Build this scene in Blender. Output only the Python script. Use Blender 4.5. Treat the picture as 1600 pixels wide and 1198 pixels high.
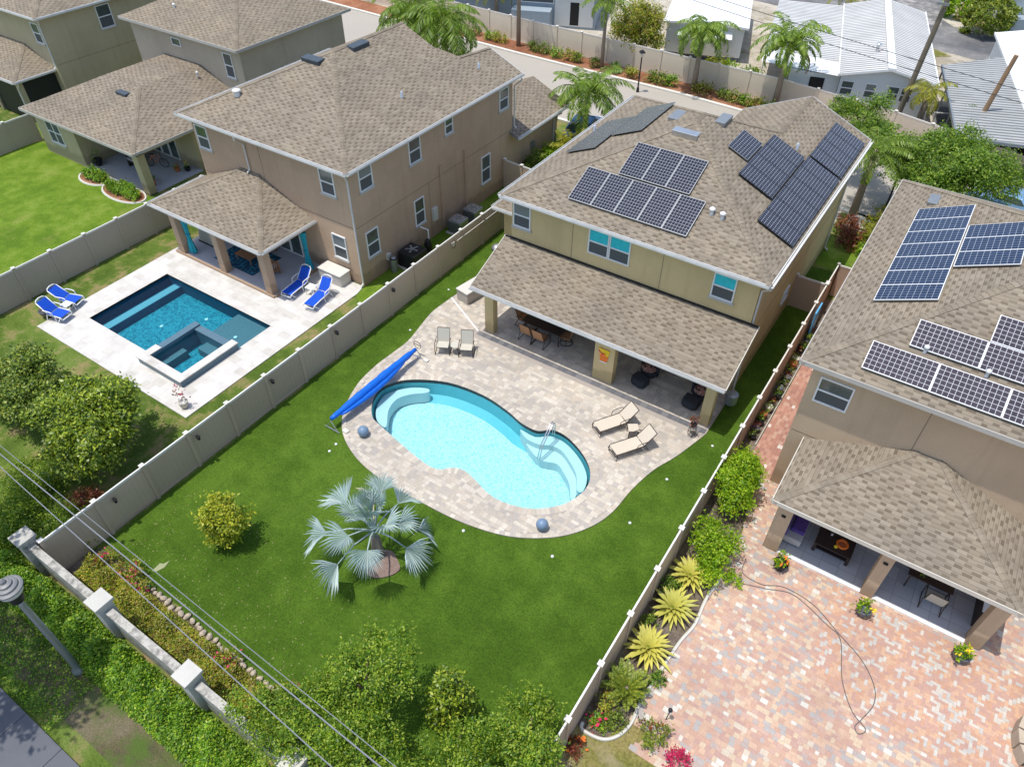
import bpy, bmesh, math, random
import numpy as np
from mathutils import Vector, Matrix
from mathutils.geometry import tessellate_polygon

for o in list(bpy.data.objects): bpy.data.objects.remove(o, do_unlink=True)
SC = bpy.context.scene
COL = SC.collection
rad = math.radians

# ---------------------------------------------------------------- camera
cam_d = bpy.data.cameras.new('camera'); cam = bpy.data.objects.new('camera', cam_d); COL.objects.link(cam)
cam_d.sensor_width = 36.0; cam_d.lens = 36*1137.1/1600; cam_d.clip_start = 0.5; cam_d.clip_end = 1500
_p, _r, _y = rad(43.351), rad(0.452), rad(-33.297)
_f = Vector((math.sin(_y)*math.cos(_p), math.cos(_y)*math.cos(_p), -math.sin(_p)))
_rt = Vector((math.cos(_y), -math.sin(_y), 0)); _u = _rt.cross(_f)
_r2 = math.cos(_r)*_rt + math.sin(_r)*_u; _u2 = -math.sin(_r)*_rt + math.cos(_r)*_u
cam.matrix_world = Matrix(((_r2.x, _u2.x, -_f.x, 0), (_r2.y, _u2.y, -_f.y, 0), (_r2.z, _u2.z, -_f.z, 22.0), (0, 0, 0, 1)))
SC.camera = cam

# ---------------------------------------------------------------- light
W = bpy.data.worlds.new('World'); SC.world = W; W.use_nodes = True
nt = W.node_tree; nt.nodes.clear()
sky = nt.nodes.new('ShaderNodeTexSky'); sky.sky_type = 'NISHITA'; sky.sun_disc = False
bg = nt.nodes.new('ShaderNodeBackground'); out = nt.nodes.new('ShaderNodeOutputWorld')
SUN = Vector((-0.15, -0.18, 1.0)).normalized()
sky.sun_elevation = math.asin(SUN.z); sky.sun_rotation = math.atan2(SUN.x, SUN.y)
sky.air_density = 1.0; sky.dust_density = 1.5
bg.inputs[1].default_value = 0.15
nt.links.new(sky.outputs[0], bg.inputs[0]); nt.links.new(bg.outputs[0], out.inputs[0])
sl = bpy.data.lights.new('sun', 'SUN'); sl.energy = 2.75; sl.angle = rad(0.53); sl.color = (1.0, 0.96, 0.89)
so = bpy.data.objects.new('sun', sl); COL.objects.link(so); so.rotation_euler = SUN.to_track_quat('Z', 'Y').to_euler()
SC.view_settings.view_transform = 'Standard'; SC.view_settings.look = 'None'
SC.view_settings.exposure = 0.47; SC.view_settings.gamma = 1.0
SC.render.engine = 'CYCLES'
SC.cycles.transparent_max_bounces = 12; SC.cycles.max_bounces = 8

# ---------------------------------------------------------------- materials
class NT:
    def __init__(s, name):
        s.m = bpy.data.materials.new(name); s.m.use_nodes = True
        s.t = s.m.node_tree; s.t.nodes.clear()
        s.out = s.n('ShaderNodeOutputMaterial'); s.p = s.n('ShaderNodeBsdfPrincipled')
        s.l(s.p.outputs[0], s.out.inputs[0])
    def n(s, kind, **kw):
        x = s.t.nodes.new(kind)
        for k, v in kw.items():
            if k.startswith('i_'): x.inputs[int(k[2:]) if k[2:].isdigit() else k[2:].replace('_', ' ')].default_value = v
            else: setattr(x, k, v)
        return x
    def l(s, a, b): s.t.links.new(a, b)
    def coord(s, kind='Object', scale=None, rot=0):
        c = s.n('ShaderNodeTexCoord').outputs[kind]
        if kind == 'World': pass
        if scale or rot:
            m = s.n('ShaderNodeMapping'); s.l(c, m.inputs[0])
            m.inputs['Scale'].default_value = scale if scale else (1, 1, 1); m.inputs['Rotation'].default_value = (0, 0, rot)
            c = m.outputs[0]
        return c
    def noise(s, vec, sc, det=4, rough=.6):
        x = s.n('ShaderNodeTexNoise'); x.inputs['Scale'].default_value = sc; x.inputs['Detail'].default_value = det
        x.inputs['Roughness'].default_value = rough; s.l(vec, x.inputs['Vector']); return x.outputs[0]
    def ramp(s, fac, stops, interp='LINEAR'):
        x = s.n('ShaderNodeValToRGB'); cr = x.color_ramp; cr.interpolation = interp
        while len(cr.elements) < len(stops): cr.elements.new(0.5)
        for e, (p, c) in zip(cr.elements, stops):
            e.position = p; e.color = (*c, 1) if len(c) == 3 else c
        s.l(fac, x.inputs[0]); return x.outputs[0]
    def mix(s, a, b, fac, mode='MIX'):
        x = s.n('ShaderNodeMix', data_type='RGBA', blend_type=mode)
        for sock, v in ((x.inputs[0], fac), (x.inputs[6], a), (x.inputs[7], b)):
            if isinstance(v, (int, float)): sock.default_value = v
            elif isinstance(v, (tuple, list)): sock.default_value = (*v, 1)
            else: s.l(v, sock)
        return x.outputs[2]
    def bump(s, h, strength=.3, dist=.02):
        b = s.n('ShaderNodeBump'); b.inputs['Strength'].default_value = strength; b.inputs['Distance'].default_value = dist
        s.l(h, b.inputs['Height']); s.l(b.outputs[0], s.p.inputs['Normal'])
    def base(s, c, rough=.6, metal=0, spec=.3):
        if isinstance(c, (tuple, list)): s.p.inputs['Base Color'].default_value = (*c, 1)
        else: s.l(c, s.p.inputs['Base Color'])
        s.p.inputs['Roughness'].default_value = rough; s.p.inputs['Metallic'].default_value = metal
        s.p.inputs['Specular IOR Level'].default_value = spec
        return s.m

def c8(r, g, b):
    f = lambda v: (v/255/12.92) if v/255 <= .04045 else ((v/255+.055)/1.055)**2.4
    return (f(r), f(g), f(b))
def dk(c, k): return tuple(min(1, x*k) for x in c)

def plain(name, col, rough=.6, metal=0, var=.12, sc=3, bump=0, bsc=40, spec=.3):
    s = NT(name); v = s.coord()
    n = s.noise(v, sc, 5)
    s.base(s.mix(dk(col, 1-var), dk(col, 1+var), n), rough, metal, spec)
    if bump: s.bump(s.noise(v, bsc, 3), bump, .02)
    return s.m

def stucco(name, col):
    s = NT(name); v = s.coord()
    big = s.ramp(s.noise(v, .35, 5), [(.3, dk(col, .86)), (.7, dk(col, 1.07))])
    st = s.noise(s.coord(scale=(2.2, 2.2, .18)), 1.3, 6)
    c = s.mix(big, dk(col, .74), s.ramp(st, [(.52, (0, 0, 0)), (.8, (.55, .55, .55))]))
    g = s.ramp(s.noise(v, 28, 3), [(.3, (.88, .88, .88)), (.7, (1.06, 1.06, 1.06))])
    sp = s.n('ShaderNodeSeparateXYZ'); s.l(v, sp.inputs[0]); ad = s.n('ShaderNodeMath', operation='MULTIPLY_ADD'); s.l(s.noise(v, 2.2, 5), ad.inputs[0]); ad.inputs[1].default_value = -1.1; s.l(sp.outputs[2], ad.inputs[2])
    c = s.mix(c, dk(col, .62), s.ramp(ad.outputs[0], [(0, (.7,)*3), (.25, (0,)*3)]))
    s.base(s.mix(c, g, 1, 'MULTIPLY'), .9, 0, .15); s.bump(s.noise(v, 45, 4), .5, .02)
    return s.m

def shingle(name, light, dark, tint):
    s = NT(name); uv = s.coord('UV')
    # laminated shingles: every course carries short dark tabs between wider light ones, staggered from course to course
    def mth(op, a, b_=None):
        x = s.n('ShaderNodeMath', operation=op)
        for i, q in enumerate((a, b_)):
            if q is None: continue
            if isinstance(q, (int, float)): x.inputs[i].default_value = q
            else: s.l(q, x.inputs[i])
        return x.outputs[0]
    def rnd(a, b_, k):
        cmb = s.n('ShaderNodeCombineXYZ'); s.l(a, cmb.inputs[0]); s.l(b_, cmb.inputs[1]); cmb.inputs[2].default_value = k
        w = s.n('ShaderNodeTexWhiteNoise', noise_dimensions='3D'); s.l(cmb.outputs[0], w.inputs['Vector']); return w.outputs['Value']
    sp = s.n('ShaderNodeSeparateXYZ'); s.l(uv, sp.inputs[0]); U, V = sp.outputs[0], sp.outputs[1]
    vr = mth('DIVIDE', V, .15); row = mth('FLOOR', vr); fv = mth('SUBTRACT', vr, row)
    zero = mth('MULTIPLY', row, 0)
    uo = mth('ADD', mth('DIVIDE', U, .5), mth('ADD', mth('MULTIPLY', row, .5), mth('MULTIPLY', rnd(row, zero, 1.0), .22)))
    cell = mth('FLOOR', uo); fu = mth('SUBTRACT', uo, cell)
    wdt = mth('ADD', .30, mth('MULTIPLY', rnd(cell, row, 2.0), .26))
    on = mth('GREATER_THAN', rnd(cell, row, 3.0), .1)
    isd = mth('MULTIPLY', mth('MULTIPLY', mth('LESS_THAN', fu, wdt), mth('LESS_THAN', fv, .68)), on)
    isd = mth('MULTIPLY', isd, mth('ADD', .5, mth('MULTIPLY', rnd(cell, row, 4.0), .5)))
    lightv = s.mix(dk(light, .9), tint, rnd(cell, row, 5.0))
    c = s.mix(lightv, dark, isd)
    c = s.mix(c, dk(dark, .7), mth('MULTIPLY', mth('LESS_THAN', fv, .13), .45))  # shadow line of each course, painted into the colour
    patch = s.ramp(s.noise(uv, .45, 5), [(.3, (.86, .86, .88)), (.7, (1.1, 1.08, 1.04))])
    c = s.mix(c, patch, 1, 'MULTIPLY')
    gr = s.ramp(s.noise(uv, 60, 2), [(.25, (.8, .8, .8)), (.75, (1.18, 1.18, 1.18))])
    c = s.mix(c, gr, 1, 'MULTIPLY')
    # algae streaks running down the slope
    m = s.n('ShaderNodeMapping'); s.l(uv, m.inputs[0]); m.inputs['Scale'].default_value = (1.4, .12, 1)
    c = s.mix(c, dk(dark, .8), s.ramp(s.noise(m.outputs[0], 1.2, 5), [(.58, (0, 0, 0)), (.85, (.45, .45, .45))]))
    s.base(c, .95, 0, .1)
    s.bump(mth('SUBTRACT', mth('MULTIPLY', fv, -.6), mth('MULTIPLY', isd, .6)), .7, .012)
    return s.m

def islandmat(name, stops, rough=.85, bump=.15, stain=.85, spec=.2, nsc=.4):
    """every loose piece (paver, leaf) takes its own colour"""
    s = NT(name); g = s.n('ShaderNodeNewGeometry')
    c = s.ramp(g.outputs['Random Per Island'], stops, 'CONSTANT')
    v = s.coord()
    c = s.mix(c, s.ramp(s.noise(v, nsc, 6), [(.3, (stain,)*3), (.65, (1.06, 1.05, 1.03))]), 1, 'MULTIPLY')
    c = s.mix(c, s.ramp(s.noise(v, 25, 3), [(.3, (.86,)*3), (.7, (1.08,)*3)]), 1, 'MULTIPLY')
    s.base(c, rough, 0, spec)
    if bump: s.bump(s.noise(v, 30, 3), bump, .01)
    return s.m

def leafmat(name, cols, trans=.35, rough=.45):
    s = NT(name); g = s.n('ShaderNodeNewGeometry')
    n = len(cols)
    c = s.ramp(g.outputs['Random Per Island'], [(i/max(1, n-1), x) for i, x in enumerate(cols)])
    v = s.coord()
    c = s.mix(c, s.ramp(s.noise(v, 1.1, 2), [(.35, (.78, .8, .78)), (.65, (1.15, 1.12, 1.05))]), 1, 'MULTIPLY')
    s.base(c, rough, 0, .4)
    t = s.n('ShaderNodeBsdfTranslucent'); s.l(s.mix(c, (1.3, 1.35, .6), 1, 'MULTIPLY'), t.inputs[0])
    mx = s.n('ShaderNodeMixShader'); mx.inputs[0].default_value = trans
    s.l(s.p.outputs[0], mx.inputs[1]); s.l(t.outputs[0], mx.inputs[2]); s.l(mx.outputs[0], s.out.inputs[0])
    return s.m

def grassmat(name, cols, patch=None, pf=(.55, .7), psc=.5, fine=22, bumpd=.05):
    s = NT(name); v = s.coord()
    a = s.ramp(s.mix(s.noise(v, .9, 8, .68), s.noise(v, .16, 4, .6), .5), [(.42, cols[0]), (.5, cols[1]), (.58, cols[2])])
    f = s.noise(v, fine, 6, .75)
    a = s.mix(a, s.ramp(f, [(.28, (.45, .45, .45)), (.5, (.95, .95, .95)), (.75, (1.5, 1.5, 1.45))]), 1, 'MULTIPLY')
    if patch: a = s.mix(a, patch, s.ramp(s.noise(v, psc, 7, .7), [(pf[0], (0, 0, 0)), (pf[1], (1, 1, 1))]))
    s.base(a, .9, 0, .12); s.bump(f, .9, bumpd)
    return s.m

M = {}
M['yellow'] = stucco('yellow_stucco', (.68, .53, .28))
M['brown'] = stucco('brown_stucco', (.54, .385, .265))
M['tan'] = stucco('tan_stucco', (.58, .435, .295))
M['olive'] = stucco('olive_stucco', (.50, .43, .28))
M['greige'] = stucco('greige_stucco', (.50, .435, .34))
M['joint'] = plain('wall_joint', (.16, .12, .08), .9)
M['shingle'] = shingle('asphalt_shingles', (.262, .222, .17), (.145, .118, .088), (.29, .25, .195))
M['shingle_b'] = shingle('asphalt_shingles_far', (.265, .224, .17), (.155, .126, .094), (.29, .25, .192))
M['ridge'] = shingle('ridge_shingles', (.262, .224, .172), (.215, .18, .136), (.285, .245, .19))
M['white'] = plain('white_paint', (.78, .79, .78), .4, 0, .05)
M['gutter'] = plain('gutter_white', (.62, .62, .60), .4, 0, .22, 2)
M['soffit'] = plain('soffit', (.6, .57, .5), .8)
M['vinyl'] = plain('beige_vinyl', (.53, .405, .305), .45, 0, .10, .7)
M['vinyl_cap'] = plain('vinyl_cap', (.74, .71, .66), .4, 0, .04)
M['vinyl_far'] = plain('far_wall_vinyl', (.72, .64, .51), .55, 0, .08, .5)
M['dark'] = plain('black_plastic', (.02, .02, .022), .45)
M['grey_metal'] = plain('grey_metal', (.33, .35, .36), .4, .6)
M['silver'] = plain('silver_metal', (.62, .63, .64), .3, .8)
M['bronze'] = plain('bronze_frame', (.07, .052, .042), .4, .3)
M['concrete'] = plain('concrete', (.48, .46, .42), .85, 0, .15, 1.5, .2)
M['roadc'] = plain('concrete_road', (.39, .355, .305), .85, 0, .07, .35, .2)
M['kerb'] = plain('kerb_concrete', (.66, .63, .56), .8, 0, .08)
M['slate'] = plain('slate_vent', (.06, .075, .09), .4)
M['hose'] = plain('grey_rubber_hose', (.12, .12, .12), .6)
M['asphalt'] = None
s = NT('asphalt'); v = s.coord()
a = s.ramp(s.noise(v, .25, 8, .7), [(.35, (.10, .10, .105)), (.55, (.19, .185, .18)), (.7, (.30, .29, .28))])
a = s.mix(a, s.ramp(s.noise(v, 12, 5), [(.3, (.7,)*3), (.7, (1.25,)*3)]), 1, 'MULTIPLY')
M['asphalt'] = s.base(a, .9)
s = NT('old_gravel_drive'); v = s.coord()
a = s.ramp(s.noise(v, .7, 9, .75), [(.38, (.12, .12, .12)), (.52, (.22, .21, .2)), (.62, (.42, .4, .38))])
M['gravel'] = s.base(a, .95)
M['turf'] = grassmat('artificial_turf', [(.048, .098, .008), (.064, .124, .011), (.086, .155, .016)], None, fine=16, bumpd=.03)
M['lawn'] = grassmat('patchy_lawn', [(.075, .125, .018), (.12, .18, .03), (.165, .225, .05)], (.30, .215, .11), (.50, .66), .9, fine=18)
M['lawn_bright'] = grassmat('bright_lawn', [(.095, .175, .014), (.14, .23, .02), (.20, .28, .045)], (.26, .25, .075), (.56, .8), .5, fine=20)
M['lawn_dry'] = grassmat('dry_lawn', [(.15, .16, .035), (.22, .2, .06), (.3, .24, .1)], (.38, .31, .2), (.5, .65), .35, fine=10)
M['sand'] = grassmat('sandy_ground', [(.34, .3, .23), (.46, .41, .33), (.55, .5, .42)], (.2, .21, .07), (.55, .7), .3, fine=8)
M['mulch'] = grassmat('red_mulch', [(.24, .10, .055), (.33, .15, .085), (.40, .20, .12)], None, fine=26, bumpd=.06)
M['mulch_grey'] = grassmat('grey_mulch', [(.11, .085, .065), (.19, .15, .12), (.30, .25, .21)], (.26, .22, .15), (.5, .7), 1.2, fine=24, bumpd=.08)
M['soil'] = grassmat('dark_soil', [(.09, .07, .05), (.13, .11, .06), (.19, .16, .1)], (.09, .14, .03), (.45, .6), .7, fine=20)  # dark brown soil with green patches
M['travertine'] = None
s = NT('white_travertine'); v = s.coord()
b = s.n('ShaderNodeTexBrick'); s.l(v, b.inputs['Vector']); b.inputs['Scale'].default_value = 1; b.inputs['Brick Width'].default_value = .61
b.inputs['Row Height'].default_value = .41; b.inputs['Mortar Size'].default_value = .004; b.inputs['Color1'].default_value = (0,)*3+(1,); b.inputs['Color2'].default_value = (1,)*3+(1,)
b.inputs['Mortar'].default_value = (.2,)*3+(1,)
c = s.ramp(b.outputs[0], [(0, (.53, .505, .46)), (.5, (.60, .58, .54)), (1, (.63, .615, .585))])
c = s.mix(c, s.ramp(s.noise(v, 1.6, 8, .7), [(.35, (.86, .85, .85)), (.6, (1.03, 1.03, 1.02))]), 1, 'MULTIPLY')
M['travertine'] = s.base(c, .7)
M['tile_grey'] = None
s = NT('grey_floor_tile'); v = s.coord()
b = s.n('ShaderNodeTexBrick'); s.l(v, b.inputs['Vector']); b.inputs['Scale'].default_value = 1; b.inputs['Brick Width'].default_value = .6; b.offset = 0
b.inputs['Row Height'].default_value = .6; b.inputs['Mortar Size'].default_value = .008; b.inputs['Color1'].default_value = (.42, .43, .46, 1); b.inputs['Color2'].default_value = (.5, .51, .53, 1)
b.inputs['Mortar'].default_value = (.25, .25, .26, 1)
M['tile_grey'] = s.base(b.outputs[0], .4)
M['slab'] = plain('patio_slab', (.42, .43, .47), .6, 0, .08)
DECKC = [(0, (.47, .42, .35)), (.14, (.53, .48, .405)), (.28, (.44, .40, .345)), (.42, (.57, .515, .435)), (.56, (.50, .435, .36)), (.68, (.42, .385, .345)), (.8, (.51, .46, .395)), (.9, (.59, .54, .465))]
M['paver_deck'] = islandmat('pool_deck_pavers', DECKC, stain=.84)
M['paver_base'] = plain('paver_joint_sand', (.36, .32, .28), .9)
M['paver_dark'] = islandmat('dark_border_pavers', [(0, (.15, .15, .16)), (.4, (.19, .19, .2)), (.7, (.13, .135, .15))])
M['paver_tan'] = islandmat('warm_mixed_pavers', [(0, (.50, .32, .245)), (.13, (.56, .39, .285)), (.27, (.46, .30, .25)), (.4, (.57, .445, .32)), (.5, (.51, .35, .285)), (.62, (.42, .35, .32)), (.7, (.57, .49, .39)), (.77, (.53, .36, .265)), (.87, (.40, .37, .35)), (.95, (.62, .585, .52))], nsc=.5)
M['paver_herr'] = islandmat('herringbone_pavers', [(0, (.52, .31, .215)), (.16, (.57, .37, .25)), (.32, (.49, .31, .245)), (.48, (.55, .36, .265)), (.6, (.47, .30, .245)), (.76, (.55, .51, .45)), (.9, (.48, .455, .42))], nsc=.5)
M['paver_pink'] = islandmat('red_side_pavers', [(0, (.42, .22, .17)), (.3, (.47, .27, .21)), (.6, (.38, .20, .16)), (.85, (.50, .33, .26)), (.96, (.66, .6, .55))], nsc=.5)
M['tansand'] = plain('tan_joint_sand', (.46, .30, .22), .9)
M['rock'] = plain('pale_rock', (.46, .38, .29), .85, 0, .25, 4, .3)
M['bark'] = plain('bark', (.16, .12, .09), .95, 0, .3, 6, .6, 25)
M['palmbark'] = plain('palm_bark', (.26, .215, .17), .95, 0, .3, 7, .6, 20)
M['pole'] = plain('weathered_wood_pole', (.17, .145, .105), .9, 0, .25, 3, .3)
M['pole_b'] = plain('brown_wood_pole', (.30, .19, .11), .9, 0, .25, 3, .3)
M['capwhite'] = plain('white_concrete_cap', (.52, .505, .46), .8, 0, .14, 2.5, .2)
M['wallcap'] = None
s = NT('stained_white_wall'); v = s.coord()
c = s.mix((.47, .45, .40), (.10, .095, .085), s.ramp(s.noise(v, 3.5, 9, .75), [(.46, (0, 0, 0)), (.68, (.9,)*3)]))
M['wallcap'] = s.base(c, .9)
M['metal_roof'] = None
for nm, col, w in (('metal_roof', (.66, .66, .64), .4), ('metal_roof_grey', (.42, .43, .42), .42)):
    s = NT(nm); uv = s.coord('UV')
    b = s.n('ShaderNodeTexBrick'); s.l(uv, b.inputs['Vector']); b.inputs['Scale'].default_value = 1; b.offset = 0
    b.inputs['Brick Width'].default_value = w; b.inputs['Row Height'].default_value = 500; b.inputs['Mortar Size'].default_value = .1
    b.inputs['Color1'].default_value = (*col, 1); b.inputs['Color2'].default_value = (*dk(col, .93), 1); b.inputs['Mortar'].default_value = (*dk(col, .38), 1)
    c = s.mix(b.outputs[0], s.ramp(s.noise(uv, .5, 6), [(.3, (.82,)*3), (.7, (1.05,)*3)]), 1, 'MULTIPLY')
    M[nm] = s.base(c, .6, 0, .2)
M['siding'] = plain('white_siding', (.72, .73, .71), .6, 0, .06)
M['siding_blue'] = plain('pale_blue_siding', (.70, .73, .73), .6, 0, .06)
M['siding_grey'] = plain('grey_blue_siding', (.30, .36, .41), .6, 0, .08)
M['glass'] = None
s = NT('window_glass'); v = s.coord()
c = s.ramp(s.noise(v, 1.1, 3), [(.3, (.035, .055, .055)), (.7, (.09, .125, .12))])
s.base(c, .06, 0, .9); M['glass'] = s.m
for nm in ('vinyl', 'vinyl_far', 'sage'):
    k_ = {'sage': 'teal_green'}.get(nm, nm)
    if k_ in M:
        mm = M[k_]; tt = mm.node_tree; pr = tt.nodes['Principled BSDF']; lk = pr.inputs['Base Color'].links[0].from_socket
        oi = tt.nodes.new('ShaderNodeObjectInfo'); cr = tt.nodes.new('ShaderNodeMapRange'); cr.inputs[3].default_value = .88; cr.inputs[4].default_value = 1.05
        tt.links.new(oi.outputs['Random'], cr.inputs[0]); vm = tt.nodes.new('ShaderNodeVectorMath'); vm.operation = 'SCALE'
        tt.links.new(lk, vm.inputs[0]); tt.links.new(cr.outputs[0], vm.inputs['Scale']); tt.links.new(vm.outputs[0], pr.inputs['Base Color'])
s = NT('window_blinds'); v = s.coord(); sp = s.n('ShaderNodeSeparateXYZ'); s.l(v, sp.inputs[0]); mm = s.n('ShaderNodeMath', operation='PINGPONG'); s.l(sp.outputs[2], mm.inputs[0]); mm.inputs[1].default_value = .035
M['blinds'] = s.base(s.ramp(mm.outputs[0], [(0, (.10, .12, .12)), (.03, (.30, .33, .32))]), .15, 0, .8)
s = NT('insect_screen'); s.base((.085, .095, .10), .55, 0, .4); M['screen'] = s.m
s = NT('dark_lanai_screen'); s.base((.02, .024, .026), .5, 0, .3); M['lanaiscreen'] = s.m
M['cyan'] = plain('cyan_window_film', (.03, .55, .62), .3, 0, .25, 5)
M['curtain'] = plain('turquoise_curtain', (.02, .33, .42), .8, 0, .3, 8)
M['blue_sling'] = plain('blue_sling', (.006, .075, .52), .65, 0, .12)
M['reelblue'] = plain('blue_pool_cover', (.008, .13, .62), .4, 0, .25, 3, .3, 12)
M['sling'] = plain('tan_sling', (.56, .49, .39), .75, 0, .06)
M['sling_grey'] = plain('grey_sling', (.52, .49, .41), .75, 0, .06)
M['wicker'] = plain('dark_wicker', (.035, .04, .048), .7)
M['orange_sling'] = plain('orange_sling', (.46, .24, .12), .75)
M['wood'] = plain('teak_wood', (.33, .17, .085), .6, 0, .3, 9)
M['darkwood'] = plain('dark_wood', (.045, .03, .026), .5)
M['purple'] = plain('purple_cushion', (.12, .07, .28), .9, 0, .3, 6)
M['cushion'] = plain('grey_cushion', (.48, .46, .44), .9)
s = NT('floral_fabric'); v = s.coord()
M['floral'] = s.base(s.ramp(s.noise(v, 9, 3), [(.42, (.015, .012, .012)), (.48, (.46, .32, .25)), (.6, (.35, .06, .05)), (.66, (.5, .4, .3))]), .9)
s = NT('blue_rug'); v = s.coord()
M['rug'] = s.base(s.ramp(s.noise(v, 6, 2), [(.45, (.015, .06, .11)), (.55, (.03, .22, .33))], 'CONSTANT'), .95)
M['terracotta'] = plain('terracotta', (.50, .17, .07), .8)
M['potgrey'] = plain('grey_glazed_pot', (.12, .13, .16), .3)
M['potwhite'] = plain('pale_pot', (.6, .58, .52), .7)
M['sphere'] = plain('blue_grey_ceramic', (.17, .25, .36), .3, 0, .25, 9)
M['red'] = plain('red_petals', (.62, .03, .10), .7)
M['orange'] = plain('orange_petals', (.85, .20, .03), .7)
M['yellowp'] = plain('yellow_petals', (.85, .60, .03), .7)
M['carblue'] = plain('blue_car_paint', (.02, .12, .32), .15, .3, .05, 1, 0, 40, .8)
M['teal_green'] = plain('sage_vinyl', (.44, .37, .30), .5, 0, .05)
def solar(name, cell, line, rough=.12):
    s = NT(name); uv = s.coord('UV')
    b = s.n('ShaderNodeTexBrick'); s.l(uv, b.inputs['Vector']); b.offset = 0
    b.inputs['Scale'].default_value = 1; b.inputs['Brick Width'].default_value = 1; b.inputs['Row Height'].default_value = 1
    b.inputs['Mortar Size'].default_value = .045; b.inputs['Mortar Smooth'].default_value = 0
    b.inputs['Color1'].default_value = (*cell, 1); b.inputs['Color2'].default_value = (*dk(cell, 1.35), 1); b.inputs['Mortar'].default_value = (*line, 1)
    s.base(b.outputs[0], rough, 0, .32); return s.m
M['solar'] = solar('monocrystalline_cells', (.010, .012, .024), (.36, .37, .40), .22)
M['solar_blue'] = solar('blue_cells', (.009, .020, .052), (.25, .28, .33), .25)
M['solar_br'] = solar('grey_violet_cells', (.045, .038, .048), (.50, .50, .52))

# leaves
M['lf_mag'] = leafmat('magnolia_leaves', [(.04, .09, .010), (.13, .21, .016), (.26, .36, .028), (.45, .50, .05)], .25, .38)
M['lf_dark'] = leafmat('dark_leaves', [(.035, .08, .012), (.10, .17, .018), (.19, .28, .03), (.34, .38, .05)], .25)
M['lf_yel'] = leafmat('yellow_green_leaves', [(.14, .22, .02), (.38, .44, .03), (.62, .58, .05), (.20, .28, .03)], .35)
M['lf_light'] = leafmat('light_green_leaves', [(.05, .12, .014), (.14, .27, .022), (.29, .42, .04), (.46, .52, .07)], .45)
M['lf_lime'] = leafmat('lime_leaves', [(.10, .22, .008), (.22, .40, .012), (.36, .54, .02), (.48, .56, .04)], .45)
M['lf_oak'] = leafmat('elm_leaves', [(.045, .11, .015), (.12, .23, .025), (.22, .36, .035), (.35, .44, .07)], .4)
M['lf_hedge'] = leafmat('hedge_leaves', [(.04, .12, .012), (.12, .27, .02), (.24, .43, .03), (.42, .52, .05)], .35)
M['lf_palm'] = leafmat('palm_leaflets', [(.10, .18, .02), (.18, .29, .03), (.30, .40, .07)], .4)
M['lf_palmy'] = leafmat('yellow_palm_leaflets', [(.22, .24, .02), (.38, .36, .03), (.16, .2, .03)], .35)
M['lf_brown'] = leafmat('dry_frond', [(.26, .14, .07), (.34, .2, .1)], .2)
M['lf_bis'] = leafmat('silver_palm_blades', [(.26, .36, .40), (.38, .49, .52), (.52, .61, .60)], .12, .55)
M['lf_bisdead'] = leafmat('fading_palm_blades', [(.46, .47, .36), (.52, .46, .28), (.40, .47, .42)], .2, .6)
M['lf_agave'] = leafmat('striped_agave', [(.42, .42, .07), (.60, .55, .12), (.22, .30, .06)], .15, .5)
M['lf_cycad'] = leafmat('cycad_leaflets', [(.10, .17, .02), (.22, .29, .03), (.34, .36, .05)], .25, .4)
M['lf_boug'] = leafmat('groundcover_leaves', [(.08, .18, .02), (.24, .33, .03), (.46, .47, .04), (.30, .19, .09), (.55, .50, .05)], .35)
M['lf_red'] = leafmat('reddish_leaves', [(.14, .03, .03), (.3, .07, .04), (.12, .10, .03)], .3)
M['lf_bloom'] = leafmat('magenta_blooms', [(.5, .02, .1), (.7, .05, .18)], .3)
M['lf_fallen'] = leafmat('fallen_leaf_litter', [(.30, .28, .12), (.38, .33, .18), (.22, .17, .09)], .1)

# ---------------------------------------------------------------- helpers
def tag(o, label, cat=None, group=None, kind=None):
    if label: o['label'] = label
    if cat: o['category'] = cat
    if group: o['group'] = group
    if kind: o['kind'] = kind
    return o
def thing(name, label, cat, loc=(0, 0, 0), rz=0, group=None):
    o = bpy.data.objects.new(name, None); COL.objects.link(o); o.empty_display_size = .2
    o.location = loc; o.rotation_euler = (0, 0, rz); return tag(o, label, cat, group)
def copy_tree(o, parent=None):
    c = o.copy(); COL.objects.link(c)
    if parent: c.parent = parent
    for ch in list(o.children): copy_tree(ch, c)
    return c

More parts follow.
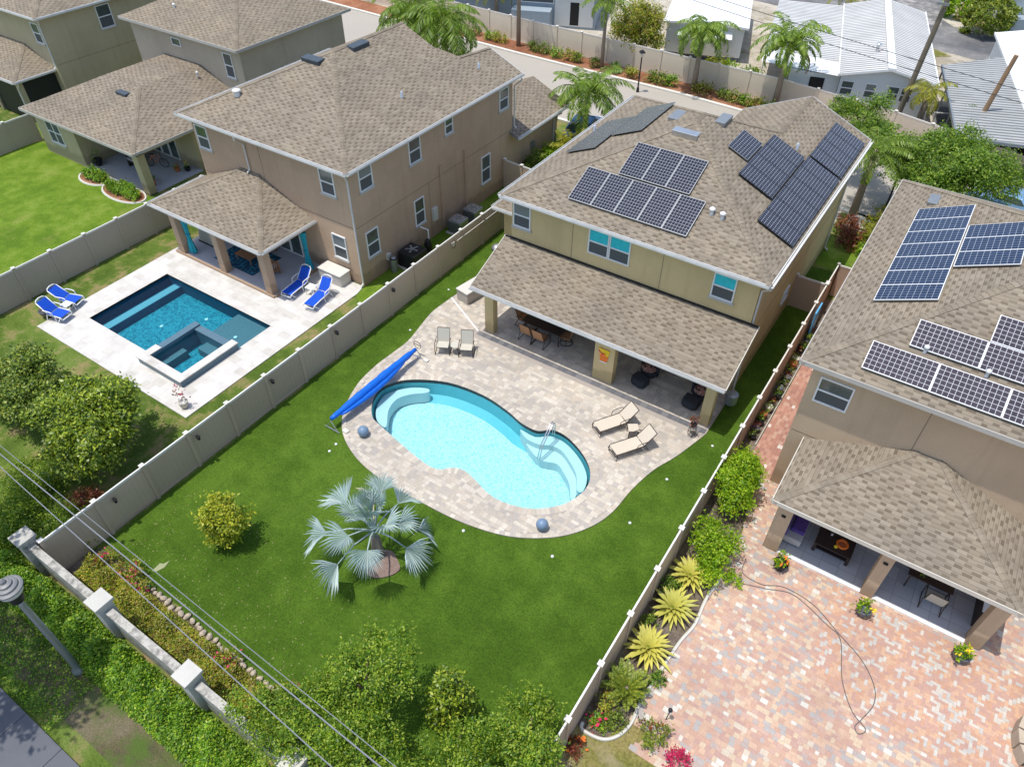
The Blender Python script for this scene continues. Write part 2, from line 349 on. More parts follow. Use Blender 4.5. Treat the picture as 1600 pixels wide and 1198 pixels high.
class MB:
    def __init__(s): s.v = []; s.f = []; s.mi = []; s.uv = {}; s.cur = 0
    def face(s, pts, uv=None, mi=None):
        b = len(s.v); s.v += [tuple(p) for p in pts]; s.f.append(list(range(b, b+len(pts)))); s.mi.append(s.cur if mi is None else mi)
        if uv: s.uv[len(s.f)-1] = uv
    def hexa(s, P):
        for q in ((0, 3, 2, 1), (4, 5, 6, 7), (0, 1, 5, 4), (1, 2, 6, 5), (2, 3, 7, 6), (3, 0, 4, 7)):
            pass
        b = len(s.v); s.v += [tuple(p) for p in P]
        for q in ((0, 3, 2, 1), (4, 5, 6, 7), (0, 1, 5, 4), (1, 2, 6, 5), (2, 3, 7, 6), (3, 0, 4, 7)):
            s.f.append([b+i for i in q]); s.mi.append(s.cur)
        return s
    def box(s, x0, x1, y0, y1, z0, z1):
        return s.hexa([(x0, y0, z0), (x1, y0, z0), (x1, y1, z0), (x0, y1, z0), (x0, y0, z1), (x1, y0, z1), (x1, y1, z1), (x0, y1, z1)])
    def bar(s, a, b, w, h, up=(0, 0, 1)):
        a = Vector(a); b = Vector(b); d = (b-a).normalized(); u = Vector(up)
        sd = d.cross(u)
        if sd.length < 1e-4: sd = d.cross(Vector((1, 0, 0)))
        sd.normalize(); u = sd.cross(d).normalized(); sd *= w/2; u = u*h/2
        return s.hexa([a-sd-u, a+sd-u, b+sd-u, b-sd-u, a-sd+u, a+sd+u, b+sd+u, b-sd+u])
    def prism(s, poly, z0, z1, cap=True):
        n = len(poly); b = len(s.v)
        s.v += [(p[0], p[1], z0) for p in poly] + [(p[0], p[1], z1) for p in poly]
        for i in range(n):
            j = (i+1) % n; s.f.append([b+i, b+j, b+n+j, b+n+i]); s.mi.append(s.cur)
        if cap:
            s.f.append([b+n+i for i in range(n)]); s.mi.append(s.cur)
            s.f.append([b+i for i in range(n-1, -1, -1)]); s.mi.append(s.cur)
        return s
    def lathe(s, cx, cy, prof, n=16):
        b = len(s.v)
        for r, z in prof:
            for i in range(n):
                a = 2*math.pi*i/n; s.v.append((cx+r*math.cos(a), cy+r*math.sin(a), z))
        m = len(prof)
        for k in range(m-1):
            for i in range(n):
                j = (i+1) % n; s.f.append([b+k*n+i, b+k*n+j, b+(k+1)*n+j, b+(k+1)*n+i]); s.mi.append(s.cur)
        s.f.append([b+i for i in range(n-1, -1, -1)]); s.mi.append(s.cur)
        s.f.append([b+(m-1)*n+i for i in range(n)]); s.mi.append(s.cur)
        return s
    def tube(s, pts, r, n=6, closed=False):
        pts = [Vector(p) for p in pts]; m = len(pts); rr = r if isinstance(r, (list, tuple)) else [r]*m
        b = len(s.v); prev = None
        for i, p in enumerate(pts):
            if closed: d = pts[(i+1) % m]-pts[i-1]
            else: d = pts[min(i+1, m-1)]-pts[max(i-1, 0)]
            d.normalize()
            if prev is None:
                prev = d.orthogonal().normalized()
            prev = (prev-d*prev.dot(d)).normalized(); q = d.cross(prev)
            for k in range(n):
                a = 2*math.pi*k/n; s.v.append(tuple(p+(prev*math.cos(a)+q*math.sin(a))*rr[i]))
        for i in range(m if closed else m-1):
            i2 = (i+1) % m
            for k in range(n):
                k2 = (k+1) % n; s.f.append([b+i*n+k, b+i*n+k2, b+i2*n+k2, b+i2*n+k]); s.mi.append(s.cur)
        if not closed:
            s.f.append([b+k for k in range(n-1, -1, -1)]); s.mi.append(s.cur)
            s.f.append([b+(m-1)*n+k for k in range(n)]); s.mi.append(s.cur)
        return s
    def ball(s, c, r, n=12, m=8, sq=(1, 1, 1)):
        b = len(s.v)
        for i in range(m+1):
            t = math.pi*i/m
            for k in range(n):
                a = 2*math.pi*k/n
                s.v.append((c[0]+r*sq[0]*math.sin(t)*math.cos(a), c[1]+r*sq[1]*math.sin(t)*math.sin(a), c[2]+r*sq[2]*math.cos(t)))
        for i in range(m):
            for k in range(n):
                k2 = (k+1) % n; s.f.append([b+i*n+k, b+(i+1)*n+k, b+(i+1)*n+k2, b+i*n+k2]); s.mi.append(s.cur)
        return s
    def build(s, name, mat, parent=None, smooth=False, bevel=0):
        me = bpy.data.meshes.new(name); me.from_pydata(s.v, [], s.f)
        for m in (mat if isinstance(mat, (list, tuple)) else [mat]): me.materials.append(m)
        for p, i in zip(me.polygons, s.mi): p.material_index = i; p.use_smooth = smooth
        if s.uv:
            ul = me.uv_layers.new(name='UVMap')
            for fi, uv in s.uv.items():
                for li, c in zip(me.polygons[fi].loop_indices, uv): ul.data[li].uv = c
        me.update()
        o = bpy.data.objects.new(name, me); COL.objects.link(o)
        if parent: o.parent = parent
        if bevel:
            bv = o.modifiers.new('bevel', 'BEVEL'); bv.width = bevel; bv.segments = 2; bv.limit_method = 'ANGLE'
        return o

def smooth_poly(pts, n=6, closed=True):
    P = [Vector((p[0], p[1], 0)) for p in pts]; m = len(P); out = []
    for i in range(m if closed else m-1):
        p0, p1, p2, p3 = (P[(i+k) % m] if closed else P[max(0, min(m-1, i+k))] for k in (-1, 0, 1, 2))
        for k in range(n):
            t = k/n
            q = .5*((2*p1)+(p2-p0)*t+(2*p0-5*p1+4*p2-p3)*t*t+(3*p1-p0-3*p2+p3)*t**3)
            out.append((q.x, q.y))
    if not closed: out.append((P[-1].x, P[-1].y))
    return out
def area(poly): return sum(poly[i-1][0]*poly[i][1]-poly[i][0]*poly[i-1][1] for i in range(len(poly)))/2
def ccw(poly): return poly if area(poly) > 0 else poly[::-1]
def offset(poly, d):
    """positive d = outwards for a ccw polygon"""
    poly = ccw(poly); n = len(poly); out = []
    for i in range(n):
        a = Vector(poly[i-1]); b = Vector(poly[i]); c = Vector(poly[(i+1) % n])
        t = (c-a); t = t.normalized() if t.length > 1e-9 else Vector((1, 0))
        out.append((b.x+t.y*d, b.y-t.x*d))
    return out
def sheet(name, outer, z, mat, holes=(), thick=0, parent=None, kind='structure'):
    loops = [ccw(outer)]+[ccw(h)[::-1] for h in holes]
    V = [[Vector((p[0], p[1], 0)) for p in l] for l in loops]
    tris = tessellate_polygon(V); flat = [p for l in loops for p in l]
    mb = MB(); mb.v = [(p[0], p[1], z) for p in flat]
    for t in tris:
        a, b, c = (flat[i] for i in t)
        ar = (b[0]-a[0])*(c[1]-a[1])-(c[0]-a[0])*(b[1]-a[1])
        mb.f.append(list(t) if ar > 0 else list(t)[::-1]); mb.mi.append(0)
    if thick:
        for l in loops:
            n = len(l)
            for i in range(n):
                j = (i+1) % n
                mb.face([(*l[i], z-thick), (*l[j], z-thick), (*l[j], z), (*l[i], z)])
    o = mb.build(name, mat, parent)
    if kind and not parent: o['kind'] = kind
    return o
def inside(poly, X, Y):
    r = np.zeros(len(X), bool); n = len(poly)
    for i in range(n):
        x0, y0 = poly[i]; x1, y1 = poly[i-1]
        c = ((y0 > Y) != (y1 > Y)) & (X < (x1-x0)*(Y-y0)/((y1-y0) or 1e-9)+x0); r ^= c
    return r
def np_mesh(name, Q, mat, parent=None):
    """Q (n,k,3) separate polygons"""
    n, k, _ = Q.shape
    me = bpy.data.meshes.new(name); me.vertices.add(n*k); me.vertices.foreach_set('co', Q.reshape(-1).astype(np.float32))
    me.loops.add(n*k); me.loops.foreach_set('vertex_index', np.arange(n*k, dtype=np.int32))
    me.polygons.add(n); me.polygons.foreach_set('loop_start', np.arange(0, n*k, k, dtype=np.int32))
    me.polygons.foreach_set('loop_total', np.full(n, k, dtype=np.int32))
    me.materials.append(mat); me.update(calc_edges=True); me.validate()
    o = bpy.data.objects.new(name, me); COL.objects.link(o)
    if parent: o.parent = parent
    return o
def pavers(name, poly, holes, z, rows, widths, gap, mat, parent=None, seed=1, vertical=False, margin=None, kind='structure'):
    rng = random.Random(seed); xs = [p[0] for p in poly]; ys = [p[1] for p in poly]
    if vertical: xs, ys = ys, xs
    Q = []; y = min(ys)
    while y < max(ys):
        h = rng.choice(rows); x = min(xs)-rng.random()*.3
        while x < max(xs):
            w = rng.choice(widths)
            Q.append((x+gap/2, y+gap/2, x+w-gap/2, y+h-gap/2)); x += w
        y += h
    A = np.array(Q)
    if vertical: A = A[:, [1, 0, 3, 2]]
    cx = (A[:, 0]+A[:, 2])/2; cy = (A[:, 1]+A[:, 3])/2
    k = inside(poly, cx, cy)
    for h in holes: k &= ~inside(h, cx, cy)
    A = A[k]
    P = np.zeros((len(A), 4, 3)); P[:, :, 2] = z
    P[:, 0, :2] = A[:, [0, 1]]; P[:, 1, :2] = A[:, [2, 1]]; P[:, 2, :2] = A[:, [2, 3]]; P[:, 3, :2] = A[:, [0, 3]]
    P[:, :, 2] += np.random.RandomState(seed).uniform(-.0012, .0012, (len(A), 1))
    o = np_mesh(name, P, mat, parent)
    if not parent and kind: o['kind'] = kind
    return o
def ribbon(name, path, w, z, mat, step=.2, gap=.008, closed=True, parent=None):
    """soldier course of pavers laid outwards along a ccw path"""
    P = ccw(path) if closed else path
    pts = [Vector(p) for p in P]+([Vector(P[0])] if closed else [])
    L = [0]
    for i in range(1, len(pts)): L.append(L[-1]+(pts[i]-pts[i-1]).length)
    def at(s):
        s = max(0, min(L[-1]-1e-6, s)); i = max(k for k in range(len(L)) if L[k] <= s); i = min(i, len(pts)-2)
        t = (pts[i+1]-pts[i]); return pts[i]+t*((s-L[i])/max(1e-9, L[i+1]-L[i])), t.normalized()
    n = int(L[-1]/step); st = L[-1]/n; Q = []
    def nrm(s):
        a, _ = at((s-.25) if not closed else (s-.25) % L[-1]); b, _ = at((s+.25) if not closed else (s+.25) % L[-1]); t = (b-a)
        if t.length < 1e-6: _, t = at(s)
        t.normalize(); return Vector((t.y, -t.x))
    for i in range(n):
        s0 = i*st+gap/2; s1 = (i+1)*st-gap/2
        a, _ = at(s0); b, _ = at(s1); na = nrm(s0); nb = nrm(s1)
        Q.append([(*a, z), (*(a+na*w), z), (*(b+nb*w), z), (*b, z)])
    o = np_mesh(name, np.array(Q), mat, parent)
    if not parent: o['kind'] = 'structure'
    return o
# ================================================================ GROUND
POOL = smooth_poly([(-16.44, 14.45), (-16.86, 14.85), (-17.24, 15.53), (-17.27, 16.23), (-16.65, 17.10), (-15.14, 17.91), (-13.39, 18.12), (-11.98, 17.91), (-11.10, 17.65), (-10.31, 17.65), (-9.87, 18.03), (-9.20, 18.05), (-8.38, 17.72), (-7.74, 17.27), (-7.34, 16.75), (-7.20, 16.14), (-7.34, 15.42), (-7.69, 14.83), (-8.42, 14.19), (-9.36, 13.88), (-10.08, 13.87), (-10.77, 14.08), (-11.32, 14.24), (-11.74, 14.27), (-12.13, 14.08), (-12.38, 13.80), (-12.82, 13.70), (-13.61, 13.80), (-14.80, 14.04), (-15.65, 14.23), (-16.09, 14.33)], 4)
POOL = ccw(POOL)
P2 = [(-32.25, 11.87), (-27.5, 11.87), (-27.5, 11.25), (-24.55, 11.25), (-24.55, 16.33), (-32.25, 16.33)]
GH1 = offset(POOL, .12); GH2 = [(-32.37, 11.75), (-27.6, 11.75), (-27.6, 11.13), (-24.43, 11.13), (-24.43, 16.45), (-32.37, 16.45)]
sheet('ground', [(-420, -300), (320, -300), (320, 420), (-420, 420)], -.004, M['lawn'], [GH1, GH2])
sheet('street_verge_ground', [(-60, .1), (20, .1), (20, 2.5), (-60, 2.5)], .006, M['soil'])
sheet('side_lawn', [(-52.4, 5), (-36.1, 5), (-36.1, 21), (-40, 20.9), (-46.5, 21.0), (-52.4, 21.6)], .008, M['lawn_bright'])
sheet('narrow_side_lawn', [(-23.0, 20.6), (-20.45, 18.4), (-20.45, 40), (-23.0, 40)], .008, M['lawn_bright'])
sheet('turf_lawn', [(-20.25, 4.5), (-20.25, 36), (-3.2, 36), (-3.2, 2.9), (-8.0, 2.9), (-10.5, 4.15)], .014, M['turf'], [GH1])
sheet('front_garden_lawn', [(-4.5, 36.2), (-1.6, 36.2), (-1.6, 43), (-4.5, 43)], .01, M['lawn_bright'])
sheet('planting_bed', [(-20.4, 2.9), (-8.0, 2.9), (-8.0, 3.4), (-10.5, 4.1), (-20.25, 4.3)], .02, M['mulch_grey'])
sheet('side_planting_bed', [(-3.1, 8.35), (-2.3, 8.35), (-1.9, 9.3), (-1.9, 10.6), (-1.65, 12.6), (-1.5, 13.3), (-1.6, 15.2), (-1.55, 17.5), (-1.9, 19.6), (-2.55, 21), (-2.6, 33.5), (-3.1, 33.5)], .016, M['mulch_grey'])
sheet('dry_ground', [(-3.1, 2.9), (3, 2.9), (3, 7.6), (-.3, 8.6), (-1.2, 9.3), (-1.9, 9.3), (-2.3, 8.35), (-3.1, 8.35)], .01, M['lawn_dry'])
# street at the bottom left
sheet('street', [(-80, -60), (40, -60), (40, -1.75), (-80, -1.75)], .012, M['asphalt'])
mb = MB()
x = -60.0
while x < 20:
    mb.box(x+.01, x+1.79, -1.7, -.42, -.05, .09); x += 1.8
o = mb.build('pavement', plain('street_concrete', (.12, .125, .14), .9, 0, .22, .9, .2)); o['kind'] = 'structure'
mb = MB(); mb.box(-60, 20, -1.95, -1.72, -.05, .12); o = mb.build('kerb', M['concrete']); o['kind'] = 'structure'

# road beyond the houses
def road_y(x): # far kerb line
    pts = [(-90, 56.2), (-35, 53.4), (-20, 53.2), (-13, 52.7), (-5, 51.9), (2, 49.8), (12, 46.0), (30, 38)]
    for (a, b), (c, d) in zip(pts, pts[1:]):
        if a <= x <= c: return b+(d-b)*(x-a)/(c-a)
    return pts[-1][1]
xs = [-90, -60, -35, -28, -20, -13, -9, -5, -1, 2, 6, 12, 20, 30]
far = [(x, road_y(x)) for x in xs]; near = [(x, road_y(x)-9.0) for x in xs]
sheet('road', near+far[::-1], .01, M['roadc'])
mb = MB()
for (a, b), (c, d) in zip(far, far[1:]): mb.bar((a, b+.1, .06), (c, d+.1, .06), .28, .16)
for (a, b), (c, d) in zip(near, near[1:]): mb.bar((a, b-.1, .06), (c, d-.1, .06), .28, .16)
o = mb.build('road_kerb', M['kerb']); o['kind'] = 'structure'
sheet('mulch_strip', [(x, y+.2) for x, y in far]+[(x, y+2.6) for x, y in far][::-1], .014, M['mulch'])
sheet('far_sandy_ground', [(-90, 58.9), (-35, 56.0), (-13, 55.4), (-5, 54.6), (2, 52.5), (30, 42), (60, 90), (60, 130), (-90, 130)], .012, M['sand'])
sheet('far_grass', [(-31.2, 58.0), (-27.2, 58.2), (-27.6, 60.2), (-31.6, 60.0)], .022, M['lawn_dry'])
sheet('far_grass_bed', [(-24.5, 56.6), (-17.5, 56.2), (-17.8, 58.9), (-24.5, 59.3)], .022, M['lawn_dry'])
sheet('far_street', [(-24, 79.5), (-12.5, 77.6), (-7, 75.2), (-2, 74), (6, 71.5), (30, 62), (34, 69), (8, 78.8), (0, 81), (-5.5, 82.2), (-7, 84.2), (-6.5, 92), (-13.0, 100), (-16, 98), (-12.6, 86), (-14, 84.8), (-24, 88)], .024, M['asphalt'])
sheet('gravel_driveway', [(-11.9, 83.2), (-6.3, 81.0), (-7.6, 88.4), (-11.6, 90)], .03, M['gravel'])
sheet('verge_grass', [(-8.9, 74.9), (-6.1, 72.2), (-4.2, 73.8), (-6.2, 75.2)], .03, M['lawn_dry'])
sheet('verge_grass_island', [(-13.8, 80.3), (-10.6, 79.6), (-10.6, 81.0), (-13.6, 81.7)], .03, M['lawn_dry'])
sheet('verge_grass_far', [(-6, 84.5), (0, 81.5), (10, 78.9), (16, 90), (-4, 96), (-6.2, 90)], .028, M['lawn_dry'])
sheet('front_path', [(-4.3, 41.0), (-1.9, 41.0), (-1.9, 42.3), (-4.3, 42.5)], .02, M['concrete'])
sheet('driveway', [(-22.5, 40.2), (-17.5, 40.2), (-17.5, 44.6), (-22.5, 44.6)], .016, M['roadc'])
sheet('driveway_main', [(-11, 38.6), (-4.8, 38.6), (-4.8, 43.4), (-11, 43.4)], .016, M['roadc'])
sheet('sand_path', [(-26.5, 58.2), (-25.2, 58.2), (-25.4, 60.6), (-27.2, 60.6)], .026, M['mulch'])

# ---------------------------------------------------------------- main pool deck
DECK = smooth_poly([(-18.62, 25.1), (-18.70, 23.6), (-18.80, 22.3), (-18.82, 21.4), (-18.62, 20.3), (-18.40, 19.1), (-18.45, 18.0), (-18.50, 17.0), (-18.37, 15.68), (-17.87, 14.34), (-17.25, 13.45), (-16.48, 12.85), (-15.36, 12.38), (-14.09, 12.15), (-13.0, 12.12), (-11.98, 12.15), (-10.83, 12.2), (-9.71, 12.35), (-8.54, 12.67), (-7.53, 13.22), (-6.7, 13.95), (-6.12, 14.86), (-5.83, 15.81), (-5.72, 17.08), (-5.45, 18.42), (-5.0, 19.59), (-4.58, 21.06)], 5, closed=False)
DECKP = ccw(DECK+[(-4.5, 21.4), (-4.5, 24.25), (-16.25, 24.25), (-16.25, 25.3), (-18.6, 25.3)])
sheet('pool_deck', DECKP, .055, M['paver_base'], [offset(POOL, .03)], thick=.06)
inner = offset(DECKP, -.18)
patio_line = 21.5
decktop = [p for p in DECKP]
rest = ccw(DECK+[(-4.5, 21.3), (-16.25, 21.3), (-16.25, 25.3), (-18.6, 25.3)])
pavers('pool_deck_pavers', offset(rest, -.17), [offset(POOL, .3)], .060, [.15, .15, .23], [.15, .23, .23, .3], .006, M['paver_deck'], seed=3, vertical=False)
pavers('lanai_pavers', [(-16.0, 21.62), (-4.6, 21.62), (-4.6, 24.22), (-16.0, 24.22)], [], .060, [.15, .23, .3], [.15, .23, .3, .38], .008, M['paver_deck'], seed=8)
ribbon('coping_pavers', offset(POOL, .0), .3, .062, M['paver_deck'], .16)
ribbon('deck_border_pavers', DECK, -.17, .062, M['paver_deck'], .2, closed=False)
ribbon('lanai_edge_pavers', [(-16.05, 21.32), (-4.55, 21.32)], -.28, .063, M['paver_dark'], .24, closed=False)
mb = MB(); mb.bar((-18.75, 22.95, .066), (-16.1, 21.55, .066), .07, .01)
o = mb.build('deck_drain', M['white']); o['kind'] = 'structure'

# ---------------------------------------------------------------- pools
def watermat(name, tint, rgh=.02, bumpd=.35):
    s = NT(name); s.t.nodes.remove(s.p)
    v = s.coord()
    tr = s.n('ShaderNodeBsdfTransparent'); tr.inputs[0].default_value = (*tint, 1)
    gl = s.n('ShaderNodeBsdfGlossy'); gl.inputs['Roughness'].default_value = rgh
    n1 = s.noise(v, 7, 5, .65)
    b = s.n('ShaderNodeBump'); b.inputs['Strength'].default_value = bumpd; b.inputs['Distance'].default_value = .05; s.l(n1, b.inputs['Height'])
    s.l(b.outputs[0], gl.inputs['Normal'])
    fr = s.n('ShaderNodeFresnel'); fr.inputs[0].default_value = 1.33; s.l(b.outputs[0], fr.inputs['Normal'])
    mx = s.n('ShaderNodeMixShader'); s.l(fr.outputs[0], mx.inputs[0]); s.l(tr.outputs[0], mx.inputs[1]); s.l(gl.outputs[0], mx.inputs[2])
    s.l(mx.outputs[0], s.out.inputs[0]); return s.m
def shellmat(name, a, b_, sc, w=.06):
    """fine net of paler lines in the base colour; on the pale shell it paints caustics"""
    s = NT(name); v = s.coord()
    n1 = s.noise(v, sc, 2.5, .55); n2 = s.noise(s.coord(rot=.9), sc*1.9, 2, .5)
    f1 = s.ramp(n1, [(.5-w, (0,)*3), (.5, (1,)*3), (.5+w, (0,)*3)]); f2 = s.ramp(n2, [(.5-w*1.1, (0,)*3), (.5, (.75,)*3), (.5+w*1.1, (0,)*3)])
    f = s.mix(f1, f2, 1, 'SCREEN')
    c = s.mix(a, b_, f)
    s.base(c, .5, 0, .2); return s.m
M['shell'] = shellmat('shell_painted_caustics', (.27, .54, .59), (.60, .75, .78), 6.5, .11)  # paler net paints the sun's caustics into the floor colour
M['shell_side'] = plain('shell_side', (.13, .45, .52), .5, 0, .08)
M['shell_step'] = plain('shell_step', (.56, .64, .65), .5, 0, .04)
M['dark_tile'] = plain('waterline_tile', (.03, .04, .045), .3, 0, .2, 20)
M['water'] = watermat('pool_water', (.78, .97, 1.0))
M['water_deep'] = watermat('deep_pool_water', (.60, .90, .98), .02, .35)
M['plaster'] = shellmat('teal_plaster', (.012, .15, .205), (.05, .34, .40), 4.5, .08)
M['plaster_wall'] = plain('dark_blue_plaster', (.018, .10, .17), .6, 0, .15)
M['plaster_shelf'] = plain('grey_blue_shelf_plaster', (.14, .19, .21), .6, 0, .25, 9)
M['spa_tile'] = plain('slate_blue_tile', (.10, .17, .22), .35, 0, .3, 16)

pool = thing('swimming_pool', 'freeform turquoise swimming pool set in the beige paver deck', 'pool', (0, 0, 0))
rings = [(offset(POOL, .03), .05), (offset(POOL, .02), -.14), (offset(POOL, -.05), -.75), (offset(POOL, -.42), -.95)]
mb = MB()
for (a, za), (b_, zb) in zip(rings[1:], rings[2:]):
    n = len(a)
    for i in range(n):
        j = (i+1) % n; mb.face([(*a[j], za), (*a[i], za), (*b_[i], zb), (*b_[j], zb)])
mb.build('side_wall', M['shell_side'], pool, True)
mb = MB(); a, za = rings[0]; b_, zb = rings[1]
for i in range(len(a)):
    j = (i+1) % len(a); mb.face([(*a[j], za), (*a[i], za), (*b_[i], zb), (*b_[j], zb)])
mb.build('waterline_tile', M['dark_tile'], pool)
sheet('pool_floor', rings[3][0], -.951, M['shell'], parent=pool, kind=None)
def slab(name, pts, z0, z1, mat, par):
    P = ccw(pts); mb = MB(); o = sheet(name, P, z1, mat, thick=z1-z0, parent=par, kind=None); return o
BENCH = smooth_poly([(-16.35, 14.62), (-16.80, 14.98), (-17.14, 15.6), (-17.15, 16.22), (-16.58, 17.0), (-15.9, 17.4), (-15.75, 17.2), (-16.30, 16.68), (-16.6, 16.11), (-16.45, 15.4), (-15.9, 14.6)], 4)
slab('bench_step', BENCH, -.9, -.32, M['shell_step'], pool)
ST1 = [(-11.10, 17.55), (-10.35, 17.53), (-9.86, 17.92), (-9.18, 17.94), (-8.40, 17.62), (-7.80, 17.18), (-7.45, 16.72), (-7.32, 16.15), (-7.54, 16.1), (-7.92, 16.72), (-8.45, 17.15), (-9.08, 17.50), (-9.60, 17.48), (-9.95, 17.28), (-10.58, 17.25)]
ST2 = [(-10.70, 17.30), (-10.58, 17.25), (-9.95, 17.28), (-9.6, 17.48), (-9.08, 17.5), (-8.45, 17.15), (-7.92, 16.72), (-7.54, 16.1), (-7.55, 15.7), (-8.0, 16.35), (-8.5, 16.75), (-8.97, 17.0), (-9.52, 16.82), (-10.06, 16.93)]
slab('entry_step', smooth_poly(ST1, 3), -.93, -.22, M['shell_step'], pool)
slab('entry_step', smooth_poly(ST2, 3), -.93, -.5, M['shell_step'], pool)
sheet('water_surface', offset(POOL, .0), -.07, M['water'], parent=pool, kind=None)

pool2 = thing('swimming_pool', 'rectangular dark blue swimming pool in the white stone deck', 'pool', (0, 0, 0))
x0, x1, y0, y1 = -32.25, -24.55, 11.87, 16.33   # basin
mb = MB()
mb.face([(x0, y0, .05), (x0, y1, .05), (x0, y1, -1.3), (x0, y0, -1.3)]); mb.face([(x0, y1, .05), (x1, y1, .05), (x1, y1, -1.3), (x0, y1, -1.3)])
mb.face([(x1, y1, .05), (x1, 11.2, .05), (x1, 11.2, -1.3), (x1, y1, -1.3)]); mb.face([(-27.5, y0, .05), (x0, y0, .05), (x0, y0, -1.3), (-27.5, y0, -1.3)])
mb.build('side_wall', M['plaster_wall'], pool2)
mb = MB(); mb.box(x0+.01, x1-.01, y0-.6, y1-.01, -1.1, -.78); mb.build('pool_floor', M['plaster'], pool2)
mb = MB(); mb.box(x0+.5, x0+.98, y0+.02, y1-.02, -.95, -.36); mb.build('ledge_riser', M['plaster_wall'], pool2)
mb = MB(); mb.box(x0+.5, x0+.95, y0+.1, y1-.1, -.355, -.35); mb.build('ledge_step', plain('mosaic_step', (.22, .40, .44), .5, 0, .4, 20), pool2)
mb = MB(); mb.box(x0+.005, x0+.55, y0+.02, y1-.02, -.95, -.6); mb.build('lower_step', M['plaster_wall'], pool2)
mb = MB(); mb.box(-26.9, x1-.02, 14.45, y1-.02, -.95, -.25); mb.build('tanning_shelf', M['plaster_shelf'], pool2)
mb = MB(); mb.face([(x0, y0, -.07), (-27.5, y0, -.07), (-27.5, 14.35, -.07), (x1, 14.35, -.07), (x1, y1, -.07), (x0, y1, -.07)])
mb.build('water_surface', M['water_deep'], pool2)
for (lx, ly, lz) in ((-29.9, 13.9, -.77), (-28.5, 15.5, -.77), (-25.6, 15.0, -.24)):
    mb = MB(); mb.lathe(lx, ly, [(.09, lz), (.09, lz+.03), (.02, lz+.04)], 10); mb.build('drain_cover', M['white'], pool2)
spa = thing('spa_tub', 'raised square hot tub with white coping at the corner of the dark blue pool', 'hot tub', (0, 0, 0))
sx0, sx1, sy0, sy1, t = -27.45, -24.5, 11.2, 14.35, .36
mb = MB(); mb.box(sx0, sx1, sy0, sy0+t, -1.3, .36).box(sx0, sx0+t, sy0+t, sy1, -1.3, .36).box(sx1-t, sx1, sy0+t, sy1, -1.3, .36).box(sx0+t, sx1-t, sy1-t, sy1, -1.3, .27)
mb.build('spa_wall', M['spa_tile'], spa)
mb = MB(); mb.box(sx0-.03, sx1+.03, sy0-.03, sy0+t+.02, .362, .42).box(sx1-t-.02, sx1+.03, sy0+t+.02, sy1+.02, .362, .42).box(sx0-.03, sx0+t+.02, sy0+t+.02, sy0+1.0, .362, .42)
mb.build('coping', M['travertine'], spa)
mb = MB(); mb.box(sx0+t, sx1-t, sy0+t, sy1-t, -1.0, -.62); mb.build('spa_floor', M['plaster'], spa)
mb = MB(); mb.box(sx0+t+.7, sx1-t-.003, sy1-t-.55, sy1-t-.003, -.75, -.2).box(sx0+t+.003, sx0+t+.4, sy0+t+.003, sy1-t-.9, -.75, -.22); mb.build('spa_bench', M['plaster_shelf'], spa)
mb = MB(); mb.face([(sx0+t, sy0+t, .2), (sx1-t, sy0+t, .2), (sx1-t, sy1-t, .2), (sx0+t, sy1-t, .2)]); mb.build('water_surface', M['water_deep'], spa)
mb = MB(); mb.lathe(-25.9, 12.6, [(.1, -.62), (.1, -.59), (.02, -.58)], 10); mb.build('drain_cover', M['white'], spa)
sheet('white_stone_deck', [(-33.75, 10.1), (-22.9, 10.1), (-22.9, 20.6), (-23.05, 21.2), (-33.9, 21.2), (-33.9, 18.6)], .05, M['travertine'], [P2], thick=.1)

# ---------------------------------------------------------------- tan neighbour paving
TP = [(-1.5, 8.6), (-.3, 8.6), (3, 7.6), (3, 4), (40, 4), (40, 20.5), (-2.55, 20.5), (-2.2, 20.5), (-1.85, 19.6), (-1.5, 17.5), (-1.55, 15.2), (-1.45, 13.3), (-1.6, 12.6), (-1.85, 10.6), (-1.85, 9.3), (-1.2, 9.3)]
sheet('paved_yard', TP, .012, M['tansand'])
HZ = [(1.9, 17.3), (1.95, 14.9), (2.25, 13.9), (2.85, 13.55), (3.9, 13.5), (6.2, 13.15), (11, 12.6), (11, 17.3)]
pavers('paved_yard_pavers', TP[:3]+[(3, 5.0), (13.9, 5.0), (13.9, 20.5)]+TP[6:], [HZ, [(-.7, 17.45), (6.35, 17.45), (6.35, 20.5), (-.7, 20.5)]], .017, [.115, .115, .17], [.115, .17, .17, .23], .006, M['paver_tan'], seed=5)
wb = .1; Q = []
for i in range(0, 97):
    for j in range(0, 52):
        X = 1.7+i*wb; Y = 12.3+j*wb; k = (i-j) % 4
        if k == 0: Q.append((X, Y, X+2*wb, Y+wb))
        elif k == 3: Q.append((X, Y, X+wb, Y+2*wb))
A = np.array(Q)+np.array([.003, .003, -.003, -.003]); kk = inside(HZ, (A[:, 0]+A[:, 2])/2, (A[:, 1]+A[:, 3])/2); A = A[kk]
P = np.zeros((len(A), 4, 3)); P[:, :, 2] = .018
P[:, 0, :2] = A[:, [0, 1]]; P[:, 1, :2] = A[:, [2, 1]]; P[:, 2, :2] = A[:, [2, 3]]; P[:, 3, :2] = A[:, [0, 3]]
np_mesh('herringbone_pavers', P, M['paver_herr'])['kind'] = 'structure'
sheet('side_paved_path', [(-2.55, 20.5), (-1.5, 20.5), (-1.5, 33.8), (-2.55, 33.8)], .012, M['tansand'])
pavers('side_path_pavers', [(-2.55, 20.5), (-1.5, 20.5), (-1.5, 33.8), (-2.55, 33.8)], [], .017, [.12], [.22], .006, M['paver_pink'], seed=6, vertical=True)

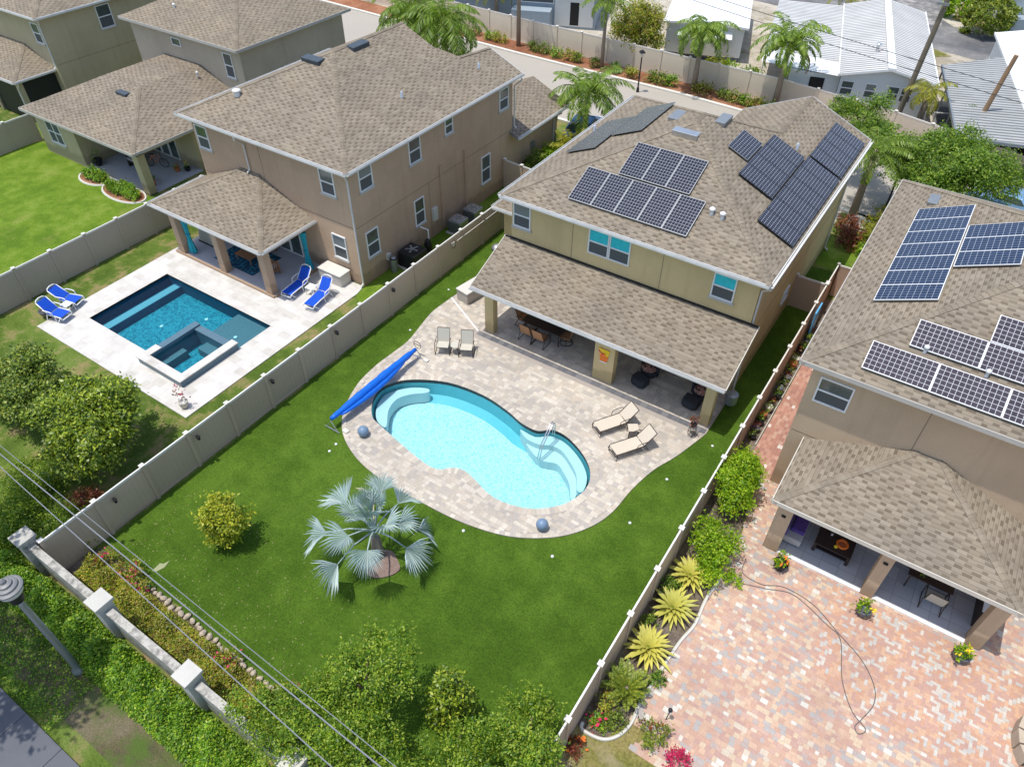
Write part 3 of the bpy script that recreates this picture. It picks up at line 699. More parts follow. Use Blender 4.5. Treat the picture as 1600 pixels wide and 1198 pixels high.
# ================================================================ FENCES
def fence(name, label, pts, h=1.83, mat='vinyl', post=.127, capm='vinyl_cap', group=None, panel_w=1.87, rail=True, parent_cat='fence', skip_first=False):
    a0 = Vector((*pts[0], 0)); t = thing(name, label, parent_cat, a0, 0, group)
    posts = []
    for (a, b) in zip(pts, pts[1:]):
        a = Vector((*a, 0)); b = Vector((*b, 0)); L = (b-a).length; n = max(1, round(L/panel_w)); d = (b-a)/n
        for i in range(n):
            p = a+d*i-a0; q = p+d; u = d.normalized()*post/2
            mb = MB(); mb.bar(p+u+Vector((0, 0, h*.5)), q-u+Vector((0, 0, h*.5)), .035, h*.94)
            k = int(d.length/.19)
            sd = Vector((-u.y, u.x, 0)).normalized()
            for j in range(1, k):   # tongue and groove joints as shallow ribs
                c = p+d*(j/k)
                for sg in (-1, 1):
                    mb.bar(c+sd*sg*.019+Vector((0, 0, .15)), c+sd*sg*.019+Vector((0, 0, h-.15)), .012, .006, up=tuple(sd))
            mb.build('fence_panel', M[mat], t)
            MB().bar(p+u+Vector((0, 0, h-.05)), q-u+Vector((0, 0, h-.05)), .055, .09).build('fence_rail', M[capm], t)
            MB().bar(p+u+Vector((0, 0, .09)), q-u+Vector((0, 0, .09)), .05, .13).build('fence_rail', M[mat], t)
            posts.append(p)
        last = b-a0
    posts.append(last)
    for p in posts:
        mb = MB(); r = post/2; mb.box(p.x-r, p.x+r, p.y-r, p.y+r, -.05, h+.03); mb.build('fence_post', M[mat], t)
        mb = MB(); r = post/2+.025; z = h+.031; mb.box(p.x-r, p.x+r, p.y-r, p.y+r, z, z+.03); b = len(mb.v)
        mb.v += [(p.x-r*.8, p.y-r*.8, z+.03), (p.x+r*.8, p.y-r*.8, z+.03), (p.x+r*.8, p.y+r*.8, z+.03), (p.x-r*.8, p.y+r*.8, z+.03), (p.x, p.y, z+.08)]
        for i in range(4): mb.f.append([b+i, b+(i+1) % 4, b+4]); mb.mi.append(0)
        mb.build('post_cap', M[capm], t)
    return t
fence('vinyl_fence', 'long beige vinyl fence between the brown house and the turf yard', [(-20.36, 3.0), (-20.36, 33.7)])
fence('vinyl_fence', 'long beige vinyl fence between the turf yard and the orange paved yard', [(-3.13, 3.9), (-3.13, 33.9)])
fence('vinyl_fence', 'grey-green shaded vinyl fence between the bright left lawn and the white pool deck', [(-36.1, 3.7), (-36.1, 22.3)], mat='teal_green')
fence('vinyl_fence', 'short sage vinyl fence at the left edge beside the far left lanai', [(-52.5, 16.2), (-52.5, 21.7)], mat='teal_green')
fence('fence_gate', 'small beige vinyl gate between the brown house and the yellow house', [(-22.9, 33.9), (-20.36, 33.7)], panel_w=1.3)
fence('fence_gate', 'beige vinyl gate at the front end of the side turf strip beside the yellow house', [(-4.55, 31.9), (-3.13, 31.9)], panel_w=1.5)
fence('fence_gate', 'beige vinyl gate closing the red paver side path of the tan house', [(-3.13, 33.9), (-1.6, 33.9)], panel_w=1.5)
fence('boundary_fence', 'tall cream vinyl boundary fence along the far side of the concrete road', [(-66, 57.9), (-35, 56.1), (-13.2, 55.5), (-5, 54.2), (2.4, 52.0), (12, 48.5)], h=1.95, mat='vinyl_far', panel_w=2.45, post=.16)
for i, (y, w) in enumerate(((5.42, 'leftmost'), (9.0, 'second from the left'), (12.75, 'third from the left'), (16.55, 'fourth from the left'), (20.4, 'rightmost one'))):
    t = thing('fence_light', 'small black lamp on the beige fence above the turf, %s' % w, 'lamp', (-20.27, y+.05, 1.45), 0, 'black lamps on the beige fence posts')
    MB().box(0, .03, -.05, .05, -.1, .08).build('back_plate', M['dark'], t)
    MB().lathe(.09, 0, [(.03, -.12), (.055, -.1), (.055, .02), (.08, .04), (.02, .1)], 8).build('lamp_head', M['dark'], t)
t = thing('garden_hose', 'short green hose on a white holder high on the fence beside the brown house', 'hose', (-20.28, 25.1, 0))
MB().tube([(.06, .12+.16*math.cos(a), 1.42+.2*math.sin(a)) for a in np.linspace(0, 6.0, 18)], .012).build('hose_coil', M['dark'], t)
MB().box(0, .05, 0, .22, 1.35, 1.55).build('hose_holder', M['vinyl_cap'], t)
t = thing('pipe_rail', 'long white rail fixed along the top of the beige fence beside the brown house', 'rail', (-20.28, 25.5, 1.5))
MB().tube([(.05, 0, 0), (.05, 4.8, -.02)], .018).build('pipe', M['vinyl_cap'], t)

# street wall with pillars
def wallseg(xa, xb, label):
    t = thing('parapet_wall', label, 'wall', (xa, 2.75, 0), 0, 'stained white street wall sections')
    MB().box(0, xb-xa, -.08, .08, -.1, 1.5).build('wall', M['wallcap'], t)
    MB().box(0, xb-xa, -.12, .12, 1.502, 1.6).build('coping', M['wallcap'], t)
PX = [-20.95, -16.82, -12.7, -8.55, -4.4]
names = ['weathered', 'left', 'middle', 'leafy', 'hidden']
wallseg(-20.7, -17.15, 'stained white street wall section left of the left square pillar')
wallseg(-16.49, -13.02, 'white street wall section between the two white-capped pillars')
wallseg(-12.38, -8.9, 'white street wall section right of the right pillar, partly under leaves')
wallseg(-8.2, -3.2, 'white street wall section hidden under the foliage at the bottom edge')
for i, x in enumerate(PX[:4]):
    t = thing('wall_pillar', ['dark stained pillar at the left end of the street wall', 'white-capped square pillar nearer the lamp head on the street wall', 'white-capped square pillar right of the lamp post base on the street wall', 'white-capped pillar buried in foliage at the bottom edge'][i], 'pillar', (x, 2.75, 0), 0, 'square pillars of the street wall')
    MB().box(-.24, .24, -.24, .24, -.1, 1.82).build('shaft', M['capwhite'] if i else M['wallcap'], t)
    MB().box(-.31, .31, -.31, .31, 1.822, 1.95).build('cap', M['capwhite'] if i else M['wallcap'], t, bevel=.015)
# ================================================================ HOUSES
def plane_uv(pts, eave_dir):
    e = Vector(eave_dir).normalized(); P = [Vector(p) for p in pts]
    n = (P[1]-P[0]).cross(P[2]-P[0]).normalized()
    if n.z < 0: n = -n
    v = n.cross(e).normalized()
    if v.z < 0: v = -v
    return [(p.dot(e), p.dot(v)) for p in P]
def roof_obj(planes, parent, mat='shingle', caps=(), th=.14, name='roof'):
    """planes: list of (points, eave direction). The roof is a closed slab: shingles on top, soffit below."""
    mb = MB()
    for pts, e in planes:
        P = [Vector(p) for p in pts]; n = (P[1]-P[0]).cross(P[2]-P[0])
        if n.z < 0: P = P[::-1]
        mb.face(P, plane_uv(P, e), 0)
        mb.face([(p.x, p.y, p.z-th) for p in P[::-1]], None, 1)
    o = mb.build(name, [M[mat], M['soffit']], parent)
    for a, b in caps:
        mb = MB(); a = Vector(a)+Vector((0, 0, .012)); b = Vector(b)+Vector((0, 0, .012)); d = (b-a); L = d.length; d.normalize()
        sd = d.cross(Vector((0, 0, 1))).normalized(); k = int(L/.2)
        for i in range(k):
            p = a+d*(i*L/k); q = a+d*((i+1.15)*L/k); up = Vector((0, 0, .012))
            for sg in (-1, 1):
                w = .135; dz = Vector((0, 0, -w*.3*(1 if abs(d.z) > .02 else 1.43)))
                A = [p+up*1.5, q+up*.2, q+sd*sg*w+dz+up*.2, p+sd*sg*w+dz+up*1.5]
                if sg > 0: A = A[::-1]
                mb.face(A, [(i*.6+.1, .05), (i*.6+.3, .05), (i*.6+.3, .12), (i*.6+.1, .12)])
        mb.build('ridge_cap', M['ridge'], parent)
    return o
def gutter(parent, pts, drop=.0, mat='gutter', sz=.13):
    mb = MB()
    for a, b in zip(pts, pts[1:]):
        a = Vector(a); b = Vector(b); d = (b-a).normalized(); out = d.cross(Vector((0, 0, 1))).normalized()
        o = Vector((0, 0, -.07))
        mb.bar(a+o+out*.015, b+o+out*.015, .03, .17)              # fascia
        mb.bar(a+out*(sz*.5+.03)+Vector((0, 0, -.085)), b+out*(sz*.5+.03)+Vector((0, 0, -.085)), sz-.03, .02)
        mb.bar(a+out*(sz+.01)+Vector((0, 0, -.045)), b+out*(sz+.01)+Vector((0, 0, -.045)), .018, .10)
    return mb.build('gutter', M[mat], parent)
def fascia(parent, pts, mat='gutter'):
    mb = MB()
    for a, b in zip(pts, pts[1:]):
        a = Vector(a); b = Vector(b); out = (b-a).normalized().cross(Vector((0, 0, 1))).normalized()
        mb.bar(a+out*.015+Vector((0, 0, -.06)), b+out*.015+Vector((0, 0, -.06)), .03, .17)
    return mb.build('fascia', M[mat], parent)
def downspout(parent, top, bot, wall_dir, mat='gutter'):
    """top at the gutter, then back to the wall and down"""
    t = Vector(top); b = Vector(bot); k = Vector((b.x, b.y, t.z-.55))
    MB().tube([t, t+Vector((0, 0, -.15)), k, b+Vector((0, 0, .15)), b+Vector(wall_dir)*.18+Vector((0, 0, .02))], .045, 8).build('downspout', M[mat], parent)
def window(parent, c, w, h, face, split='h', glass='glass', top=None, sill=True, label=None):
    """face '-y' or '+x'; c = centre on the wall plane. Frame proud of the wall, pane in two sashes"""
    def B(mb, u0, u1, z0, z1, d0, d1):
        if face == '-y': mb.box(c[0]+u0, c[0]+u1, c[1]-d1, c[1]-d0, c[2]+z0, c[2]+z1)
        else: mb.box(c[0]+d0, c[0]+d1, c[1]+u0, c[1]+u1, c[2]+z0, c[2]+z1)
        return mb
    W2, H2, f = w/2, h/2, .055
    mb = MB(); B(mb, -W2, -W2+f, -H2, H2, -.02, .06); B(mb, W2-f, W2, -H2, H2, -.02, .06); B(mb, -W2+f, W2-f, H2-f, H2, -.02, .06); B(mb, -W2+f, W2-f, -H2, -H2+f, -.02, .06)
    if 'h' in split: B(mb, -W2+f, W2-f, -.03, .03, -.02, .055)
    if 'v' in split: B(mb, -.03, .03, -H2+f, H2-f, -.02, .052)
    fr = mb.build('window', M['white'], parent)
    if label: fr['label'] = label
    mb = MB(); B(mb, -W2+f, W2-f, 0 if 'h' in split else -H2+f, H2-f, -.01, .02); mb.build('upper_pane', M[top or ('blinds' if (int(abs(c[0]*7+c[1]*3+c[2]*5)) % 3 == 0 and 'h' in split) else glass)], fr)
    if 'h' in split:
        mb = MB(); B(mb, -W2+f, W2-f, -H2+f, -.001, -.012, .012); mb.build('lower_pane', M['screen'], fr)
        mb = MB(); B(mb, -W2+f+.004, W2-f-.004, -H2+f+.004, -.035, .0125, .018)
    if sill:
        mb = MB(); B(mb, -W2-.06, W2+.06, -H2-.1, -H2, -.02, .09); mb.build('window_sill', parent.get('_w') and M[parent['_w']] or M['concrete'], fr)
    return fr
def walls(parent, mat, boxes, joints=()):
    mb = MB()
    for b in boxes: mb.box(*b)
    mb.cur = 1
    for j in joints: mb.box(*j)
    return mb.build('wall', [M[mat], M['joint']], parent)
def slope_vent(parent, p, yaw, pitch_dir, mat='grey_metal', L=.85, w=.42, h=.17):
    """low-profile roof vent lying on the slope; pitch_dir = downhill (x,y)"""
    pr = .43; d = Vector((pitch_dir[0], pitch_dir[1], -pr)).normalized(); s_ = Vector((-pitch_dir[1], pitch_dir[0], 0)); n = s_.cross(d); n = n if n.z > 0 else -n
    p = Vector(p); mb = MB()
    A = [p-s_*L/2-d*w/2, p+s_*L/2-d*w/2, p+s_*L/2+d*w/2, p-s_*L/2+d*w/2]
    mb.hexa(A+[A[0]+n*.03, A[1]+n*.03, A[2]-d*.06+n*h, A[3]-d*.06+n*h]).build('roof_vent', M[mat], parent, bevel=.02)
def pipe_vent(parent, p, h=.28, r=.06):
    MB().lathe(p[0], p[1], [(r*1.9, p[2]-.05), (r*1.5, p[2]+.04), (r, p[2]+.07), (r, p[2]+h), (r*.6, p[2]+h+.01)], 12).build('vent_pipe', M['silver'], parent, True)
def cap_vent(parent, p, s=.2):
    mb = MB(); mb.lathe(p[0], p[1], [(s*.75, p[2]-.05), (s*.5, p[2]+.08), (s*.5, p[2]+.18), (s*.85, p[2]+.2), (s*.8, p[2]+.27), (s*.2, p[2]+.33)], 12).build('vent_cap', M['white'], parent, True)
PR = .43
def hip(x0, x1, y0, y1, ze, p=PR):
    w = (x1-x0)/2; return w, ze+p*w

# ---- yellow house (ours)
H = thing('yellow_house', 'two-storey yellow stucco house behind the turquoise pool, solar panels on three roof slopes', 'house', (-10.4, 24.25, 0))
H.location = (0, 0, 0)
ze = 6.1; X0, X1, Y0, YF, YG = -16.35, -4.2, 23.85, 37.0, 38.6
w, za = hip(X0, X1, 0, 0, ze); xa = X0+w; yb = Y0+w; yf = YF-w
wx = X1-3.3; wz = ze+PR*3.3; wj = YF-3.3
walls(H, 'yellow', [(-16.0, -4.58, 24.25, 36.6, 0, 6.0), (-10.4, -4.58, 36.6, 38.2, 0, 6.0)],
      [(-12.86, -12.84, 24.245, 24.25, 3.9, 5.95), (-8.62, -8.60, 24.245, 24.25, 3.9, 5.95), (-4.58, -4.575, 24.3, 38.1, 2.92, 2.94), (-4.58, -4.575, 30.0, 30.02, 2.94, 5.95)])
mb = MB(); mb.face([(-10.4, 38.2, 6.0), (-4.58, 38.2, 6.0), (wx, 38.2, wz-.15)]); mb.build('gable_wall', M['yellow'], H)
bB = (xa, yb, za); bF = (xa, yf, za)
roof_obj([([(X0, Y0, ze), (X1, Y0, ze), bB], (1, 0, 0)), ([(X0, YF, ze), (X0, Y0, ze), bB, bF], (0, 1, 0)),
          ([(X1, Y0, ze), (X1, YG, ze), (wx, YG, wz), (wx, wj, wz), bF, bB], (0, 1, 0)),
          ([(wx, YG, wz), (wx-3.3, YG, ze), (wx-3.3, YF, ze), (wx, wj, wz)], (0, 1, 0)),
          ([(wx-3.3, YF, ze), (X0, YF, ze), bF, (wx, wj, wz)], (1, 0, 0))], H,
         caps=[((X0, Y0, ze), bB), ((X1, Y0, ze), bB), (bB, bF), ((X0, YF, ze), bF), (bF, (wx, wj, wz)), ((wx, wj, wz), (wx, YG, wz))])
gutter(H, [(X0, YF, ze), (X0, Y0, ze), (X1, Y0, ze), (X1, YG, ze)])
fascia(H, [(X1, YG, ze), (wx, YG, wz), (wx-3.3, YG, ze)])
# covered patio
LX0, LX1, LY, LZ, WZ = -16.32, -4.22, 21.38, 2.68, 3.88
roof_obj([([(LX0, LY, LZ), (LX1, LY, LZ), (LX1, 24.25, WZ), (LX0, 24.25, WZ)], (1, 0, 0))], H, name='lanai_roof')
gutter(H, [(LX0, LY, LZ), (LX1, LY, LZ)])
fascia(H, [(LX1, LY, LZ), (LX1, 24.25, WZ)], 'soffit'); fascia(H, [(LX0, 24.25, WZ), (LX0, LY, LZ)], 'soffit')
mb = MB(); mb.box(LX0+.02, LX1-.02, 24.16, 24.245, WZ-.035, WZ+.03); mb.build('flashing', M['dark'], H)
mb = MB(); mb.box(-15.85, -4.62, 21.72, 22.1, 2.3, 2.62); mb.box(-4.9, -4.62, 22.1, 24.25, 2.3, 2.62).box(-15.85, -15.6, 22.1, 24.25, 2.3, 2.62)
mb.face([(-4.62, 21.75, 2.6), (-4.62, 24.25, 2.6), (-4.62, 24.25, 3.7), (-4.62, 21.75, 2.68)]); mb.build('beam', M['yellow'], H)
for a, b in ((-15.85, -15.38), (-10.07, -9.12), (-5.03, -4.62)):
    MB().box(a, b, 21.78, 22.14, 0.05, 2.3).build('column', M['yellow'], H)
window(H, (-15.45, 24.25, 5.15), .92, 1.2, '-y')
window(H, (-11.56, 24.25, 5.12), .98, 1.22, '-y', top='cyan', sill=False); window(H, (-10.56, 24.25, 5.12), .98, 1.22, '-y', top='cyan', sill=False)
window(H, (-5.95, 24.25, 5.1), .95, 1.15, '-y', top='cyan')
for x in (-13.4, -12.1): window(H, (x, 24.25, 1.2), 1.25, 2.3, '-y', split='', sill=False)
window(H, (-7.2, 24.25, 1.5), 1.7, 1.3, '-y')
for y, z, ww, hh in ((27.4, 4.9, .9, 1.2), (34.5, 4.9, .9, 1.2), (30.2, 1.7, .9, .6)): window(H, (-4.58, y, z), ww, hh, '+x')
downspout(H, (-4.15, 24.0, 5.98), (-4.52, 24.35, 0.05), (1, 0, 0)); downspout(H, (-4.1, 38.3, 5.98), (-4.5, 37.9, 0.05), (1, 0, 0))
# bathroom bump at the left side
walls(H, 'yellow', [(-18.9, -16.0, 27.9, 33.0, 0, 2.75)])
roof_obj([([(-19.3, 27.5, 2.85), (-16.0, 27.5, 2.85), (-16.0, 29.15, 3.55), (-17.65, 29.15, 3.55)], (1, 0, 0)), ([(-19.3, 33.4, 2.85), (-19.3, 27.5, 2.85), (-17.65, 29.15, 3.55), (-17.65, 31.75, 3.55)], (0, 1, 0)),
          ([(-16.0, 33.4, 2.85), (-19.3, 33.4, 2.85), (-17.65, 31.75, 3.55), (-16, 31.75, 3.55)], (1, 0, 0)), ([(-17.65, 29.15, 3.55), (-16, 29.15, 3.55), (-16, 31.75, 3.55), (-17.65, 31.75, 3.55)], (1, 0, 0))], H, name='low_roof')
gutter(H, [(-19.3, 33.4, 2.85), (-19.3, 27.5, 2.85), (-16.0, 27.5, 2.85)])
slope_vent(H, (-10.34, 29.2, 8.4), 0, (0, -1), 'silver', 1.15, .5, .22)
slope_vent(H, (-9.54, 31.4, 8.38), 0, (1, 0), 'grey_metal', 1.05, .5, .22); slope_vent(H, (-11.6, 31.2, 8.12), 0, (-1, 0), 'grey_metal', 1.05, .5, .22)
cap_vent(H, (-7.57, 25.95, 6.98), .15); cap_vent(H, (-7.1, 25.9, 6.95), .15); pipe_vent(H, (-6.51, 33.36, 7.09)); pipe_vent(H, (-15.8, 31.33, 6.34))
t = thing('cocktail_sign', 'flat orange cocktail glass sign hanging on the middle yellow patio column', 'sign', (-9.6, 21.77, 1.62)); t.scale = (1.3, 1, 1.3)
def flat(mb, pts, th=.02, d=0):   # pts in x,z facing -y
    n = len(pts); mb.v_ = None; b = len(mb.v)
    mb.v += [(x, -th-d, z) for x, z in pts]+[(x, -d, z) for x, z in pts]
    mb.f.append([b+i for i in range(n)]); mb.mi.append(mb.cur); mb.f.append([b+n+i for i in range(n-1, -1, -1)]); mb.mi.append(mb.cur)
    for i in range(n): mb.f.append([b+i, b+n+i, b+n+(i+1) % n, b+(i+1) % n]); mb.mi.append(mb.cur)
    return mb
flat(MB(), [(-.12, -.32), (.12, -.32), (.2, .2), (-.2, .2)], .02).build('glass', M['orange'], t)
flat(MB(), [(-.15, -.05), (.16, -.05), (.2, .2), (-.2, .2)], .008, .021).build('drink_top', M['yellowp'], t)
flat(MB(), [(-.13, -.36), (.13, -.36), (.13, -.32), (-.13, -.32)], .03).build('glass_foot', M['white'], t)
MB().bar((.06, -.02, .2), (.3, -.02, .42), .03, .03).build('straw', M['red'], t)
MB().lathe(0, 0, [(.01, 0), (.09, .01), (.09, .03), (.01, .035)], 12).build('fruit_slice', M['orange'], t); t.children[-1].location = (-.19, -.03, .27); t.children[-1].rotation_euler = (rad(90), 0, 0)

# ---- brown house
H = thing('brown_house', 'two-storey brown stucco house with hip roof beside the rectangular dark blue pool', 'house')
ze = 6.5; X0, X1, Y0, YF, YG = -34.3, -22.65, 20.87, 37.9, 35.3
w, za = hip(X0, X1, 0, 0, ze); xa = X0+w; yb = Y0+w; yf = 32.1
walls(H, 'brown', [(-33.9, -23.05, 21.3, 31.8, 0, 6.4), (-26.9, -23.05, 31.8, 34.9, 0, 6.4), (-28.5, -23.05, 34.9, 40.2, 0, 2.85), (-33.9, -26.9, 31.8, 36.5, 0, 2.85)],
      [(-23.05, -23.045, 21.35, 34.85, 3.30, 3.32), (-33.85, -23.1, 21.295, 21.3, 3.30, 3.32), (-29.0, -28.98, 21.295, 21.3, 3.4, 6.35), (-23.05, -23.045, 26.9, 26.92, .1, 3.28)])
wz = ze+PR*2.25; wx = X1-2.25
bB = (xa, yb, za); bF = (xa, yf, za); k1 = (-25.2, 32.9, ze+PR*2.55); k2 = (-26.4, 32.1, ze+PR*3.75); YF = 32.1
roof_obj([([(X0, Y0, ze), (X1, Y0, ze), bB], (1, 0, 0)), ([(X0, YF, ze), (X0, Y0, ze), bB, bF], (0, 1, 0)),
          ([(X1, Y0, ze), (X1, YG, ze), (wx, YG, wz), k1, k2, bF, bB], (0, 1, 0)),
          ([(wx, YG, wz), (-27.15, YG, ze), (-27.15, 33.9, ze), k1], (0, 1, 0)), ([k1, (-27.15, 33.9, ze), (-27.15, 32.1, ze), k2], (0, 1, 0))], H, 'shingle',
         caps=[((X0, Y0, ze), bB), ((X1, Y0, ze), bB), (bB, bF), (k1, (wx, YG, wz))])
mb = MB(); mb.face([(-33.9, 31.8, 6.4), (-27.0, 31.8, 6.4), (-26.4, 31.8, 7.9), (xa, 31.8, za-.15)]); mb.build('gable_wall', M['brown'], H)
roof_obj([([(-34.3, 36.9, 2.9), (-34.3, 31.8, 2.9), (-30.6, 31.8, 4.4), (-30.6, 33.2, 4.4)], (0, 1, 0)), ([(-26.9, 36.9, 2.9), (-34.3, 36.9, 2.9), (-30.6, 33.2, 4.4)], (1, 0, 0)), ([(-26.9, 31.8, 2.9), (-26.9, 36.9, 2.9), (-30.6, 33.2, 4.4), (-30.6, 31.8, 4.4)], (0, 1, 0))], H, name='low_roof')
gutter(H, [(X0, YF, ze), (X0, Y0, ze), (X1, Y0, ze), (X1, YG, ze)])
fascia(H, [(X1, YG, ze), (wx, YG, wz), (-27.15, YG, ze)])
mb = MB(); mb.face([(-26.9, 34.9, 6.4), (-23.05, 34.9, 6.4), (wx, 34.9, wz-.15)]); mb.build('gable_wall', M['brown'], H)
roof_obj([([(-22.45, 34.95, 3.0), (-22.45, 40.6, 3.0), (-25.2, 40.6, 4.18), (-25.2, 34.95, 4.18)], (0, 1, 0)), ([(-25.2, 34.95, 4.18), (-25.2, 40.6, 4.18), (-28.9, 40.6, 2.6), (-28.9, 34.95, 2.6)], (0, 1, 0)),
          ([(-22.45, 34.6, 3.0), (-22.45, 34.95, 3.0), (-23.04, 34.95, 3.25), (-23.04, 34.6, 3.25)], (0, 1, 0))], H, name='garage_roof')
gutter(H, [(-22.45, 34.6, 3.0), (-22.45, 40.6, 3.0)]); downspout(H, (-22.4, 39.6, 2.9), (-23.0, 39.7, .05), (1, 0, 0))
# patio
px0, px1, py0, pz = -34.16, -25.86, 17.75, 2.9; hw = (px1-px0)/2; rise = .415
roof_obj([([(px0, py0, pz), (px1, py0, pz), (px1-3.55, 21.3, pz+3.55*rise), (px0+3.55, 21.3, pz+3.55*rise)], (1, 0, 0)),
          ([(px1, py0, pz), (px1, 21.3, pz), (px1-3.55, 21.3, pz+3.55*rise)], (0, 1, 0)), ([(px0, 21.3, pz), (px0, py0, pz), (px0+3.55, 21.3, pz+3.55*rise)], (0, 1, 0))], H, name='patio_roof',
         caps=[((px0, py0, pz), (px0+3.55, 21.3, pz+3.55*rise)), ((px1, py0, pz), (px1-3.55, 21.3, pz+3.55*rise))])
gutter(H, [(px0, 21.3, pz), (px0, py0, pz), (px1, py0, pz), (px1, 21.3, pz)])
mb = MB(); mb.box(-33.6, -26.15, 18.0, 18.35, 2.45, 2.83).box(-33.6, -33.25, 18.35, 21.3, 2.45, 2.83).box(-26.5, -26.15, 18.35, 21.3, 2.45, 2.83); mb.build('beam', M['brown'], H)
for a in (-33.25, -30.0, -26.6): MB().box(a, a+.42, 18.0, 18.4, .12, 2.45).build('column', M['brown'], H)
mb = MB(); mb.box(-33.5, -26.1, 18.05, 21.3, -.02, .14); mb.build('patio_floor', M['slab'], H)
mb = MB(); mb.box(-33.55, -26.05, 17.93, 18.05, -.02, .16).box(-26.1, -25.98, 18.05, 21.3, -.02, .15); mb.build('patio_step', M['brown'], H)
for x in (-28.6, -27.7, -31.2): window(H, (x, 21.3, 1.3), .88, 2.2, '-y', split='', sill=False)
window(H, (-33.22, 21.3, 5.32), .92, 1.25, '-y'); window(H, (-24.42, 21.3, 5.4), .92, 1.28, '-y'); window(H, (-24.32, 21.3, 1.9), .92, 1.36, '-y')
for y, z, ww, hh in ((22.4, 5.62, .92, 1.28), (26.02, 5.5, .92, 1.3), (28.85, 5.75, .68, .9), (33.97, 5.42, .9, 1.2), (26.0, 2.07, .8, 1.5), (32.1, 1.95, .9, 1.66), (22.3, 2.1, .9, 1.44)):
    window(H, (-23.05, y, z), ww, hh, '+x')
downspout(H, (-22.9, 21.0, 6.38), (-23.05, 21.24, 0.08), (0, -1, 0)); downspout(H, (-22.5, 35.0, 6.38), (-22.98, 35.0, 3.35), (1, 0, 0))
downspout(H, (-29.9, 20.75, 6.38), (-29.95, 21.22, 4.35), (0, -1, 0))
for y, z1 in ((27.9, 3.9), (30.1, 3.9)): MB().box(-23.05, -22.93, y-.06, y+.06, .25, z1).build('pipe_cover', M['brown'], H)
slope_vent(H, (-29.09, 25.9, 8.67), 0, (0, -1), 'slate', 1.2, .55, .2); slope_vent(H, (-28.2, 28.24, 8.88), 0, (1, 0), 'slate', 1.2, .55, .2)
cap_vent(H, (-31.62, 22.82, 7.35), .26); pipe_vent(H, (-24.65, 27.27, 7.36)); pipe_vent(H, (-24.11, 33.13, 7.13))
MB().box(-23.05, -22.9, 27.0, 27.35, 1.0, 1.75).build('meter_box', M['potwhite'], H); MB().box(-23.05, -22.92, 23.1, 23.35, .6, .95).build('meter_box', M['potwhite'], H)
MB().box(-23.05, -22.9, 37.0, 37.3, 1.2, 1.7).build('meter_box', M['grey_metal'], H)

# ---- tan house (right)
H = thing('tan_house', 'two-storey tan stucco house on the right with blue and grey solar panels', 'house')
ze = 6.3; X0, X1, Y0, YF = -1.93, 10.6, 20.1, 34.8
w, za = hip(X0, X1, 0, 0, ze); xa = X0+w; yb = Y0+w; yf = YF-w
walls(H, 'tan', [(-1.5, 10.2, 20.5, 34.4, 0, 6.2)], [(-1.45, 10.1, 20.495, 20.5, 2.95, 2.975), (2.20, 2.22, 20.495, 20.5, 3.0, 6.15)])
roof_obj([([(X0, Y0, ze), (X1, Y0, ze), (xa, yb, za)], (1, 0, 0)), ([(X0, YF, ze), (X0, Y0, ze), (xa, yb, za), (xa, yf, za)], (0, 1, 0)),
          ([(X1, Y0, ze), (X1, YF, ze), (xa, yf, za), (xa, yb, za)], (0, 1, 0)), ([(X1, YF, ze), (X0, YF, ze), (xa, yf, za)], (1, 0, 0))], H,
         caps=[((X0, Y0, ze), (xa, yb, za)), ((X1, Y0, ze), (xa, yb, za)), ((xa, yb, za), (xa, yf, za)), ((X0, YF, ze), (xa, yf, za)), ((X1, YF, ze), (xa, yf, za))])
fascia(H, [(X0, YF, ze), (X0, Y0, ze), (X1, Y0, ze), (X1, YF, ze), (X0, YF, ze)], 'concrete')
px0, px1, py0, pz = -.95, 6.5, 17.15, 2.8; dpt = 20.5-py0; rise = .413
roof_obj([([(px0, py0, pz), (px1, py0, pz), (px1-dpt, 20.5, pz+dpt*rise), (px0+dpt, 20.5, pz+dpt*rise)], (1, 0, 0)),
          ([(px1, py0, pz), (px1, 20.5, pz), (px1-dpt, 20.5, pz+dpt*rise)], (0, 1, 0)), ([(px0, 20.5, pz), (px0, py0, pz), (px0+dpt, 20.5, pz+dpt*rise)], (0, 1, 0))], H, name='patio_roof',
         caps=[((px0, py0, pz), (px0+dpt, 20.5, pz+dpt*rise)), ((px1, py0, pz), (px1-dpt, 20.5, pz+dpt*rise))])
fascia(H, [(px0, 20.5, pz), (px0, py0, pz), (px1, py0, pz), (px1, 20.5, pz)], 'soffit')
mb = MB(); mb.box(-.72, 6.38, 17.44, 17.8, 2.4, 2.72).box(-.72, -.36, 17.8, 20.5, 2.4, 2.72).box(6.0, 6.36, 17.8, 20.5, 2.4, 2.72); mb.build('beam', M['tan'], H)
for a, b in ((-.72, -.2), (2.66, 3.06), (5.93, 6.36)): MB().box(a, b, 17.44, 17.86, .05, 2.4).build('column', M['tan'], H)
mb = MB(); mb.box(-.72, -.45, 17.87, 20.5, 0, 2.4); mb.build('side_wall', M['tan'], H)
for a, b in ((-.2, 2.66), (3.06, 5.93)): MB().box(a, b, 17.44, 17.62, 0, .075).build('patio_step', M['white'], H)
mb = MB(); mb.box(-.44, 6.3, 17.63, 20.5, -.02, .06); mb.build('patio_floor', M['tile_grey'], H)
mb = MB(); mb.box(6.0, 6.3, 18.2, 20.4, .06, 1.0); mb.build('counter', M['darkwood'], H); MB().box(5.97, 6.33, 18.15, 20.45, 1.0, 1.05).build('counter_top', M['white'], H)
for x, y in ((-.45, 17.435), (2.86, 17.435), (4.5, 17.435)):
    if x < 4: MB().box(x-.07, x+.07, y-.06, y, 1.95, 2.02).build('wall_sconce', M['dark'], H)
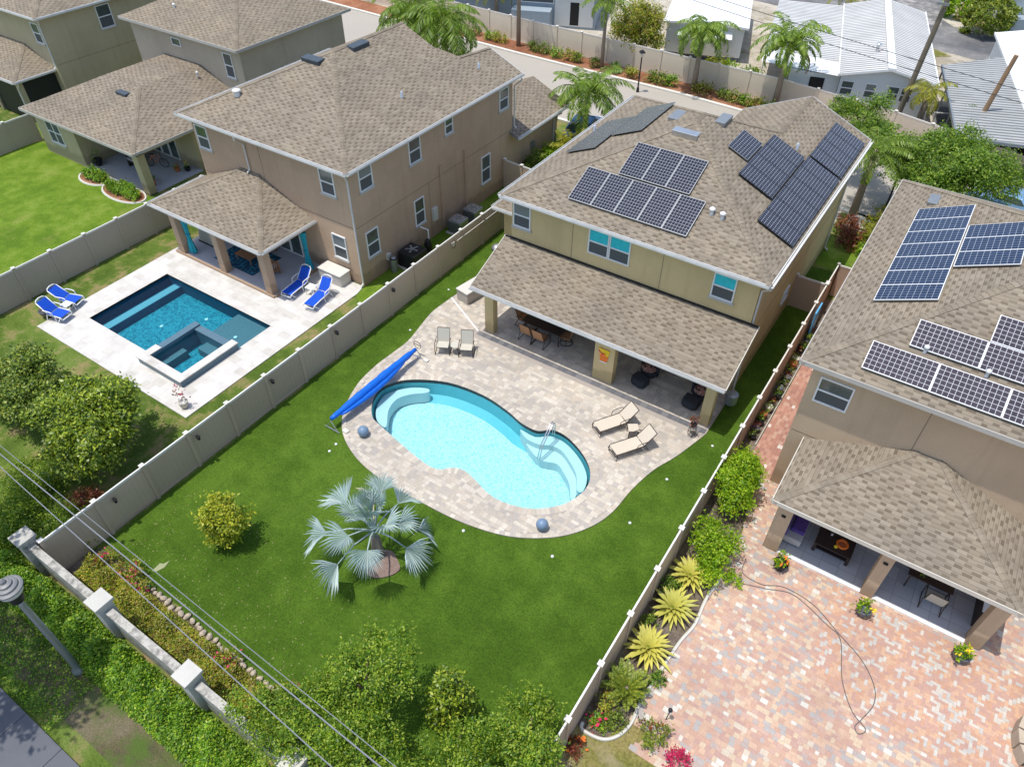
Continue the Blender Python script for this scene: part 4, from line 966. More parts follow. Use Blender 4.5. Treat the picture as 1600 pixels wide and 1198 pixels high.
window(H, (-.62, 20.5, 5.13), 1.12, 1.1, '-y', sill=False); window(H, (1.5, 20.5, 1.3), 2.2, 2.2, '-y', split='v', sill=False); window(H, (4.5, 20.5, 1.3), 1.9, 2.2, '-y', split='v', sill=False)
slope_vent(H, (-.38, 32.15, 6.97), 0, (-1, 0))
cap_vent(H, (1.3, 21.75, 6.98), .1); cap_vent(H, (3.1, 21.65, 6.95), .1)

# ---- olive house (upper left)
H = thing('olive_house', 'two-storey greige house with a low hipped patio wing beside the bright green lawn', 'house')
roof_obj([([(-51.0, 20.6, 2.9), (-39.5, 20.6, 2.9), (-43.5, 24.6, 4.56), (-47.0, 24.6, 4.56)], (1, 0, 0)),
          ([(-39.5, 20.6, 2.9), (-39.5, 29.2, 2.9), (-43.5, 29.2, 4.56), (-43.5, 24.6, 4.56)], (0, 1, 0)),
          ([(-51.0, 29.2, 2.9), (-51.0, 20.6, 2.9), (-47.0, 24.6, 4.56), (-47.0, 29.2, 4.56)], (0, 1, 0)),
          ([(-47.0, 24.6, 4.56), (-43.5, 24.6, 4.56), (-43.5, 29.2, 4.56), (-47.0, 29.2, 4.56)], (1, 0, 0))], H, 'shingle', name='low_roof', caps=[((-39.5, 20.6, 2.9), (-43.5, 24.6, 4.56))])
fascia(H, [(-51.0, 29.2, 2.9), (-51.0, 20.6, 2.9), (-39.5, 20.6, 2.9), (-39.5, 29.2, 2.9)], 'concrete')
walls(H, 'olive', [(-50.5, -46.3, 21.05, 29.2, 0, 2.8), (-46.3, -40.0, 24.9, 29.2, 0, 2.8)])
walls(H, 'greige', [(-50.0, -39.3, 29.2, 38.2, 0, 6.3)], [(-39.3, -39.295, 29.3, 38.1, 3.2, 3.22)])
MB().box(-40.45, -39.9, 21.0, 21.5, 0, 2.8).build('column', M['olive'], H)
mb = MB(); mb.box(-46.3, -39.9, 21.0, 24.9, -.02, .05); mb.build('patio_floor', M['slab'], H)
mb = MB(); mb.box(-46.3, -39.9, 21.0, 21.35, 2.5, 2.83).box(-40.25, -39.9, 21.35, 24.9, 2.5, 2.83); mb.build('beam', M['olive'], H)
X0, X1, Y0, YF, ze = -50.4, -38.88, 28.75, 38.7, 6.4; w = (YF-Y0)/2; za = ze+PR*w
roof_obj([([(X0, Y0, ze), (X1, Y0, ze), (X1-w, Y0+w, za), (X0+w, Y0+w, za)], (1, 0, 0)), ([(X1, Y0, ze), (X1, YF, ze), (X1-w, Y0+w, za)], (0, 1, 0)),
          ([(X0, YF, ze), (X0, Y0, ze), (X0+w, Y0+w, za)], (0, 1, 0)), ([(X1, YF, ze), (X0, YF, ze), (X0+w, Y0+w, za), (X1-w, Y0+w, za)], (1, 0, 0))], H, 'shingle_b', caps=[((X1, Y0, ze), (X1-w, Y0+w, za))])
fascia(H, [(X0, YF, ze), (X0, Y0, ze), (X1, Y0, ze), (X1, YF, ze)], 'concrete')
window(H, (-48.6, 21.05, 1.75), 1.5, 1.5, '-y', split='hv'); window(H, (-40.5, 29.2, 5.1), .8, 1.5, '-y'); window(H, (-45.4, 29.2, 5.6), .9, .5, '-y', split='', sill=False)
for x in (-44.2, -43.3, -42.4): window(H, (x, 24.9, 1.25), .85, 2.2, '-y', split='', sill=False)
slope_vent(H, (-44.2, 23.9, 4.25), 0, (0, -1), 'slate', 1.0, .45, .18); cap_vent(H, (-46.5, 30.5, 7.1), .12); cap_vent(H, (-42.6, 28.2, 4.3), .1)

# ---- far left house
H = thing('olive_green_house', 'olive house at the top left corner with white gutters and a dark screened lanai', 'house')
walls(H, 'olive', [(-68.0, -54.8, 25.7, 40, 0, 6.3)], [(-54.8, -54.795, 25.8, 39.9, 3.2, 3.22)])
X0, X1, Y0, YF, ze = -68.4, -54.4, 25.3, 40.4, 6.4; w = 7.0; za = ze+PR*w
roof_obj([([(X0, Y0, ze), (X1, Y0, ze), (X1-w, Y0+w, za)], (1, 0, 0)), ([(X1, Y0, ze), (X1, YF, ze), (X1-w, YF-w, za), (X1-w, Y0+w, za)], (0, 1, 0)),
          ([(X0, YF, ze), (X0, Y0, ze), (X0+w, Y0+w, za), (X0+w, YF-w, za)], (0, 1, 0)), ([(X1, YF, ze), (X0, YF, ze), (X0+w, YF-w, za)], (1, 0, 0))], H, 'shingle_b', caps=[((X1, Y0, ze), (X1-w, Y0+w, za))])
gutter(H, [(X0, YF, ze), (X0, Y0, ze), (X1, Y0, ze), (X1, YF, ze)])
roof_obj([([(-66, 22.7, 2.9), (-55.2, 22.7, 2.9), (-58.1, 25.7, 4.1), (-63, 25.7, 4.1)], (1, 0, 0)), ([(-55.2, 22.7, 2.9), (-55.2, 25.7, 2.9), (-58.1, 25.7, 4.1)], (0, 1, 0))], H, 'shingle_b', name='lanai_roof', caps=[((-55.2, 22.7, 2.9), (-58.1, 25.7, 4.1))])
gutter(H, [(-66, 22.7, 2.9), (-55.2, 22.7, 2.9), (-55.2, 25.9, 2.9)])
mb = MB(); mb.box(-65, -55.6, 23.08, 23.11, .1, 2.7).box(-55.5, -55.47, 23.1, 25.65, .1, 2.7); mb.build('lanai_screen', M['lanaiscreen'], H)
for x in (-59.5, -55.75): MB().box(x, x+.3, 22.95, 23.3, 0, 2.8).build('column', M['olive'], H)
window(H, (-55.6, 25.7, 5.2), .9, 1.3, '-y'); window(H, (-54.8, 30.3, 5.3), 1.1, 1.5, '+x')
downspout(H, (-54.45, 25.5, 6.3), (-54.85, 25.64, 3.0), (0, -1, 0)); downspout(H, (-55.2, 22.9, 2.8), (-55.5, 22.92, .1), (0, -1, 0))

# ================================================================ SOLAR PANELS
ORD = ['first', 'second', 'third', 'fourth', 'fifth', 'sixth', 'seventh', 'eighth']
def panel_array(rows, plane, group, desc, cells, mat, frame='silver', feet=False, cellflip=False):
    """rows = list of (u0, v0, nu, nv, pu, pv, text). plane = function(u,v,h)->point"""
    for u0, v0, nu, nv, pu, pv, txt in rows:
        for i in range(nu):
            for j in range(nv):
                a, b = u0+i*pu, v0+j*pv; g_ = .012; c, d = a+pu-g_, b+pv-g_
                base = Vector(plane(a, b, .0))
                P = lambda x, y, h: Vector(plane(x, y, h))-base
                k = ORD[i]+' ' if nu > 1 else ''
                t = thing('solar_panel', desc % (k+txt), 'solar panel', base, 0, group)
                mb = MB(); mb.hexa([P(a, b, .085), P(c, b, .085), P(c, d, .085), P(a, d, .085), P(a, b, .12), P(c, b, .12), P(c, d, .12), P(a, d, .12)]); mb.build('frame', M[frame], t)
                f = .022; mb = MB(); Q = [P(a+f, b+f, .123), P(c-f, b+f, .123), P(c-f, d-f, .123), P(a+f, d-f, .123)]
                uv = [(0, 0), (cells[0], 0), (cells[0], cells[1]), (0, cells[1])]
                n = (Q[1]-Q[0]).cross(Q[2]-Q[0])
                if n.z < 0: Q = Q[::-1]; uv = uv[::-1]
                mb.face(Q, uv); mb.build('cells', M[mat], t)
                mb = MB()
                for (x, y) in ((a+(c-a)*.22, b+(d-b)*.2), (a+(c-a)*.78, b+(d-b)*.2), (a+(c-a)*.22, b+(d-b)*.8), (a+(c-a)*.78, b+(d-b)*.8)): mb.bar(P(x, y, -.01), P(x, y, .085), .05, .05)
                mb.build('bracket', M['grey_metal'], t)
K = 1/math.sqrt(1+PR*PR)
def slope_back(y0, z0): return lambda u, v, h: (u, y0+v*K-h*PR*K, z0+v*PR*K+h*K)
def slope_right(x0, z0): return lambda u, v, h: (x0-v*K+h*PR*K, u, z0+v*PR*K+h*K)
def slope_left(x0, z0): return lambda u, v, h: (x0+v*K-h*PR*K, u, z0+v*PR*K+h*K)
sb = slope_back(23.85, 6.1); sr = slope_right(-4.2, 6.1); sL = slope_left(-16.35, 6.1)
G = 'solar panels on the yellow house'
FR = 'grey_metal'
panel_array([(-13.38, .83, 5, 1, 1.083, 1.86, 'from left, row of five'), (-12.0, 2.78, 3, 1, 1.083, 1.86, 'from left, row of three')], sb, G, 'black solar panel above the pool on the yellow house, %s', (8, 12), 'solar', FR)
panel_array([(26.65, .15, 6, 1, 1.105, 1.78, 'from near end, long gutter row'), (33.42, .15, 4, 1, 1.06, 1.76, 'from near end, far block'), (28.52, 1.98, 4, 1, 1.11, 1.76, 'from near end, middle row')], sr, G, 'solar panel on the yellow house\'s right slope, %s', (8, 12), 'solar', 'dark')
panel_array([(29.76, 3.8, 1, 1, 1.88, 1.06, 'alone nearest the metal vents')], sr, G, 'solar panel on the yellow house\'s right slope, %s', (12, 7), 'solar', FR)
panel_array([(28.2, .85, 4, 1, 1.02, 1.6, 'from near end, gutter row'), (29.7, 2.5, 4, 1, .93, 1.6, 'from near end, upper row')], sL, G, 'dull solar panel, yellow house left slope, %s', (8, 12), 'solar', FR)
G = 'solar panels on the tan house'
tl = slope_left(-1.93, 6.3); tb = slope_back(20.1, 6.3)
panel_array([(23.8, 1.34, 7, 1, 1.055, 1.98, 'from near end, column of seven')], tl, G, 'blue solar panel on the tan house, %s', (6, 10), 'solar_blue', 'white')
panel_array([(26.1, 3.36, 3, 1, 1.08, 1.95, 'from near end, column of three')], tl, G, 'blue solar panel on the tan house, %s', (6, 10), 'solar_blue', 'white')
panel_array([(-.19, .46, 3, 1, 2.02, 1.08, 'from left, lowest row'), (.81, 1.8, 2, 1, 2.02, 1.05, 'from left, middle row'), (2.84, 2.87, 1, 1, 2.02, 1.05, 'alone in the top row')], tb, G, 'grey white-framed solar panel above the tan wall, %s', (12, 6), 'solar_br', 'white')
# ================================================================ FURNITURE AND YARD OBJECTS
def chaise(name, label, group, loc, rz, frame, fabric, back=42, white=False, fx=-.93):
    """local: foot at -x, head at +x, seat top .34"""
    t = thing(name, label, 'lounger', loc, rz, group)
    fm = M[frame]; L, Wd, z = 1.9, .62, .34; hx = .28; bl = .74
    a = rad(back); ex, ez = hx+bl*math.cos(a), z+bl*math.sin(a)
    mb = MB()
    for sg in (-1, 1):
        y = sg*Wd/2
        mb.tube([(fx-.05, y*.96, .22), (fx+.03, y, z), (fx*.4, y, z+.01), (hx, y, z)], .017 if not white else .028)
        mb.tube([(hx, y, z), (ex, y*.96, ez)], .017 if not white else .028)
    mb.tube([(fx-.05, -Wd/2*.96, .22), (fx-.05, Wd/2*.96, .22)], .017 if not white else .028)
    if white:
        mb.tube([(ex, -Wd/2*.96, ez), (ex+.09*math.cos(a), -Wd/3.2, ez+.09*math.sin(a)), (ex+.12*math.cos(a), 0, ez+.12*math.sin(a)), (ex+.09*math.cos(a), Wd/3.2, ez+.09*math.sin(a)), (ex, Wd/2*.96, ez)], .028)
    else: mb.tube([(ex, -Wd/2*.96, ez), (ex, Wd/2*.96, ez)], .017)
    mb.tube([(hx, -Wd/2, z-.01), (hx, Wd/2, z-.01)], .016)
    mb.build('frame', fm, t, True)
    mb = MB(); w = Wd/2-.03
    n = 8
    for i in range(n):
        x0 = fx+(hx-fx)*i/n; x1 = fx+(hx-fx)*(i+1)/n; s0 = -.015*math.sin(math.pi*i/n); s1 = -.015*math.sin(math.pi*(i+1)/n)
        mb.hexa([(x0, -w, z-.008+s0), (x1, -w, z-.008+s1), (x1, w, z-.008+s1), (x0, w, z-.008+s0), (x0, -w, z+.008+s0), (x1, -w, z+.008+s1), (x1, w, z+.008+s1), (x0, w, z+.008+s0)])
    mb.build('seat', M[fabric], t)
    mb = MB(); mb.bar((hx+.03, 0, z+.02), (ex-.02, 0, ez), 2*w, .016, up=(-math.sin(a), 0, math.cos(a)))
    if white: mb.tube([(ex+.02, -w*.7, ez), (ex+.02, w*.7, ez)], .012)
    mb.build('backrest', M[fabric], t)
    for sg in (-1, 1):
        y = sg*Wd/2*1.02
        MB().tube([(fx+.03, y, z-.01), (fx if not white else fx+.3, y, 0), ], .016 if not white else .026).build('leg', fm, t)
        MB().tube([(hx+.1, y, z-.01), (hx+.25, y, 0)], .016 if not white else .026).build('leg', fm, t)
        if white: MB().tube([(-.1, y, z), (-.05, y, 0)], .026).build('leg', fm, t)
        mb = MB(); mb.tube([(-.05, y*1.03, z-.02), (-.02, y*1.1, z+.2), (.1, y*1.12, z+.24), (.42, y*1.12, z+.25), (hx+.25, y*1.02, z+.2)], .016 if not white else .026); mb.build('armrest', fm, t)
    return t
G = 'tan sling loungers on the beige deck'
chaise('sun_lounger', 'tan sling lounger nearer the covered patio, right of the pool', G, (-7.78, 19.7, .062), math.atan2(1.6, 1.0), 'bronze', 'sling')
chaise('sun_lounger', 'tan sling lounger nearer the grass edge, right of the pool', G, (-6.62, 18.95, .062), math.atan2(1.55, 1.02), 'bronze', 'sling')
G = 'blue and white loungers on the white deck'
chaise('sun_lounger', 'blue lounger with white frame closest to the brown patio column', G, (-25.55, 19.2, .055), rad(96), 'white', 'blue_sling', 48, True)
chaise('sun_lounger', 'blue and white lounger closest to the beige fence, beside the storage box', G, (-24.0, 19.15, .055), rad(99), 'white', 'blue_sling', 48, True)
chaise('sun_lounger', 'blue and white lounger half on the grass, nearest the shaded fence', G, (-33.9, 12.1, .055), rad(200), 'white', 'blue_sling', 40, True, -.45)
chaise('sun_lounger', 'blue and white lounger at the left deck corner beside a grey pot', G, (-33.35, 11.1, .055), rad(194), 'white', 'blue_sling', 48, True, -.45)

def side_table(name, label, loc, rz, top='white', frame='white', s=.45, h=.42, group=None):
    t = thing(name, label, 'side table', loc, rz, group)
    MB().box(-s/2, s/2, -s/2, s/2, h, h+.03).build('table_top', M[top], t, bevel=.01)
    for i in (-1, 1):
        for j in (-1, 1): MB().tube([(i*s*.42, j*s*.42, h), (i*s*.46, j*s*.46, 0)], .018).build('leg', M[frame], t)
    return t
side_table('side_table', 'white square side table between the two blue loungers by the brown patio', (-24.75, 19.3, .055), .1)
side_table('side_table', 'white square side table between the two blue loungers at the deck corner', (-33.5, 11.65, .055), .2)
side_table('side_table', 'small dark framed table between the two tan sling loungers', (-7.0, 19.65, .062), .6, 'sling', 'bronze', .42, .38)

def slingchair(label, loc, rz, group, fabric='sling_grey', frame='bronze', name='patio_chair', back=.62):
    t = thing(name, label, 'chair', loc, rz, group)   # faces -y
    w = .27; mb = MB(); mb.bar((0, -.26, .40), (0, .2, .37), 2*w, .016); mb.build('seat', M[fabric], t)
    mb = MB(); mb.bar((0, .21, .38), (0, .42, .38+back), 2*w, .016, up=(0, -1, .3)); mb.build('backrest', M[fabric], t)
    mb = MB()
    for sg in (-1, 1):
        x = sg*(w+.01); mb.tube([(x, -.28, .40), (x, .2, .37), (x, .43, .40+back)], .015)
    mb.tube([(-w, -.28, .4), (w, -.28, .4)], .014); mb.tube([(-w, .43, .4+back), (w, .43, .4+back)], .014); mb.build('frame', M[frame], t, True)
    for sg in (-1, 1):
        x = sg*(w+.06)
        MB().tube([(x, -.32, 0), (x, -.30, .5), (x, -.2, .61), (x, .2, .60), (x, .3, .5)], .017).build('armrest', M[frame], t, True)
        MB().tube([(x, .2, .38), (x, .36, 0)], .016).build('leg', M[frame], t)
        MB().tube([(x, -.32, .01), (x, .36, .01)], .014).build('leg', M[frame], t)
    return t
G = 'grey sling chairs at the left of the pool'
slingchair('grey sling patio chair on the left, nearer the blue cover reel', (-16.6, 19.5, .062), rad(28), G)
slingchair('grey sling patio chair on the right, nearer the yellow corner column', (-15.6, 19.95, .062), rad(28), G)
t = thing('round_table', 'small round glass-topped table between the two grey sling chairs', 'side table', (-16.07, 19.72, .062))
MB().lathe(0, 0, [(.23, .44), (.24, .455), (.23, .47)], 16).build('table_top', M['sling_grey'], t)
for i in range(3):
    a = i*2.1; MB().tube([(.2*math.cos(a), .2*math.sin(a), .44), (.1*math.cos(a), .1*math.sin(a), .2), (.22*math.cos(a), .22*math.sin(a), 0)], .014).build('leg', M['bronze'], t)

# dining set under the patio
t = thing('dining_table', 'long dark dining table under the yellow house patio', 'table', (-13.3, 23.1, .062), 0)
MB().box(-1.05, 1.05, -.5, .5, .70, .74).build('table_top', M['darkwood'], t, bevel=.01)
for i in (-1, 1):
    for j in (-1, 1): MB().tube([(i*.9, j*.38, .7), (i*.95, j*.42, 0)], .03).build('leg', M['bronze'], t)
G = 'orange sling chairs around the dark dining table'
for (x, y, r, l) in ((-13.85, 22.45, 180, 'orange sling dining chair, left of the two on the pool side of the dark table'), (-13.15, 22.42, 180, 'orange sling dining chair, right of the two on the pool side of the dark table'),
                     (-14.55, 23.25, 90, 'orange sling dining chair at the left end of the dark table'), (-13.8, 23.85, 0, 'orange sling dining chair, left one on the house side of the dark table'), (-13.0, 23.85, 0, 'orange sling dining chair, right one on the house side of the dark table')):
    slingchair(l, (x, y, .062), rad(r), G, 'orange_sling', name='dining_chair')
t = thing('swivel_chair', 'orange sling swivel chair with round ring base right of the dark table', 'chair', (-12.2, 23.15, .062), rad(-80))
MB().bar((0, -.24, .42), (0, .2, .39), .52, .02).build('seat', M['orange_sling'], t); MB().bar((0, .2, .4), (0, .38, 1.0), .52, .02, up=(0, -1, .3)).build('backrest', M['orange_sling'], t)
mb = MB(); mb.tube([(.3*math.cos(a), .3*math.sin(a), .02) for a in np.linspace(0, 2*math.pi, 17)[:-1]], .022, closed=True)
for i in range(4): a = i*math.pi/2+.3; mb.tube([(0, 0, .1), (.3*math.cos(a), .3*math.sin(a), .03)], .016)
mb.tube([(0, 0, .03), (0, 0, .4)], .03); mb.build('ring_base', M['bronze'], t)
for sg in (-1, 1): MB().tube([(sg*.29, -.2, .42), (sg*.31, -.2, .6), (sg*.31, .2, .6), (sg*.28, .3, .7)], .016).build('armrest', M['bronze'], t)
def wicker(label, loc, rz):
    t = thing('armchair', label, 'armchair', loc, rz, 'dark wicker armchairs with floral cushions')
    mb = MB(); n = 10
    for i in range(n):
        a0 = math.pi*(.0+i/n); a1 = math.pi*((i+1)/n); r0, r1 = .36, .44
        h0 = .62+.3*math.sin(a0); h1 = .62+.3*math.sin(a1)
        P = lambda a, r, z: (r*math.cos(a), r*math.sin(a)*1.0, z)
        mb.hexa([P(a0, r0, .08), P(a0, r1, .08), P(a1, r1, .08), P(a1, r0, .08), P(a0, r0*1.05, h0), P(a0, r1*1.08, h0), P(a1, r1*1.08, h1), P(a1, r0*1.05, h1)])
    mb.build('shell', M['wicker'], t, True)
    MB().lathe(0, 0, [(.38, .05), (.40, .3), (.36, .33)], 16).build('base', M['wicker'], t)
    MB().ball((0, -.02, .40), .36, 14, 8, (1, 1, .28)).build('seat_cushion', M['floral'], t, True)
    MB().ball((0, .26, .68), .3, 14, 8, (1, .4, .95)).build('back_cushion', M['floral'], t, True)
def ottoman(label, loc, rz):
    t = thing('ottoman', label, 'ottoman', loc, rz, 'dark wicker ottomans')
    mb = MB(); mb.prism([(-.36, -.2), (-.2, -.32), (.2, -.32), (.36, -.2), (.36, .25), (-.36, .25)], .04, .34); mb.build('base', M['wicker'], t, bevel=.04)
    mb = MB(); mb.prism([(-.34, -.18), (-.19, -.3), (.19, -.3), (.34, -.18), (.34, .23), (-.34, .23)], .34, .42); mb.build('cushion', M['wicker'], t, bevel=.03)
wicker('dark wicker armchair with floral cushions, nearer the middle patio column', (-8.05, 23.35, .062), rad(-12))
wicker('dark wicker armchair with floral cushions, half behind the right patio column', (-5.55, 23.3, .062), rad(8))
ottoman('dark wicker ottoman in front of the left floral armchair', (-8.1, 22.55, .062), rad(-15)); ottoman('dark wicker ottoman in front of the right floral armchair', (-5.7, 22.55, .062), rad(-6))

# pool cover reel
t = thing('cover_reel', 'long blue rolled pool cover on a reel along the left pool edge', 'cover reel', (-17.35, 15.75, 0.06))
rng = random.Random(4); n = 26; L = 5.3
pts = [(-.05+.10*i/n, -L/2+L*i/n, .52) for i in range(n+1)]
rr = [.075+.085*math.sin(math.pi*min(1, max(0, i/n)))**.6+.012*math.sin(i*1.7)+.018*rng.random() for i in range(n+1)]
MB().tube(pts, rr, 14).build('rolled_cover', M['reelblue'], t, True)
fp = [(.10+.09*math.sin(math.pi*i/14)**.7, -2.2+4.1*i/14, .47-.10*math.sin(math.pi*i/14)) for i in range(15)]
MB().tube(fp, [.03+.085*math.sin(math.pi*i/14)**.6+.012*rng.random() for i in range(15)], 10).build('cover_flap', M['reelblue'], t, True)
for y in (-L/2-.08, L/2+.08):
    mb = MB(); mb.tube([(-.3, y, .02), (0, y, .52), (.3, y, .02)], .02); mb.tube([(-.4, y, .02), (.4, y, .02)], .022); mb.build('stand', M['silver'], t)
MB().tube([(.26*math.cos(a)*.8, L/2+.2, .62+.2*math.sin(a)) for a in np.linspace(0, 2*math.pi, 13)[:-1]], .014, closed=True).build('hand_wheel', M['bronze'], t)
MB().bar((-.2, L/2+.2, .62), (.2, L/2+.2, .62), .02, .02).build('wheel_spoke', M['bronze'], t)
for y in (-L/2+.1, L/2+.05): MB().box(.42, .66, y-.06, y+.12, 0, .07).build('foot_block', M['potwhite'], t)
t = thing('grab_rail', 'curved steel grab rail beside the pool steps', 'rail', (-9.72, 17.0, 0))
for dx in (0, .24):
    MB().tube([(dx*.4, .85, .05), (dx*.4, .85, .7), (dx*.4, .78, .85), (dx*.4, .6, .86), (dx*.4, .3, .55), (dx*.4, -.1, .2), (dx*.4, -.28, -.4)], .025, 8).build('rail_tube', M['silver'], t, True)
for p, l in (((-16.07, 13.5, .28), 'blue-grey ceramic ball on the deck near the end of the cover reel'), ((-7.62, 13.66, .28), 'blue-grey ceramic ball on the deck at the bottom of the pool')):
    t = thing('ceramic_ball', l, 'garden ball', (p[0], p[1], .06), 0, 'blue-grey ceramic balls on the deck')
    MB().ball((0, 0, .235), .23, 20, 14).build('ball', M['sphere'], t, True); MB().lathe(0, 0, [(.1, 0), (.11, .03), (.05, .04)], 12).build('ball_base', M['concrete'], t)
for x, y, l in ((-16.71, 12.53, 'just below the end of the cover reel'), (-16.66, 12.11, 'second below the end of the cover reel'), (-9.95, 12.02, 'right of the silver palm'), (-6.71, 12.89, 'below the right pool curve'), (-5.09, 15.69, 'right of the pool curve'), (-4.83, 18.32, 'beside the deck bend near the loungers'), (-4.03, 20.93, 'by the right patio column'), (-18.86, 19.84, 'left of the grey sling chairs'), (-19.31, 23.45, 'left of the storage box')):
    t = thing('turf_light', 'small round white ground light in the turf, '+l, 'ground light', (x, y, .014), 0, 'round lights set in the turf')
    MB().lathe(0, 0, [(.045, 0), (.045, .02), (.03, .03)], 12).build('lens', M['white'], t); MB().lathe(0, 0, [(.06, -.01), (.06, .012), (.05, .014)], 12).build('trim_ring', M['silver'], t)
def storage(label, loc, rz, w, d, h, body, lid):
    t = thing('storage_box', label, 'storage box', loc, rz)
    MB().box(-w/2, w/2, -d/2, d/2, 0, h).build('body', body, t, bevel=.02); MB().box(-w/2-.03, w/2+.03, -d/2-.03, d/2+.03, h+.002, h+.07).build('lid', lid, t, bevel=.02)
    mb = MB()
    for i in range(5): x = -w/2+w*(i+.5)/5; mb.box(x-.01, x+.01, -d/2-.008, -d/2, .05, h-.04)
    mb.build('front_rib', body, t)
wb1 = plain('weathered_beige_resin', (.42, .38, .33), .7, 0, .1); wb2 = plain('pale_resin', (.60, .57, .52), .6, 0, .06)
storage('beige deck storage box beside the turf at the left end of the patio roof', (-17.95, 23.7, .06), rad(80), 1.5, .75, .6, wb1, wb2)
storage('white storage box against the brown house wall beside the blue loungers', (-24.65, 20.85, .05), 0, 1.55, .72, .62, wb2, plain('cream_lid', (.66, .63, .57), .6))
t = thing('kettle_grill', 'round silver kettle grill behind the yellow patio roof near the fence', 'grill', (-18.75, 27.0, .02))
MB().ball((0, 0, .78), .3, 16, 10, (1, 1, .75)).build('bowl', M['silver'], t, True); MB().lathe(0, 0, [(.31, .74), (.31, .79)], 16).build('rim', M['dark'], t)
for i in range(3): a = i*2.1; MB().tube([(.15*math.cos(a), .15*math.sin(a), .6), (.28*math.cos(a), .28*math.sin(a), 0)], .014).build('leg', M['dark'], t)
t = thing('hose_reel', 'dark round hose reel at the right end of the patio roof', 'hose reel', (-4.3, 23.4, .3)); MB().lathe(0, 0, [(.24, 0), (.26, .1), (.26, .5), (.1, .55)], 14).build('drum', M['grey_metal'], t)
for y, k, l in ((29.6, 0, 'grey air conditioner farthest along the brown side wall'), (28.2, 0, 'grey air conditioner in the middle beside the brown side wall'), (24.2, 1, 'large black pool heater nearest the corner of the brown house')):
    s_ = .42 if not k else .55; hh = .85 if not k else .95
    t = thing('heat_pump' if k else 'air_conditioner', l, 'air conditioner', (-22.2, y, .01), 0, 'outdoor units beside the brown house')
    bm = M['dark'] if k else M['grey_metal']
    MB().box(-s_, s_, -s_, s_, .06, hh).build('cabinet', bm, t, bevel=.05)
    mb = MB()
    for i in range(9): z = .14+i*(hh-.25)/9; mb.box(-s_-.006, s_+.006, -s_-.006, s_+.006, z, z+.02)
    mb.build('louvre', M['dark'], t)
    MB().lathe(0, 0, [(s_*.8, hh+.002), (s_*.8, hh+.03), (s_*.7, hh+.032)], 20).build('fan_grille', M['dark'] if k else M['silver'], t)
    mb = MB()
    for i in range(5): a = i*1.2566; mb.bar((0, 0, hh+.05), (s_*.66*math.cos(a), s_*.66*math.sin(a), hh+.045), .1, .01)
    mb.lathe(0, 0, [(.1, hh+.04), (.1, hh+.06)], 10); mb.build('fan', M['grey_metal'], t)
    MB().box(-s_-.1, s_+.1, -s_-.1, s_+.1, 0, .06).build('pad', M['concrete'], t)
t = thing('filter_tank', 'slim grey pool filter cylinder beside the black pool heater', 'pool filter', (-22.65, 23.2, 0)); MB().lathe(0, 0, [(.17, 0), (.18, .1), (.18, .8), (.1, .9)], 14).build('tank', M['grey_metal'], t); MB().lathe(0, 0, [(.19, .78), (.19, .84)], 14).build('band', M['dark'], t)
t = thing('pool_pump', 'black pool pump and plumbing with a white pipe beside the brown house', 'pump', (-22.3, 25.6, 0))
MB().lathe(0, 0, [(.2, 0), (.22, .5), (.14, .75), (.05, .85)], 12).build('pump_body', M['dark'], t); MB().tube([(0, .1, .5), (0, .1, 1.35), (-.1, 0, 1.42), (-.45, 0, 1.42)], .04, 8).build('pipe', M['white'], t); MB().box(-.2, .25, -.7, -.3, 0, .3).build('valve_box', M['dark'], t)
# plant stand by the right column
def potplant(name, label, loc, pot='potgrey', r=.2, h=.28, leaf='lf_lime', bloom=None, n=160, group=None, spread=.28, ph=.3, seed=1):
    t = thing(name, label, 'potted plant', loc, 0, group)
    MB().lathe(0, 0, [(r*.65, 0), (r*.9, h*.5), (r, h), (r*1.08, h+.01), (r*.9, h+.02), (r*.85, h-.05)], 16).build('pot', M[pot], t, True)
    crown('foliage', M[leaf], t, [((0, 0, h+ph*.5), (spread, spread, ph*.6))], 14, n//14, .10, seed, .09, .3)
    if bloom: crown('flowers', M[bloom], t, [((0, 0, h+ph*.75), (spread*.9, spread*.9, ph*.5))], 5, 6, .09, seed+3, .05, .5)
    return t
